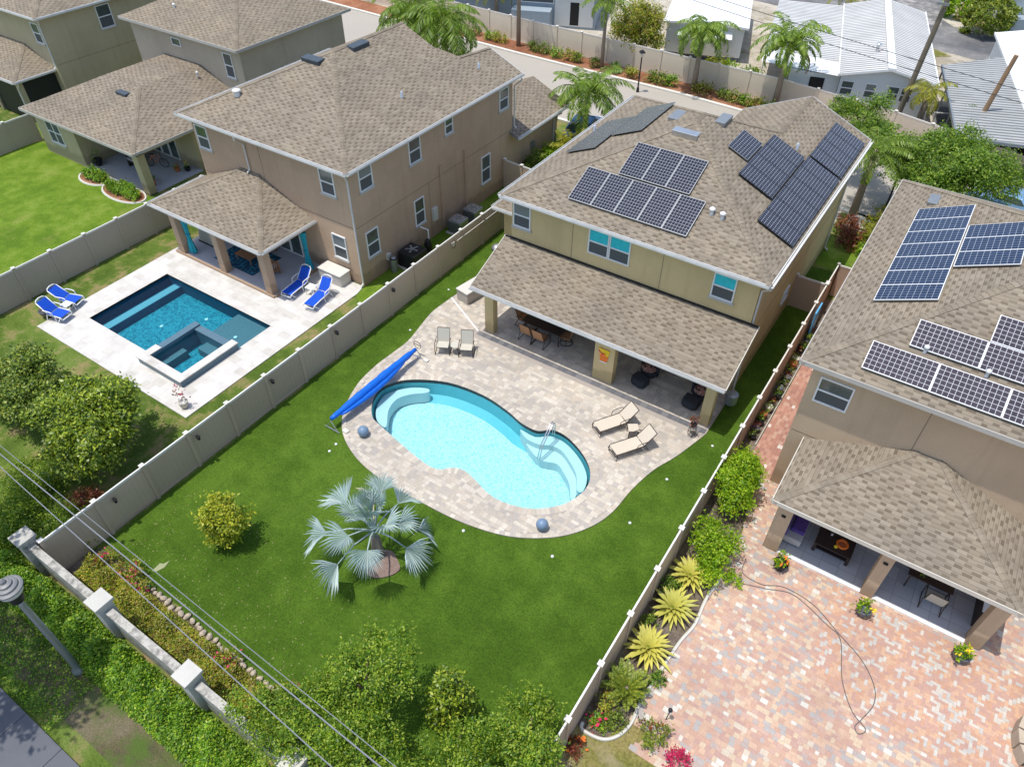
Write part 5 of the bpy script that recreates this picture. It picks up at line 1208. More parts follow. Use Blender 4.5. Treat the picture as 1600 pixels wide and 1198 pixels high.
# ================================================================ VEGETATION
def unit(v): return v/np.maximum(1e-9, np.linalg.norm(v, axis=-1, keepdims=True))
def leaf_quads(P, D, N, L, Wd):
    S = unit(np.cross(N, D)); L = np.asarray(L).reshape(-1, 1); Wd = np.asarray(Wd).reshape(-1, 1)
    N2 = unit(np.cross(D, S))
    Q = np.stack([P, P+D*L*.5+S*Wd*.5-N2*Wd*.12, P+D*L, P+D*L*.5-S*Wd*.5-N2*Wd*.12], 1); return Q
def crown(name, mat, parent, ells, clumps, per, size, seed=0, cr=.3, up=.5, aspect=.5, shell=.55, low=-.55):
    R = np.random.RandomState(seed); C = []
    vol = np.array([e[1][0]*e[1][1]*e[1][2] for e in ells])**.67; pr = vol/vol.sum()
    holes = [unit(R.normal(size=3)) for _ in range(9)]; tips = [unit(R.normal(size=3)*np.array([1, 1, .8])+np.array([0, 0, .5])) for _ in range(8)]
    while len(C) < clumps:
        k = R.choice(len(ells), p=pr); c, r = ells[k]; d = unit(R.normal(size=3))
        if d[2] < low: continue
        if any(d @ h_ > .93 for h_ in holes) and R.rand() < .8: continue
        if R.rand() < .16:      # branch ends reaching out of the crown
            d = unit(tips[R.randint(8)]+R.normal(size=3)*.10); C.append((np.array(c)+np.array(r)*d*(.9+.42*R.rand()), d)); continue
        C.append((np.array(c)+np.array(r)*d*(shell+(1-shell)*R.rand()), d))
    cc = np.array([c for c, d in C]); cd = np.array([d for c, d in C]); sc = .6+.8*R.rand(clumps, 1, 1)
    P = cc[:, None, :]+R.normal(size=(clumps, per, 3))*cr*sc*np.array([1, 1, .75])*.6
    out = unit(P-np.mean([e[0] for e in ells], 0))
    N = unit(R.normal(size=P.shape)*.8+np.array([0, 0, up*1.6])+out*.6)
    D = unit(np.cross(N, R.normal(size=P.shape))+np.array([0, 0, -.15])+out*.35)
    n = clumps*per; L = size*(.6+.8*R.rand(n)); Q = leaf_quads(P.reshape(n, 3), D.reshape(n, 3), N.reshape(n, 3), L, L*aspect)
    return np_mesh(name, Q, mat, parent)
def trunk(parent, h, r, limbs, mat='bark', seed=0, ells=None):
    R = random.Random(seed); mb = MB()
    pts = [(R.uniform(-.04, .04)*h*i/4, R.uniform(-.04, .04)*h*i/4, h*i/4) for i in range(5)]
    mb.tube(pts, [r*(1-.16*i) for i in range(5)], 8)
    for i in range(limbs):
        s_ = pts[R.choice([2, 3, 4])]
        if ells: c, e = R.choice(ells); tgt = Vector((c[0]+R.uniform(-.7, .7)*e[0], c[1]+R.uniform(-.7, .7)*e[1], c[2]+R.uniform(0, .7)*e[2]))
        else: tgt = Vector((R.uniform(-1, 1), R.uniform(-1, 1), h*1.6))
        a = Vector(s_); m = a.lerp(tgt, .5)+Vector((0, 0, .12*h)); mb.tube([a, m, tgt], [r*.5, r*.3, r*.08], 5)
    return mb.build('trunk', M[mat], parent, True)
def tree(name, label, cat, loc, h, r, ells, leaf, clumps, per, size, seed=0, cr=.3, limbs=8, group=None, up=.5, aspect=.5, shell=.55, low=-.55, blooms=None):
    t = thing(name, label, cat, loc, 0, group)
    trunk(t, h, r, limbs, seed=seed, ells=ells)
    crown('crown', M[leaf], t, ells, clumps, per, size, seed, cr, up, aspect, shell, low)
    if blooms: crown('flowers', M[blooms], t, ells, 6, 5, .10, seed+9, .1, .5, .7, .9, 0)
    return t
def frond_leaves(R, base, az, el, L, droop, n, ll, lw, twist=0, hang=.5):
    """feather frond: points along an arching rachis with leaflets on both sides"""
    h = np.array([math.cos(az), math.sin(az), 0.]); up = np.array([0, 0, 1.]); t = np.linspace(0, 1, n)
    ang = el-droop*t**1.2; step = L/n
    pts = [np.array(base)]
    for a in ang[:-1]: pts.append(pts[-1]+(h*math.cos(a)+up*math.sin(a))*step)
    pts = np.array(pts); tan = np.stack([h*math.cos(a)+up*math.sin(a) for a in ang]); side = np.cross(h, up)
    Q = []
    for sg in (-1, 1):
        k = t > .12
        l = ll*np.sin(np.pi*np.clip(t*.86+.1, 0, 1))**.6
        D = unit(tan*.55+side*sg*1.0+np.array([0, 0, -hang])+R.normal(size=(n, 3))*.12)
        N = unit(np.cross(D, tan)*sg+R.normal(size=(n, 3))*.2)
        N[N[:, 2] < 0] *= -1
        Q.append(leaf_quads(pts, D, N, l, np.full(n, lw))[k])
    return pts, np.concatenate(Q)
def feather_palm(name, label, cat, loc, h, tr, nf, L, leaf='lf_palm', seed=0, lean=(0, 0), ll=.55, lw=.055, el=(1.2, -.1), droop=(1.2, 2.0), n=34, group=None, dead=0, trunkmat='palmbark', hang=.6):
    t = thing(name, label, cat, loc, 0, group); R = np.random.RandomState(seed); Q = []; mb = MB()
    top = Vector((lean[0], lean[1], h))
    tb = MB(); tb.tube([(0, 0, -.05), (lean[0]*.3, lean[1]*.3, h*.5), top], [tr*1.25, tr, tr*.85], 10); tb.tube([top, top+Vector((0, 0, L*.16))], [tr*1.0, tr*.5], 8)
    tb.build('trunk', M[trunkmat], t, True)
    for i in range(nf):
        az = i*2.39996+R.rand()*.3; e = el[0]+(el[1]-el[0])*i/max(1, nf-1)
        pts, q = frond_leaves(R, tuple(top+Vector((0, 0, L*.1))), az, e, L*(.85+.3*R.rand()), R.uniform(*droop), n, ll*(.85+.3*R.rand()), lw, hang=hang)
        Q.append(q); mb.tube([tuple(p) for p in pts[::4]]+[tuple(pts[-1])], [.022*L/2.2*(1-.8*k/len(pts[::4])) for k in range(len(pts[::4])+1)], 4)
    mb.build('frond_stem', M[leaf], t, True)
    np_mesh('frond_leaflets', np.concatenate(Q), M[leaf], t)
    if dead:
        for i in range(dead):
            pts, q = frond_leaves(R, tuple(top), R.rand()*6.28, .3, L*.9, 2.4, n, ll*.4, lw*1.6, hang=1.2); np_mesh('dry_frond', q, M['lf_brown'], t)
    return t

# --- hero silver palm
t = thing('silver_palm', 'large silver-blue fan palm in a mulch ring in the middle of the turf', 'palm', (-11.8, 9.5, .02)); t.scale = (.93, .93, .98)
R = np.random.RandomState(5)
MB().tube([(0, 0, 0), (0, .02, .5), (.0, .04, 1.1)], [.26, .22, .16], 10).build('trunk', M['palmbark'], t, True)
for i in range(17):
    az = i*2.39996+R.rand()*.5; f = i/16; el = 1.45-1.5*f+R.uniform(-.12, .12); PL = .75+.85*f+R.uniform(-.15, .25)
    h = np.array([math.cos(az), math.sin(az), 0]); d = h*math.cos(el)+np.array([0, 0, math.sin(el)])
    b = np.array([0, .06, 1.5]); d2 = unit(d+np.array([0, 0, -.22-.25*f])); mid = b+d*PL*.55; tip = mid+d2*PL*.5
    dead = i in (14,)
    mt = M['lf_bisdead'] if dead else M['lf_bis']
    MB().tube([(0, .04, 1.0), tuple(b), tuple(mid), tuple(tip)], [.06, .04, .03, .022], 5).build('leaf_stem', mt, t, True)
    bl = 1.08+R.uniform(-.2, .15); ns = 34; dd = unit(d2+np.array([0, 0, -.05-.55*f])); side = unit(np.cross(dd, np.array([0, 0, 1.]))); nn = unit(np.cross(side, dd))
    Q = []
    for k in range(ns):
        a = (-1+2*(k+.5)/ns)*1.3; r = bl*(1-.12*abs(a)/2.15)*R.uniform(.92, 1.05)
        dr = dd*math.cos(a)+side*math.sin(a)
        cup = nn*(.75*(abs(a)/1.3)**1.5+.05)
        dv = unit(dr+cup); fold = nn*.035*(1 if k % 2 else -1)
        wv = unit(np.cross(dv, nn)); W2 = 1.3/ns*bl*.8
        p0 = tip; pm = tip+dv*r*.58; pt = tip+dv*r+np.array([0, 0, -1])*R.uniform(.06, .34)*r*(.4+f)
        Q.append([p0, pm-wv*W2*.62+fold, pt-wv*.008, pm+wv*W2*.62-fold*.3])
    o = np_mesh('fan_blade', np.array(Q), mt, t)
    if dead: o['label'] = 'fading yellowish fan leaf'
mr = MB(); rg = random.Random(2); mr.prism([(.68*math.cos(a)*(1+.1*math.sin(3*a)), .55*math.sin(a)*(1+.08*math.cos(4*a))) for a in np.linspace(0, 2*math.pi, 25)[:-1]], 0, .06)
o = mr.build('mulch_ring', plain('pinkish_mulch', (.22, .155, .13), .95, 0, .45, 12, .6, 25)); o.location = (-11.5, 9.3, .01); tag(o, 'grey-brown mulch ring under the silver palm', 'mulch ring', kind=None)

# --- small trees in the yard
tree('magnolia_shrub', 'small yellow-green tree standing alone on the turf at the left', 'tree', (-16.55, 7.1, .01), 1.0, .05, [((0, .05, 1.15), (.72, .68, .85)), ((-.15, .2, 1.75), (.38, .38, .5)), ((.35, .1, 1.5), (.4, .4, .4)), ((0, -.1, .7), (.55, .55, .35))], 'lf_yel', 210, 26, .11, 3, .14, blooms=None)
tree('light_tree', 'airy light green tree at the bottom of the turf, left of the dark conical one', 'tree', (-8.0, 5.15, .01), 2.2, .08, [((-.1, 0, 2.5), (1.0, .9, .9)), ((-.6, .9, 2.6), (.4, .55, .4)), ((.6, .5, 2.5), (.6, .4, .4)), ((-.9, -.1, 2.0), (.6, .6, .5)), ((.0, 1.2, 2.9), (.25, .55, .3)), ((.0, -.7, 1.9), (.8, .6, .6)), ((.5, 1.1, 2.6), (.2, .5, .3))], 'lf_light', 300, 42, .085, 7, .17, 12)
tree('conical_magnolia', 'dark glossy conical magnolia at the bottom of the turf', 'tree', (-6.25, 6.45, .01), 2.6, .06, [((0, 0, .8), (.68, .68, .6)), ((0, 0, 1.4), (.58, .58, .6)), ((0, 0, 2.0), (.4, .4, .5)), ((0, 0, 2.55), (.18, .18, .4))], 'lf_mag', 300, 26, .11, 9, .13, 6)
for k, (x, y, z, rr_, lab) in enumerate(((-6.9, 3.9, 2.2, 1.15, 'leafy light green tree at the bottom edge, below the airy tree'), (-4.75, 4.6, 1.9, 1.2, 'pale green tree at the bottom edge beneath the conical magnolia'), (-3.75, 6.6, 2.2, .95, 'light green tree at the bottom edge next to the right fence'), (-9.3, 3.4, 1.9, 1.2, 'green tree at the bottom left overhanging the street wall'))):
    R_ = random.Random(k+50)
    E_ = [((0, 0, z+.1), (rr_, rr_*.9, .7))]+[((R_.uniform(-1, 1)*rr_*.8, R_.uniform(-.7, 1)*rr_*.8, z+R_.uniform(-.2, .6)), (rr_*.45, rr_*.45, .4)) for _ in range(6)]
    tree('broadleaf_tree', lab, 'tree', (x, y, .01), z*.85, .08, E_, 'lf_light', 260, 44, .085, 20+k, .17, 9, group='light green trees at the bottom of the yard')
# --- left neighbour trees
tree('magnolia_tree', 'large round yellow-green magnolia on the left lawn casting a dark shadow', 'tree', (-23.6, 7.0, 0), 1.6, .1, [((0, 0, 2.0), (1.75, 1.7, 1.35)), ((-.9, .6, 2.3), (.9, .9, .8)), ((.7, -.5, 1.5), (1.0, 1.0, .8)), ((.6, .8, 2.5), (.8, .8, .7)), ((0, -.9, 1.2), (1.1, .8, .7))], 'lf_mag', 800, 34, .14, 31, .22, 10, group='magnolia trees on the left lawn', up=.7)
tree('magnolia_tree', 'darker round magnolia at the left edge below the white deck corner', 'tree', (-27.6, 6.9, 0), 1.6, .1, [((0, 0, 1.7), (1.6, 1.5, 1.2)), ((-.7, .5, 2.2), (.8, .8, .7)), ((.8, -.2, 1.3), (.9, .9, .7)), ((-1.4, -.4, 1.4), (1.0, 1.0, .9))], 'lf_dark', 650, 34, .13, 32, .22, 10, group='magnolia trees on the left lawn', up=.7)
for k, (x, y, r_, lf, lab) in enumerate(((-21.6, 3.9, 1.0, 'lf_light', 'loose green shrub left of the fence end by the street wall'), (-23.4, 3.2, 1.1, 'lf_light', 'shaded green shrub at the left edge below the overhead wires'), (-24.6, 4.6, 1.0, 'lf_light', 'sprawling green shrub at the left edge above the wires'), (-22.2, 5.2, .55, 'lf_red', 'small reddish shrub on the lawn below the big magnolia'), (-21.4, 5.0, .5, 'lf_red', 'low reddish seedling on the lawn left of the fence end'))):
    tree('garden_shrub', lab, 'shrub', (x, y, 0), .5, .03, [((0, 0, r_*.55), (r_, r_, r_*.6)), ((r_*.4, -r_*.3, r_*.6), (r_*.5, r_*.5, r_*.4))], lf, int(220*r_*r_)+40, 34, .08, 60+k, .2, 5, group='shrubs on the left lawn')
# shade oak just outside the frame whose crown dapples the verge
tree('unseen_shade_oak', 'tall street oak at the far lower left whose crown stays outside the picture', 'tree', (-22.5, -3.2, 0), 6.5, .25, [((2.6, 1.6, 9.5), (3.0, 2.2, 1.0)), ((4.3, 2.0, 9.7), (1.5, 1.3, .8)), ((0, 0, 9.5), (3.2, 3, 1.2)), ((-1, 5.5, 9), (2.2, 2.0, 1.0))], 'lf_oak', 560, 18, .26, 77, .36, 14)

def hedge(name, label, x0, x1, y0, y1, h, leaf, n, size, seed, cat='hedge', kind='stuff', ztop=.25, gap=None):
    R = np.random.RandomState(seed); m = int(n)
    X = R.uniform(x0, x1, m); Y = R.uniform(y0, y1, m)
    u = (Y-y0)/(y1-y0); prof = 1-np.abs(2*u-1)**3
    bumps = .5+.5*np.sin(X*2.3+seed)*np.cos(Y*3.1+X*.7)
    Z = (h*(.55+.25*bumps)+ztop*np.sin(X*5.1)*np.sin(Y*4.7+X))*prof*R.uniform(.55, 1.0, m)**.5
    P = np.stack([X, Y, np.maximum(.03, Z)], 1)
    N = unit(R.normal(size=(m, 3))*.75+np.array([0, 0, 1.])); D = unit(np.cross(N, R.normal(size=(m, 3))))
    L = size*(.6+.8*R.rand(m)); o = np_mesh(name, leaf_quads(P, D, N, L, L*.55), M[leaf])
    tag(o, label, cat, None, kind); return o
hedge('street_hedge', 'dense bright green hedge along the street side of the white wall', -24, -4, 1.25, 2.55, 1.35, 'lf_hedge', 70000, .08, 3)
hedge('bed_groundcover', 'yellow-green flowering groundcover between the street wall and the turf', -19.9, -8.5, 2.95, 4.1, .55, 'lf_boug', 34000, .072, 4, 'groundcover')
hedge('verge_grass', 'shaded grass growing on the street verge', -24, -15.8, -.35, 1.3, .10, 'lf_hedge', 7000, .07, 5, 'grass')
hedge('corner_groundcover', 'shaded green groundcover at the lower left beyond the street wall', -27.5, -20.8, 1.2, 3.4, .8, 'lf_light', 22000, .08, 6, 'groundcover')
R = random.Random(8)
for k, (x, y) in enumerate(((-19.2, 4.0), (-18.3, 4.25), (-17.6, 4.1), (-12.9, 3.9), (-10.7, 4.2))):
    tree('flower_shrub', ['magenta flowering shrub at the foot of the left fence end', 'small magenta flowering shrub just right of the left fence end', 'pink flowering sprig at the turf edge left of the pale rocks', 'reddish flowering shrub in the bed below the overhead wires', 'magenta bloom at the bed edge near the bottom light green tree'][k], 'shrub', (x, y, .02), .3, .02, [((0, 0, .35), (.4, .35, .3))], 'lf_boug', 26, 14, .1, 90+k, .12, 4, group='flowering shrubs in the street wall bed', blooms='lf_bloom')
rr = random.Random(3); nrock = 0
x = -17.4
while x < -9.2:
    r_ = rr.uniform(.08, .13); mb = MB(); mb.ball((0, 0, r_*.4), r_, 7, 5, (1.2, .8, .7))
    mb.v = [(a*(1+rr.uniform(-.14, .14)), b*(1+rr.uniform(-.14, .14)), c) for a, b, c in mb.v]
    o = mb.build('border_rock', M['rock']); o.location = (x, 4.24+rr.uniform(-.06, .06)+(-.02*(x+17)), .02); o.rotation_euler = (0, 0, rr.random()*3)
    tag(o, 'small pale rock in the row between the turf and the groundcover bed', 'rock', 'pale rocks edging the turf'); x += r_*2.1
R = np.random.RandomState(12); n = 300
P = np.stack([-19.5+11*R.rand(n)**1.3, 4.4+3.6*R.rand(n)**1.6, np.full(n, .022)], 1); D = unit(np.stack([R.normal(size=n), R.normal(size=n), np.zeros(n)], 1)); N = np.tile(np.array([[0, 0, 1.]]), (n, 1))
o = np_mesh('fallen_leaves', leaf_quads(P, D, N, np.full(n, .055), np.full(n, .032)), M['lf_fallen']); tag(o, 'scattered dry leaves on the lower left of the turf', 'leaf litter', None, 'stuff')
mb = MB(); mb.prism([(-.12, -.3), (.02, -.25), (.12, .02), (.05, .3), (-.03, .1), (-.15, .05)], 0, .012); o = mb.build('bare_patch', plain('worn_turf', (.30, .32, .18), .9)); o.location = (-17.75, 5.0, .016); o['kind'] = 'structure'

# --- tan side bed
tree('lime_shrub', 'bright lime green shrub tree beside the right fence, upper of the two', 'shrub', (-2.4, 18.5, .02), .9, .05, [((0, .3, 1.25), (.62, .95, .75)), ((-.15, 1.15, 1.1), (.4, .5, .5)), ((.25, -.45, 1.0), (.55, .5, .5)), ((.3, .7, 1.5), (.4, .5, .4))], 'lf_lime', 300, 32, .10, 41, .2, 9, group='lime green shrub trees by the fence')
tree('lime_shrub', 'bright lime green shrub tree beside the right fence, lower of the two', 'shrub', (-2.1, 15.75, .02), .8, .05, [((0, 0, .9), (.6, .65, .55)), ((-.4, .6, 1.0), (.35, .35, .3)), ((.3, -.5, .7), (.42, .5, .4)), ((.45, .45, .9), (.3, .3, .3))], 'lf_lime', 200, 28, .10, 42, .22, 9, group='lime green shrub trees by the fence')
def rosette(name, label, loc, n, L, Wd, leaf, seed, group):
    R = np.random.RandomState(seed); Q = []
    for i in range(n):
        az = i*2.39996; f = i/n; el = 1.25-1.1*f+R.uniform(-.08, .08); h = np.array([math.cos(az), math.sin(az), 0]); s = np.array([-math.sin(az), math.cos(az), 0]); l = L*(.6+.4*f)*R.uniform(.85, 1.1)
        p = np.array([0, 0, .12]); pts = [p]; K_ = 5
        for k in range(K_): a = el-.7*k/K_; p = p+(h*math.cos(a)+np.array([0, 0, math.sin(a)]))*l/K_; pts.append(p)
        ws = [Wd*.7, Wd, Wd*.95, Wd*.75, Wd*.45, .01]
        for k in range(K_):
            lift = np.array([0, 0, Wd*.18])
            for sg in (-1, 1):
                Q.append([pts[k], pts[k+1], pts[k+1]+s*sg*ws[k+1]/2+lift*(ws[k+1]/Wd), pts[k]+s*sg*ws[k]/2+lift*(ws[k]/Wd)])
    me = MB()
    for i, q in enumerate(Q): me.face([tuple(x) for x in q])
    t = thing(name, label, 'plant', loc, 0, group)
    o = me.build('leaves', M[leaf], t)
    bm = bmesh.new(); bm.from_mesh(o.data); bmesh.ops.remove_doubles(bm, verts=bm.verts, dist=.0005); bm.to_mesh(o.data); bm.free()
    MB().lathe(0, 0, [(.1, 0), (.08, .2), (.02, .3)], 8).build('core', M['lf_cycad'], t)
    return t
G = 'yellow striped agaves beside the fence'
rosette('agave', 'yellow striped agave nearest the lime shrubs', (-2.35, 14.75, .03), 44, .95, .18, 'lf_agave', 1, G)
rosette('agave', 'yellow striped agave in the middle of the three', (-2.35, 13.3, .03), 46, 1.0, .18, 'lf_agave', 2, G)
rosette('agave', 'yellow striped agave nearest the green cycad', (-2.4, 11.6, .03), 48, .98, .18, 'lf_agave', 3, G)
feather_palm('cycad', 'low green cycad with stiff fronds below the three agaves', 'plant', (-2.35, 10.0, .02), .25, .12, 30, .82, 'lf_cycad', 6, ll=.16, lw=.035, el=(1.1, .05), droop=(.3, .7), n=30, hang=-.1)
mb = MB(); E1 = [(-1.45, 15.3), (-1.55, 14.3), (-1.5, 13.25), (-1.65, 12.45), (-1.75, 11.4), (-1.82, 10.5), (-1.85, 9.88), (-1.8, 9.27), (-1.96, 8.74), (-2.31, 8.40), (-2.9, 8.32), (-3.0, 8.5)]
mb.tube([(x, y, .05) for x, y in smooth_poly(E1, 5, False)], .055, 6); o = mb.build('bed_edging', M['potwhite']); tag(o, 'white curved edging round the agave bed', 'edging')
for k, (x, y, r_, lf, bl, lab) in enumerate(((-1.1, 15.45, .28, 'lf_lime', None, 'small lime plant with red tips on the orange pavers by the hose'), (-2.65, 8.75, .22, 'lf_hedge', 'red', 'small plant with pink flowers inside the white edging curve'), (-2.2, 9.0, .3, 'lf_dark', None, 'low dark succulent inside the white edging curve'), (-1.15, 9.3, .45, 'lf_cycad', 'lf_red', 'green clump with red fringe beside the white edging curve'), (-2.85, 7.75, .28, 'lf_red', 'orange', 'small orange-red bromeliad outside the edging at the fence'), (-.2, 9.0, .36, 'lf_bloom', None, 'bright magenta flowering plant at the bottom edge on the pavers'), (-2.75, 12.4, .3, 'lf_dark', None, 'dark low plant between the agaves and the fence'), (-2.8, 14.0, .35, 'lf_oak', None, 'grey-green low plant behind the upper agave at the fence'), (-1.7, 10.9, .22, 'lf_oak', None, 'small dark weed at the bed edging between agave and cycad'), (-2.7, 9.4, .3, 'lf_boug', None, 'dry straggly plant below the cycad'))):
    tree('small_plant', lab, 'plant', (x, y, .02), .15, .015, [((0, 0, r_*.5), (r_, r_, r_*.6))], lf, int(16+60*r_), 12, .09, 110+k, .08, 3, group='small plants by the orange pavers', blooms=bl)
t = thing('garden_torch', 'short black garden light on a stake beside the red-fringed clump', 'lamp', (-1.0, 9.95, .02)); MB().tube([(0, 0, 0), (.03, .05, .55)], .015).build('stake', M['dark'], t); MB().ball((.03, .05, .6), .07, 10, 6).build('lamp_head', M['dark'], t)
o = MB().tube([(x, y, .035) for x, y in smooth_poly([(-1.0, 16.6), (-.90, 15.98), (-.2, 15.9), (.49, 16.22), (1.5, 16.12), (2.5, 15.55), (3.33, 15.07), (3.87, 14.45), (4.02, 13.85), (3.82, 13.15), (3.72, 12.86), (3.86, 12.7), (4.0, 12.95), (3.51, 13.28), (3.0, 14.11), (2.61, 15.36), (2.06, 15.66), (.85, 16.11), (-.04, 15.81), (-.95, 15.5)], 6, False)], .013, 6).build('garden_hose', M['hose']); tag(o, 'thin grey hose looping across the orange pavers', 'hose')
potplant('potted_plant', 'black pot of orange flowers beside the left tan patio column', (.09, 16.9, .02), 'dark', .24, .3, 'lf_lime', 'orange', 220, 'flower pots before the tan patio', seed=1)
potplant('potted_plant', 'grey pot of yellow flowers beside the middle tan patio column', (2.93, 16.7, .02), 'potgrey', .24, .3, 'lf_lime', 'yellowp', 220, 'flower pots before the tan patio', seed=2)
potplant('potted_plant', 'grey pot of yellow flowers beside the right tan patio column', (5.89, 16.83, .02), 'potgrey', .26, .3, 'lf_lime', 'yellowp', 240, 'flower pots before the tan patio', seed=3)
potplant('potted_plant', 'pale pot with a spindly pink plant at the lower corner of the white deck', (-23.45, 10.5, .055), 'potwhite', .2, .3, 'lf_red', 'lf_bloom', 50, None, seed=4, ph=.9, spread=.2)
potplant('potted_plant', 'grey bowl pot with bare soil beside the corner lounger on the white deck', (-34.1, 10.85, .055), 'potgrey', .28, .3, 'lf_brown', None, 30, None, seed=5, ph=.1, spread=.15)
t = thing('plant_stand', 'small dark wire plant stand at the foot of the right yellow column', 'plant stand', (-4.98, 20.95, .062))
for i in range(4): a = i*1.57+.7; MB().tube([(.12*math.cos(a), .12*math.sin(a), .5), (.18*math.cos(a), .18*math.sin(a), .25), (.13*math.cos(a), .13*math.sin(a), 0)], .01).build('leg', M['bronze'], t)
mb = MB()
for z in (.12, .34, .5): mb.tube([(.15*math.cos(a), .15*math.sin(a), z) for a in np.linspace(0, 6.28, 13)[:-1]], .01, closed=True)
mb.build('ring', M['bronze'], t)
potplant('potted_plant', 'small dark pot with pink leaves on the wire stand by the right yellow column', (-4.98, 20.95, .565), 'dark', .13, .16, 'lf_red', None, 60, None, seed=7, ph=.35, spread=.14)
# things stored along the red side path
R = random.Random(9)
kinds = ['black pot', 'grey pot', 'dark pot', 'terracotta pot', 'white bucket', 'black planter', 'dark pot', 'pale tray pot']
where = ['nearest the lime shrubs', 'second from the lime shrubs', 'third from the lime shrubs', 'fourth from the lime shrubs', 'in the middle of the row', 'just past the middle of the row', 'third from the far end', 'second from the far end', 'at the far end of the row']
for k in range(18):
    y = 22.2+k*.47; m_ = ['dark', 'potgrey', 'dark', 'terracotta', 'potwhite', 'dark', 'dark', 'potgrey'][k % 8]
    r_ = R.uniform(.1, .19); ordn = ['1st', '2nd', '3rd']+['%dth' % i for i in range(4, 21)]
    potplant('stored_pot', '%s along the red side path, %s counted from the lime shrubs' % (kinds[k % 8], ordn[k]), (-2.83+R.uniform(-.08, .08), y, .02), m_, r_, R.uniform(.2, .34), ['lf_dark', 'lf_red', 'lf_hedge', 'lf_dark'][k % 4], None, 42, 'pots stored along the red side path', .15, .2, k)
o = MB().box(-2.62, -2.58, 21.9, 30.5, 0, .1).build('path_edging', M['concrete']); tag(o, 'pale edging strip between the stored pots and the red side path', 'edging')
t = thing('blue_float', 'blue pool float leaning on the right fence far along the side path', 'pool float', (-2.95, 30.3, .02)); MB().box(-.03, .05, -.5, .5, .1, 1.5).build('float', plain('light_blue_foam', (.12, .42, .75), .7), t, bevel=.02); MB().box(.05, .07, -.4, .4, .75, .8).build('strap', M['white'], t)

# tan patio furniture
t = thing('coffee_table', 'dark wood coffee table with shelf under the tan patio', 'table', (1.4, 18.75, .065))
MB().box(-.62, .62, -.55, .55, .40, .45).build('table_top', M['darkwood'], t); MB().box(-.55, .55, -.48, .48, .12, .15).build('shelf', M['darkwood'], t)
for i in (-1, 1):
    for j in (-1, 1): MB().box(i*.57-.05, i*.57+.05, j*.5-.05, j*.5+.05, 0, .4).build('leg', M['darkwood'], t)
t = thing('fruit_bowl', 'orange wreath bowl on the dark coffee table', 'bowl', (1.62, 18.62, .517)); MB().tube([(.17*math.cos(a), .17*math.sin(a), .04) for a in np.linspace(0, 6.28, 17)[:-1]], .05, 6, closed=True).build('wreath', M['orange'], t)
MB().lathe(0, 0, [(.13, 0), (.15, .02), (.02, .03)], 12).build('plate', M['terracotta'], t)
o = MB().lathe(0, 0, [(.05, 0), (.07, .05), (.03, .1)], 10).build('candle_jar', M['yellowp']); o.location = (1.45, 18.4, .517); tag(o, 'small yellow candle jar in front of the orange bowl', 'candle')
o = MB().lathe(0, 0, [(.05, 0), (.06, .04), (.04, .08)], 10).build('glass_jar', M['silver']); o.location = (1.2, 18.85, .517); tag(o, 'small clear glass jar on the dark coffee table', 'jar')
t = thing('sofa', 'beige sofa with a purple cushion at the left end of the tan patio', 'sofa', (.05, 18.7, .065))
MB().box(-.35, .35, -.75, .75, .1, .4).build('seat', M['cushion'], t, bevel=.04); MB().box(-.4, -.2, -.75, .75, .4, .8).build('backrest', M['purple'], t, bevel=.05); MB().box(-.15, .33, -.45, .7, .402, .56).build('cushion', M['purple'], t, bevel=.05)
t = thing('patio_table', 'dark square dining table with yellow flowers under the right half of the tan patio', 'table', (4.45, 18.95, .065)); MB().box(-.7, .7, -.5, .5, .7, .74).build('table_top', M['bronze'], t)
for i in (-1, 1):
    for j in (-1, 1): MB().tube([(i*.6, j*.42, .7), (i*.6, j*.42, 0)], .025).build('leg', M['bronze'], t)
potplant('centrepiece', 'bunch of yellow flowers in the middle of the patio table', (4.2, 18.75, .807), 'potwhite', .07, .08, 'lf_lime', 'yellowp', 40, None, .18, .12, 8)
slingchair('grey sling chair pulled up to the patio table of the tan house', (4.75, 18.3, .065), rad(180), None, 'sling_grey', name='dining_chair')
o = None
# raised round planter, right edge
t = thing('stone_planter', 'curved raised stone planter at the right edge of the orange pavers', 'planter', (8.98, 15.2, 0))
mb = MB()
for i in range(17):
    a0 = i*2*math.pi/18+.02; a1 = (i+1)*2*math.pi/18-.02; r0, r1 = 1.05, 1.4
    mb.hexa([(r*math.cos(a), r*math.sin(a), z) for z in (0, .5) for r, a in ((r0, a0), (r1, a0), (r1, a1), (r0, a1))])
mb.build('stone_ring', M['rock'], t); MB().lathe(0, 0, [(1.04, .1), (1.04, .42)], 24).build('soil', M['mulch_grey'], t)
rosette('agave', 'yellow-green spiky plant in the round stone planter at the right edge', (8.5, 16.35, .4), 40, .8, .09, 'lf_agave', 12, None)
tree('small_plant', 'green and red leafy plant in the stone planter at the right edge', 'plant', (8.75, 15.3, .42), .2, .02, [((0, 0, .3), (.55, .6, .4))], 'lf_hedge', 60, 14, .12, 130, .12, 4, blooms='lf_red')

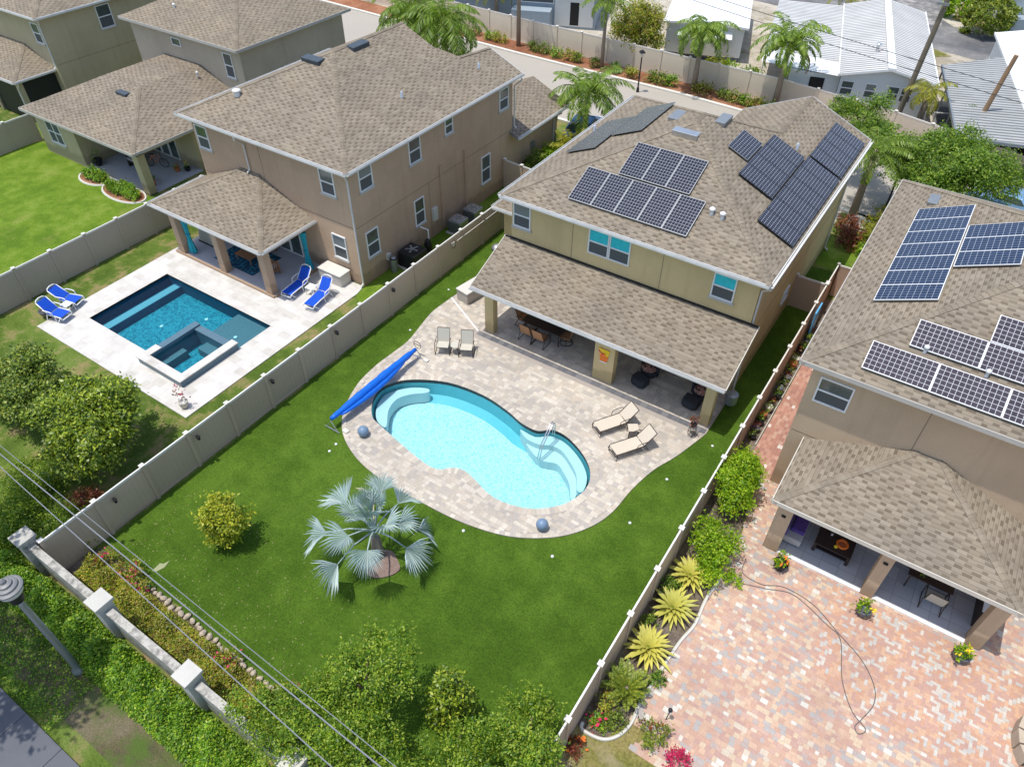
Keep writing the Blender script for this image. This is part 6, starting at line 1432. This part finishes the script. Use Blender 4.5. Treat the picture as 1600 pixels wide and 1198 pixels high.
# brown patio furniture
t = thing('outdoor_rug', 'blue patterned rug under the coffee table of the brown patio', 'rug', (0, 0, 0)); MB().box(-31.3, -28.3, 18.6, 20.6, .142, .152).build('rug', M['rug'], t)
t = thing('coffee_table', 'teak coffee table on the blue rug of the brown patio', 'table', (-29.6, 19.55, .15))
mb = MB()
for i in range(6): mb.box(-.6, .6, -.4+i*.134, -.4+i*.134+.125, .36, .39)
mb.build('table_top', M['wood'], t)
for i in (-1, 1):
    for j in (-1, 1): MB().tube([(i*.52, j*.33, .36), (i*.52, j*.33, 0)], .03).build('leg', M['wood'], t)
def teak(name, label, loc, rz, w):
    t = thing(name, label, 'sofa' if w > 1 else 'armchair', loc, rz)
    mb = MB(); mb.box(-w/2, w/2, -.36, .36, .2, .26).build('seat_frame', M['wood'], t)
    MB().box(-w/2+.04, w/2-.04, -.34, .26, .262, .40).build('seat_cushion', M['cushion'], t, bevel=.03)
    mb = MB()
    for i in range(int(w/.12)): x = -w/2+.06+i*.12; mb.bar((x, .3, .26), (x, .42, .78), .05, .02)
    mb.bar((-w/2, .43, .8), (w/2, .43, .8), .05, .05); mb.build('slat_back', M['wood'], t)
    for sg in (-1, 1): MB().box(sg*w/2-.03, sg*w/2+.03, -.36, .36, .52, .56).build('armrest', M['wood'], t)
    for sg in (-1, 1):
        for y in (-.33, .33): MB().box(sg*w/2-.03, sg*w/2+.03, y-.03, y+.03, 0, .52).build('leg', M['wood'], t)
teak('garden_sofa', 'grey-cushioned teak sofa behind the coffee table on the brown patio', (-29.9, 20.6, .15), 0, 1.7)
teak('garden_armchair', 'teak slatted armchair behind the front right brown column', (-27.7, 19.3, .15), rad(-100), .7)
t = thing('covered_grill', 'grill under a beige cover beside the left brown column', 'grill', (-32.7, 19.6, .15))
mb = MB(); mb.hexa([(-.6, -.32, .02), (.6, -.32, .02), (.6, .32, .02), (-.6, .32, .02), (-.45, -.24, 1.1), (.45, -.24, 1.1), (.45, .24, 1.1), (-.45, .24, 1.1)]); mb.build('cover', M['sling_grey'], t, bevel=.06); MB().box(-.66, .66, -.36, .36, 0, .018).build('mat', M['dark'], t)
def curtain(label, loc):
    t = thing('curtain', label, 'curtain', loc, 0, 'turquoise curtains of the brown patio'); mb = MB(); n = 24; pts = []
    for z, r_, in ((2.35, .16), (1.4, .10), (1.1, .09), (.2, .2)):
        pts.append((z, r_))
    b = 0
    for (z, r_) in pts:
        for i in range(n): a = 2*math.pi*i/n; k = 1+.25*math.cos(6*a); mb.v.append((r_*1.3*k*math.cos(a), r_*.7*k*math.sin(a), z))
    for q in range(3):
        for i in range(n): j = (i+1) % n; mb.f.append([q*n+i, q*n+j, (q+1)*n+j, (q+1)*n+i]); mb.mi.append(0)
    mb.build('fabric', M['curtain'], t, True); MB().lathe(0, 0, [(.13, 1.2), (.14, 1.24), (.13, 1.28)], 12).build('tieback', M['curtain'], t)
curtain('turquoise curtain tied beside the left brown column', (-32.6, 18.35, 0)); curtain('turquoise curtain tied near the sliding door beside the white box', (-26.35, 20.75, 0))
# olive patio things
for k, (x, y, w_, d_, h_, m_, lab) in enumerate(((-45.0, 23.6, 1.2, .6, .5, 'darkwood', 'dark bench with pale cushion in the shade of the olive patio'), (-43.8, 22.9, .9, .6, .45, 'darkwood', 'dark low table in front of the bench on the olive patio'))):
    t = thing('patio_bench', lab, 'bench', (x, y, .05)); MB().box(-w_/2, w_/2, -d_/2, d_/2, h_-.1, h_).build('seat', M[m_], t); MB().box(-w_/2+.04, w_/2-.04, -d_/2+.04, d_/2-.04, h_+.002, h_+.08).build('cushion', M['cushion'], t)
    for i in (-1, 1): MB().box(i*w_*.42-.05, i*w_*.42+.05, -d_/2, d_/2, 0, h_-.1).build('leg', M[m_], t)
potplant('potted_plant', 'dark pot with a leafy plant at the left edge of the olive patio', (-45.9, 21.6, .05), 'dark', .3, .4, 'lf_hedge', None, 90, None, .35, .7, 21)
for k, (x, y, lf, bl, pot, lab) in enumerate(((-40.6, 24.3, 'lf_hedge', 'yellowp', 'dark', 'pot of yellow flowers by the right wall of the olive patio'), (-41.1, 23.9, 'lf_hedge', 'red', 'terracotta', 'pot of red flowers beside the yellow ones on the olive patio'), (-41.3, 22.2, 'lf_dark', None, 'potgrey', 'grey pot near the fence end of the olive patio'), (-40.8, 21.9, 'lf_dark', None, 'terracotta', 'small terracotta pot at the fence corner of the olive patio'))):
    potplant('potted_plant', lab, (x, y, .05), pot, .18, .25, lf, bl, 60, 'pots on the olive patio', .18, .25, 30+k)
t = thing('bicycle', 'orange and black bicycle leaning by the sliding doors of the olive patio', 'bicycle', (-42.6, 23.6, .05), .4)
for x in (-.5, .5):
    MB().tube([(x+.3*math.cos(a), 0, .32+.3*math.sin(a)) for a in np.linspace(0, 6.28, 17)[:-1]], .02, closed=True).build('wheel', M['dark'], t)
MB().tube([(-.5, 0, .32), (-.2, 0, .75), (.35, 0, .75), (0, 0, .32), (-.2, 0, .75)], .018).build('frame', M['orange'], t); MB().tube([(.5, 0, .32), (.38, 0, .95), (.3, .25, 1.0)], .015).build('fork', M['dark'], t); MB().tube([(.36, -.25, .98), (.36, .25, .98)], .012).build('handlebar', M['silver'], t); MB().box(-.32, -.1, -.06, .06, .8, .85).build('saddle', M['dark'], t)
t = thing('watering_can', 'grey-blue watering can at the front edge of the olive patio', 'watering can', (-41.0, 21.75, .05)); MB().lathe(0, 0, [(.12, 0), (.12, .25), (.05, .28)], 10).build('body', M['silver'], t); MB().tube([(.1, 0, .08), (.3, 0, .3)], .02).build('spout', M['silver'], t)
for k, (x, y, a, b, lab) in enumerate(((-44.6, 20.45, .95, .42, 'smaller clipped green hedge mound in a curbed bed before the olive patio'), (-41.5, 20.3, 1.5, .5, 'longer clipped green hedge mound beside the fence before the olive patio'))):
    t = thing('clipped_shrub', lab, 'shrub', (x, y, 0), 0, 'clipped mounds before the olive patio')
    crown('foliage', M['lf_hedge'], t, [((0, 0, .35), (a, b, .32))], int(170*a), 20, .1, 140+k, .12, .6)
    mb = MB(); mb.lathe(0, 0, [(.01, 0), (.01, .02)], 4); mb.v = []; mb.f = []; mb.mi = []
    mb.tube([((a+.3)*math.cos(q), (b+.3)*math.sin(q), .03) for q in np.linspace(0, 6.28, 31)[:-1]], .07, 5, closed=True); mb.build('bed_curb', M['potwhite'], t)
    mb = MB(); mb.prism([((a+.28)*math.cos(q), (b+.28)*math.sin(q)) for q in np.linspace(0, 6.28, 31)[:-1]], 0, .03); mb.build('bed_mulch', M['mulch'], t)

# ================================================================ STREET LAMP, WIRES
t = thing('street_lamp', 'grey street lamp with domed head at the lower left edge by the pavement', 'street lamp', (-16.73, 1.24, 0)); t.scale = (.88, .88, 1.06)
MB().lathe(0, 0, [(.23, 0), (.23, .12), (.16, .2), (.13, .35), (.12, .5), (.1, 3.7), (.09, 3.75), (.07, 3.85)], 14).build('post', M['grey_metal'], t, True)
MB().lathe(0, 0, [(.1, 3.85), (.2, 3.95), (.24, 4.15), (.27, 4.28)], 18).build('lamp_body', M['dark'], t, True)
MB().lathe(0, 0, [(.2, 4.2), (.34, 4.32), (.35, 4.45), (.3, 4.5)], 20).build('lamp_glass', M['potwhite'], t, True)
MB().lathe(0, 0, [(.43, 4.5), (.43, 4.54), (.37, 4.57), (.33, 4.57), (.32, 4.63), (.26, 4.66), (.22, 4.66), (.21, 4.72), (.14, 4.75), (.1, 4.75), (.09, 4.82), (.03, 4.88)], 28).build('lamp_cap', plain('weathered_lamp_metal', (.26, .26, .26), .5, .3, .15, 4), t)
def wire(label, a, b, sag, r=.02, n=14, m='silver', name='overhead_wire', group='overhead wires at the lower left'):
    a = Vector(a); b = Vector(b); pts = [a.lerp(b, i/n)-Vector((0, 0, sag*4*(i/n)*(1-i/n))) for i in range(n+1)]
    o = MB().tube(pts, r, 5).build(name, M[m]); tag(o, label, 'wire', group); return o
M['wirem'] = plain('cable', (.22, .23, .25), .5, 0, .05)
wire('upper of the two close overhead wires crossing the lower left', (-38, 3.3, 9.0), (14, 2.15, 9.0), .15, .014, m='wirem')
wire('thin wire just beside the upper close overhead wire', (-38, 3.42, 9.0), (14, 2.3, 9.0), .1, .008, m='wirem')
wire('lower of the two close overhead wires crossing the lower left', (-38, 3.61, 9.0), (14, 1.22, 9.0), .1, .011, m='wirem')
# ================================================================ BACKGROUND
BED = [(-40.6, 55.3), (-38.8, 55.1), (-37.7, 55.1), (-34.0, 54.9), (-33.1, 54.9), (-31.7, 54.7), (-30.4, 54.7), (-29.7, 54.6), (-27.9, 54.6), (-26.0, 54.4), (-24.5, 54.3), (-22.9, 54.4), (-22.0, 54.4), (-21.1, 54.4), (-18.6, 54.5), (-16.9, 54.4), (-15.9, 54.3), (-15.0, 54.2), (-14.2, 54.1), (-13.3, 53.9)]
for k, (x, y) in enumerate(BED):
    r_ = [.55, .5, .6, .5, .55, .5, .55, .4, .5, .35][k % 10]; r_ = .75 if k == 14 else r_
    tree('bed_shrub', 'small shrub in red mulch by the cream wall, %s from left' % (['1st', '2nd', '3rd']+['%dth' % i for i in range(4, 30)])[k], 'shrub', (x, y, .03), .25, .02, [((0, 0, .35), (r_, r_*.8, .42))], ['lf_dark', 'lf_hedge', 'lf_boug', 'lf_dark'][k % 4], int(34*r_/.5), 13, .15, 200+k, .2, 3, group='shrubs in the mulch strip along the cream wall')
G = 'tall feather palms along the road'
feather_palm('feather_palm', 'feather palm in the mulch strip in front of the white home with awnings', 'palm', (-19.4, 54.6, 0), 3.9, .19, 28, 2.8, 'lf_palm', 11, group=G, ll=.6, lw=.1, n=34, el=(1.3, .25), droop=(1.8, 3.0))
feather_palm('feather_palm', 'feather palm with dry brown fronds in front of the ribbed white metal roof', 'palm', (-13.1, 54.7, 0), 4.3, .2, 28, 3.1, 'lf_palm', 12, group=G, ll=.6, lw=.1, n=36, el=(1.35, .1), droop=(1.6, 2.8), dead=3)
feather_palm('feather_palm', 'thin-trunked feather palm at the top edge left of the round bushy tree', 'palm', (-27.4, 54.6, 0), 4.9, .14, 24, 2.3, 'lf_palm', 13, group=G, ll=.5, lw=.07, n=28, el=(1.3, -.1), droop=(1.2, 2.2))
feather_palm('feather_palm', 'feather palm with a bare grey trunk, its crown above the top edge', 'palm', (-35.8, 55.1, 0), 9.5, .16, 16, 2.6, 'lf_palm', 14, group=G, ll=.5, lw=.07, n=28)
feather_palm('feather_palm', 'full feather palm beside the blue car in front of the road', 'palm', (-21.6, 41.4, 0), 3.3, .2, 28, 3.3, 'lf_palm', 15, group=G, ll=.7, lw=.08, n=44, el=(1.35, .0), droop=(1.4, 2.5))
feather_palm('feather_palm', 'dense feather palm behind the brown roof, right of the cluster', 'palm', (-32.6, 40.9, 0), 5.6, .22, 34, 3.4, 'lf_palm', 16, group=G, ll=.85, lw=.085, n=44, el=(1.4, -.2), droop=(1.5, 2.7))
feather_palm('feather_palm', 'dense feather palm behind the brown roof, left of the cluster', 'palm', (-35.8, 41.2, 0), 5.6, .2, 32, 3.3, 'lf_palm', 17, group=G, ll=.8, lw=.08, n=42, el=(1.4, -.2), droop=(1.3, 2.5))
feather_palm('feather_palm', 'feather palm at the front right corner of the yellow house, half hidden by its roof', 'palm', (-4.2, 42.6, 0), 3.6, .2, 22, 2.7, 'lf_palm', 18, group=G, ll=.6, lw=.06, n=36, el=(1.2, -.1), droop=(1.3, 2.2))
feather_palm('yellow_palm', 'yellowing palm behind the cream wall beside the carport', 'palm', (-3.6, 55.6, 0), 3.0, .17, 14, 1.8, 'lf_palmy', 19, ll=.5, lw=.07, n=26, el=(1.2, -.2), droop=(1.6, 2.8))
feather_palm('yellow_palm', 'short bright yellow-green fan-shaped palm between the blue car and the yellow house', 'palm', (-21.1, 38.7, 0), 1.1, .12, 18, 1.5, 'lf_palmy', 20, ll=.5, lw=.07, n=26, el=(1.4, .1), droop=(.6, 1.3))
feather_palm('feather_palm', 'palm fronds at the top edge above the cream wall, left part', 'palm', (-40.5, 58.6, 0), 3.3, .18, 22, 2.6, 'lf_palmy', 21, group='palms behind the cream wall', ll=.5, lw=.07, n=28)
feather_palm('feather_palm', 'yellowish palm at the top edge behind the large white metal roof', 'palm', (-14.0, 76.5, 0), 2.6, .18, 18, 2.6, 'lf_palmy', 22, group='palms behind the cream wall', ll=.5, lw=.08, n=26)
feather_palm('feather_palm', 'small palm on the grass island by the far street', 'palm', (-12.2, 80.7, 0), 2.6, .13, 14, 1.7, 'lf_palmy', 23, group='palms behind the cream wall', ll=.45, lw=.08, n=24)
feather_palm('feather_palm', 'palm fronds at the right edge over the grey carport roof', 'palm', (4.2, 56.5, 0), 3.0, .17, 16, 2.3, 'lf_palm', 24, group='palms behind the cream wall', ll=.5, lw=.07, n=28)

tree('shade_tree', 'broad bright green tree at the right edge above the tan roof', 'tree', (-.6, 43.9, 0), 2.8, .16, [((0, 0, 3.6), (3.0, 2.6, 1.3)), ((-2.0, .3, 3.5), (1.5, 1.5, 1.0)), ((2.2, .5, 3.4), (1.6, 1.7, 1.0)), ((0, 1.6, 4.2), (1.6, 1.3, .9)), ((-.5, -1.2, 3.2), (1.8, 1.2, .8)), ((1.0, -.8, 4.2), (1.2, 1.0, .7))], 'lf_oak', 1200, 34, .14, 301, .3, 12, group='shade trees by the road', up=.6)
tree('shade_tree', 'looser green tree left of the broad one, behind the solar panels of the yellow house', 'tree', (-5.9, 46.9, 0), 2.8, .12, [((0, 0, 3.7), (1.5, 1.4, 1.0)), ((1.4, -.8, 3.2), (1.3, 1.1, .8)), ((-1.1, .6, 4.0), (.9, .9, .6)), ((.5, .8, 4.6), (.6, .6, .5)), ((2.3, -1.9, 2.8), (1.1, 1.0, .8)), ((-1.9, .3, 3.6), (.6, .6, .4))], 'lf_oak', 560, 28, .13, 302, .28, 12, group='shade trees by the road', up=.5)
tree('bushy_tree', 'round bushy olive-green tree behind the cream wall left of the white home', 'tree', (-26.0, 57.6, 0), 1.8, .16, [((0, 0, 2.8), (1.9, 1.7, 1.6)), ((.7, .3, 3.6), (1.2, 1.1, 1.0)), ((-.9, -.2, 2.2), (1.2, 1.1, .9)), ((1.4, -.2, 1.9), (1.0, .9, .8))], 'lf_boug', 520, 28, .17, 303, .3, 8)
for k, (x, y, z, lf, lab) in enumerate(((-17.5, 57.0, .9, 'lf_lime', 'light green shrub behind the cream wall right of the white home'), (-18.8, 57.4, .9, 'lf_palmy', 'orange-tipped shrub behind the cream wall in front of the white home'), (-15.9, 57.2, .8, 'lf_light', 'lime shrub behind the cream wall nearest the metal roof home'))):
    tree('backyard_shrub', lab, 'shrub', (x, y, 0), .6, .04, [((0, 0, z), (.9, .8, .8))], lf, 70, 16, .2, 310+k, .22, 4, group='shrubs behind the cream wall')
tree('cypress_shrub', 'tight dark green columnar shrub behind the cream wall beside the carport', 'shrub', (-1.1, 55.6, 0), 1.2, .08, [((0, 0, 1.4), (.6, .6, 1.2)), ((.1, 0, 2.4), (.55, .55, .45))], 'lf_hedge', 200, 16, .13, 320, .12, 4)
tree('round_bush', 'large clipped round bush near the blue home at the top right', 'shrub', (-2.9, 81.4, 0), .8, .08, [((0, 0, 1.5), (2.0, 1.9, 1.7))], 'lf_cycad', 700, 18, .2, 321, .14, 4, shell=.92)
tree('round_bush', 'smaller round bush at the top edge left of the large round one', 'shrub', (-5.6, 85.3, 0), .8, .08, [((0, 0, 1.3), (1.5, 1.4, 1.3))], 'lf_lime', 360, 18, .2, 322, .14, 4, shell=.92)
tree('hedge_bush', 'bright green bush against the brown garage wall', 'shrub', (-22.0, 38.2, 0), .4, .04, [((0, 0, .7), (.7, 1.1, .7)), ((.1, -.9, .6), (.6, .7, .6))], 'lf_lime', 150, 20, .13, 323, .14, 5)
tree('hedge_bush', 'dark green bush at the corner of the brown garage wall', 'shrub', (-22.3, 36.3, 0), .4, .04, [((0, 0, .7), (.6, .9, .7))], 'lf_dark', 90, 20, .13, 324, .14, 5)
for k, (x, y, lf, lab) in enumerate(((-4.0, 40.3, 'lf_red', 'dark red croton in the garden right of the yellow house'), (-3.5, 39.0, 'lf_red', 'orange-red croton nearest the side fence gate in that garden'), (-2.6, 40.2, 'lf_palmy', 'yellow-green shrub beside the red crotons'), (-2.3, 43.2, 'lf_palmy', 'bright yellow shrub near the corner of the tan roof'), (-2.2, 38.3, 'lf_lime', 'green shrub along the tan house near the gate'), (-2.6, 41.6, 'lf_boug', 'small pale shrub between the yellow shrubs'))):
    tree('garden_shrub', lab, 'shrub', (x, y, 0), .3, .02, [((0, 0, .5), (.65, .7, .55))], lf, 60, 15, .15, 330+k, .18, 4, group='shrubs in the front side garden')

# mobile homes
def rot(cx, cy, a): 
    c, s_ = math.cos(a), math.sin(a); return lambda x, y: (cx+x*c-y*s_, cy+x*s_+y*c)
def mobile(name, label, loc, rz, w, L, h, rise, wallm, roofm, eave=.25, wins=(), doors=(), skirt=False):
    """front face at local y=0 facing -y, width w centred, length L back along +y; ridge runs along y"""
    t = thing(name, label, 'mobile home', (*loc, 0), rz)
    MB().box(-w/2, w/2, 0, L, .35 if skirt else 0, h).build('wall', M[wallm], t)
    mb = MB(); mb.face([(-w/2, 0, h), (w/2, 0, h), (0, 0, h+rise)]); mb.build('gable', M[wallm], t); mb = MB(); mb.face([(w/2, L, h), (-w/2, L, h), (0, L, h+rise)]); mb.build('gable', M[wallm], t)
    a, b = -w/2-eave, w/2+eave; y0, y1 = -.35, L+.35
    mb = MB()
    for P, in (([(a, y1, h), (a, y0, h), (0, y0, h+rise+.05), (0, y1, h+rise+.05)],), ([(b, y0, h), (b, y1, h), (0, y1, h+rise+.05), (0, y0, h+rise+.05)],)):
        uv = [(p[1]*.98, p[0]) for p in P]; mb.face(P, uv)
        mb.face([(p[0], p[1], p[2]-.08) for p in P[::-1]], [(.1, .1)]*4)
    mb.build('roof', M[roofm], t)
    mb = MB(); mb.bar((0, y0, h+rise+.09), (0, y1, h+rise+.09), .5, .05); mb.build('ridge_cap', M['white'], t)
    mb = MB(); mb.bar((a, y0, h-.04), (a, y1, h-.04), .08, .16).bar((b, y0, h-.04), (b, y1, h-.04), .08, .16).bar((a, y0, h-.02), (0, y0, h+rise), .05, .16).bar((0, y0, h+rise), (b, y0, h-.02), .05, .16); mb.build('fascia', M['white'], t)
    for x, z, ww, hh in wins: window(t, (x, 0, z), ww, hh, '-y', sill=False)
    for x in doors: MB().box(x-.4, x+.4, -.04, 0, .3, 2.2).build('door', M['dark'], t)
    if skirt: MB().box(-w/2, w/2, -.02, L, 0, .35).build('skirt', M['potgrey'], t)
    return t
az = rad(14)
H = mobile('mobile_home', 'long mobile home with ribbed white metal roof and a row of dark windows', (-6.5, 57.0), az, 6.0, 16.5, 2.9, .7, 'siding_blue', 'metal_roof', wins=((-2.45, 1.95, .85, 1.0), (-.9, 1.95, .75, 1.0), (.6, 1.95, .75, 1.0), (1.45, 1.95, .75, 1.0), (2.45, 1.95, .7, .7)))
mb = MB(); q = [(-8.6, 4.2, 2.7), (-3.2, 2.4, 2.75), (-3.2, 16.8, 2.75), (-8.6, 16.8, 2.7)]; mb.face(q, [(p[1], p[0]) for p in q]); mb.face([(a, b, c-.08) for a, b, c in q[::-1]], [(0, 0)]*4); mb.build('porch_roof', M['metal_roof'], H)
mb = MB(); q = [(-8.6, 1.4, 2.55), (-3.25, .2, 2.6), (-3.2, 2.4, 2.75), (-8.6, 4.2, 2.7)]; mb.face(q); mb.build('flat_roof', M['white'], H)
MB().box(-6.4, -3.02, .6, 15.8, 0, 2.5).build('porch_wall', M['siding'], H); MB().box(-5.0, -4.0, .55, .6, 1.0, 2.2).build('porch_window', M['dark'], H)
for y in (4.4, 8.5, 12.6, 16.5): MB().box(-8.55, -8.45, y-.05, y+.05, 0, 2.65).build('porch_post', M['white'], H)
MB().lathe(-.9, 3.6, [(.12, 3.2), (.12, 3.9), (.2, 3.95), (.1, 4.05)], 10).build('roof_pipe', M['silver'], H)
H = mobile('mobile_home', 'white mobile home with flat roof and white awnings behind the cream wall', (-21.6, 61.2), rad(18), 6.2, 11, 2.75, .22, 'siding', 'white', wins=(), skirt=True)
MB().box(-1.9, 2.0, -.55, 0, .5, 1.8).build('bay', M['sling_grey'], H)
for x in (-1.45, 1.55):
    mb = MB(); q = [(x-.62, 0, 2.35), (x+.62, 0, 2.35), (x+.68, -.75, 1.95), (x-.68, -.75, 1.95)]; mb.face(q); mb.face([(a, b, c-.03) for a, b, c in q[::-1]]); mb.build('awning', M['white'], H)
H = mobile('mobile_home', 'grey-blue mobile home at the top edge above the cream wall', (-38.4, 60.0), rad(22), 13, 8, 3.0, .4, 'siding_grey', 'metal_roof', wins=((1.2, 2.4, 3.0, .8),), doors=(4.6,))
MB().box(-.9, 2.6, -1.5, 0, 0, 1.7).build('porch_screen', M['siding_grey'], H); MB().box(-4.6, -3.7, -.6, -.1, .1, .9).build('window_unit', M['potwhite'], H); MB().box(2.8, 6.3, -.03, 0, .2, 2.9).build('pale_panel', M['siding'], H)
H = mobile('mobile_home', 'white-roofed mobile home with a ribbed grey carport roof at the right edge', (4.6, 57.2), rad(14), 5.0, 15, 3.0, .5, 'siding', 'white')
mb = MB(); q = [(-7.0, -5.5, 2.75), (-2.7, -5.9, 2.95), (-2.7, 9.9, 2.95), (-7.0, 7.1, 2.75)]; mb.face(q, [(p[1], p[0]) for p in q]); mb.face([(a, b, c-.1) for a, b, c in q[::-1]], [(0, 0)]*4); mb.build('carport_roof', M['metal_roof_grey'], H)
mb = MB(); mb.bar((-7.02, -5.5, 2.7), (-7.02, 7.1, 2.7), .1, .2).bar((-7.0, -5.5, 2.7), (-2.7, -5.9, 2.9), .1, .18); mb.build('carport_beam', M['grey_metal'], H)
for y in (-5.2, -1, 3.2, 6.8): MB().box(-6.95, -6.85, y-.05, y+.05, 0, 2.7).build('carport_post', M['silver'], H)
MB().box(-6.8, -2.7, -5.0, 6.6, 0, .03).build('carport_floor', M['asphalt'], H); MB().box(-2.75, -2.6, -5.6, 0, 0, 2.7).build('porch_wall', M['darkwood'], H)
H = mobile('mobile_home', 'pale blue mobile home at the top right corner', (1.0, 85.0), rad(25), 7, 8, 2.8, .5, 'siding_blue', 'metal_roof'); MB().box(-3.0, 1.5, -1.6, -.02, 0, 1.4).build('steps', M['siding_grey'], H)
for i in range(5): MB().box(-1.0, 1.4, -1.9-.25*i, -1.62-.25*i, 0, 1.2-.24*i).build('step', M['concrete'], H)
H = mobile('mobile_home', 'low brown-walled home beyond the far street at the top edge', (-15.5, 92.5), rad(15), 8, 6, 2.4, .4, 'darkwood', 'metal_roof_grey')
t = thing('playhouse', 'small white shed with a white lid roof beside the carport posts', 'shed', (3.0, 54.6, 0), rad(10)); MB().box(-1.0, 1.0, -.7, .7, 0, 1.5).build('wall', M['siding'], t); mb = MB(); mb.bar((-1.15, 0, 1.6), (1.15, 0, 1.75), 1.6, .08); mb.build('roof', M['white'], t)

# poles
def pole(name, label, base, top, r, mat): 
    t = thing(name, label, 'utility pole', base); b = Vector(top)-Vector(base); MB().tube([(0, 0, 0), tuple(b)], [r, r*.8], 10).build('shaft', M[mat], t); return t
t = pole('utility_pole', 'tall dark weathered utility pole in front of the ribbed metal roof', (-5.0, 55.6, 0), (-4.6, 55.9, 9.2), .19, 'pole'); MB().box(-.1, .6, -.06, .06, 8.2, 8.35).build('bracket', M['grey_metal'], t)
t = pole('utility_pole', 'brown utility pole carrying a grey transformer behind the cream wall', (-.35, 55.0, 0), (.25, 55.2, 6.3), .17, 'pole_b')
MB().lathe(-.32, -.1, [(.01, 1.0), (.32, 1.05), (.32, 2.05), (.26, 2.15), (.01, 2.2)], 14).build('transformer', M['grey_metal'], t, True)
mb = MB()
for a in (-.5, -.25, 0): mb.lathe(a, -.1, [(.07, 2.2), (.1, 2.35), (.06, 2.5), (.09, 2.6), (.02, 2.7)], 8)
mb.build('insulator', M['silver'], t)
t = thing('swing_frame', 'white tubular frame behind the cream wall beside the carport', 'frame', (-1.5, 57.3, 0), .3); MB().tube([(-2, 0, 1.4), (0, 0, 1.5), (1.2, .3, 1.2), (1.6, .3, 1.7)], .06).build('top_tube', M['white'], t)
for x in (-2, 0, 1.2): MB().tube([(x, 0, 1.4), (x+.3, .2, 0)], .05).build('leg', M['white'], t)
def lamp2(label, loc, h):
    t = thing('road_lamp', label, 'street lamp', loc, 0, 'black lantern lamps along the road')
    MB().lathe(0, 0, [(.12, 0), (.1, .3), (.06, .4), (.05, h)], 10).build('post', M['dark'], t)
    MB().lathe(0, 0, [(.08, h), (.2, h+.3)], 4).build('lantern', M['potwhite'], t); MB().lathe(0, 0, [(.28, h+.3), (.2, h+.42), (.02, h+.52)], 4).build('lantern_cap', M['dark'], t)
lamp2('black lantern lamp at the road edge above the yellow roof', (-22.8, 51.9, 0), 2.6); lamp2('black lantern lamp near the left corner of the tan roof', (-2.7, 43.3, 0), 2.5)
wire('upper thin wire over the ribbed metal roof', (-30, 57, 7.2), (10, 52.5, 4.6), .3, .02, 14, 'dark', group='thin wires behind the cream wall'); wire('lower thin wire over the ribbed metal roof', (-30, 56.7, 6.7), (10, 52, 4.1), .3, .02, 14, 'dark', group='thin wires behind the cream wall')

def car(label, loc, rz, paint, cat='car'):
    """length along x, front +x"""
    t = thing('parked_car', label, cat, loc, rz)
    prof = [(-2.3, .35), (-2.35, .75), (-2.2, 1.0), (-1.2, 1.05), (-.55, 1.5), (.5, 1.52), (1.15, 1.05), (2.1, .92), (2.35, .7), (2.35, .35)]
    def ext(pr, y, inset=0): return [(x, y, z) for x, z in pr]
    mb = MB(); n = len(prof); R_ = [(1.0 if z > 1.1 else 1) for x, z in prof]
    ys = [(.9 if z < 1.1 else .68) for x, z in prof]
    for sg in (-1, 1): mb.v += [(x, sg*y*(.94 if z < .5 else 1), z) for (x, z), y in zip(prof, ys)]
    for i in range(n): j = (i+1) % n; mb.f.append([i, j, n+j, n+i]); mb.mi.append(0)
    mb.f.append(list(range(n))[::-1]); mb.mi.append(0); mb.f.append([n+i for i in range(n)]); mb.mi.append(0)
    mb.build('body', paint, t, bevel=.07)
    mb = MB(); mb.hexa([(.6, -.6, 1.5), (1.12, -.74, 1.09), (1.12, .74, 1.09), (.6, .6, 1.5), (.62, -.6, 1.52), (1.15, -.74, 1.11), (1.15, .74, 1.11), (.62, .6, 1.52)]); mb.build('windscreen', M['glass'], t)
    mb = MB(); mb.hexa([(-.65, -.6, 1.47), (-1.15, -.74, 1.1), (-1.15, .74, 1.1), (-.65, .6, 1.47), (-.67, -.6, 1.5), (-1.18, -.74, 1.12), (-1.18, .74, 1.12), (-.67, .6, 1.5)]); mb.build('rear_window', M['glass'], t)
    for sg in (-1, 1):
        mb = MB(); mb.hexa([(-.95, sg*.85, 1.12), (.95, sg*.85, 1.12), (.48, sg*.7, 1.45), (-.5, sg*.7, 1.45), (-.95, sg*.87, 1.12), (.95, sg*.87, 1.12), (.48, sg*.72, 1.45), (-.5, sg*.72, 1.45)]); mb.build('side_window', M['glass'], t)
        MB().box(2.2, 2.37, sg*.62-.18, sg*.62+.18, .68, .82).build('headlight', M['white'], t)
        for x in (-1.4, 1.45):
            w_ = MB().lathe(0, 0, [(.2, -.1), (.33, -.09), (.34, 0), (.33, .09), (.2, .1)], 16).build('wheel', M['dark'], t); w_.location = (x, sg*.82, .34); w_.rotation_euler = (rad(90), 0, 0)
            k = MB().lathe(0, 0, [(.18, -.11), (.18, .11), (.05, .12)], 10).build('rim', M['silver'], w_)
    return t
car('dark blue parked car behind the feather palm in the driveway', (-22.2, 42.2, .02), rad(100), M['carblue'])
car('silver and blue parked car half hidden by the broad tree at the right edge', (3.3, 47.6, .02), rad(-15), plain('light_blue_paint', (.20, .36, .55), .2, .3))
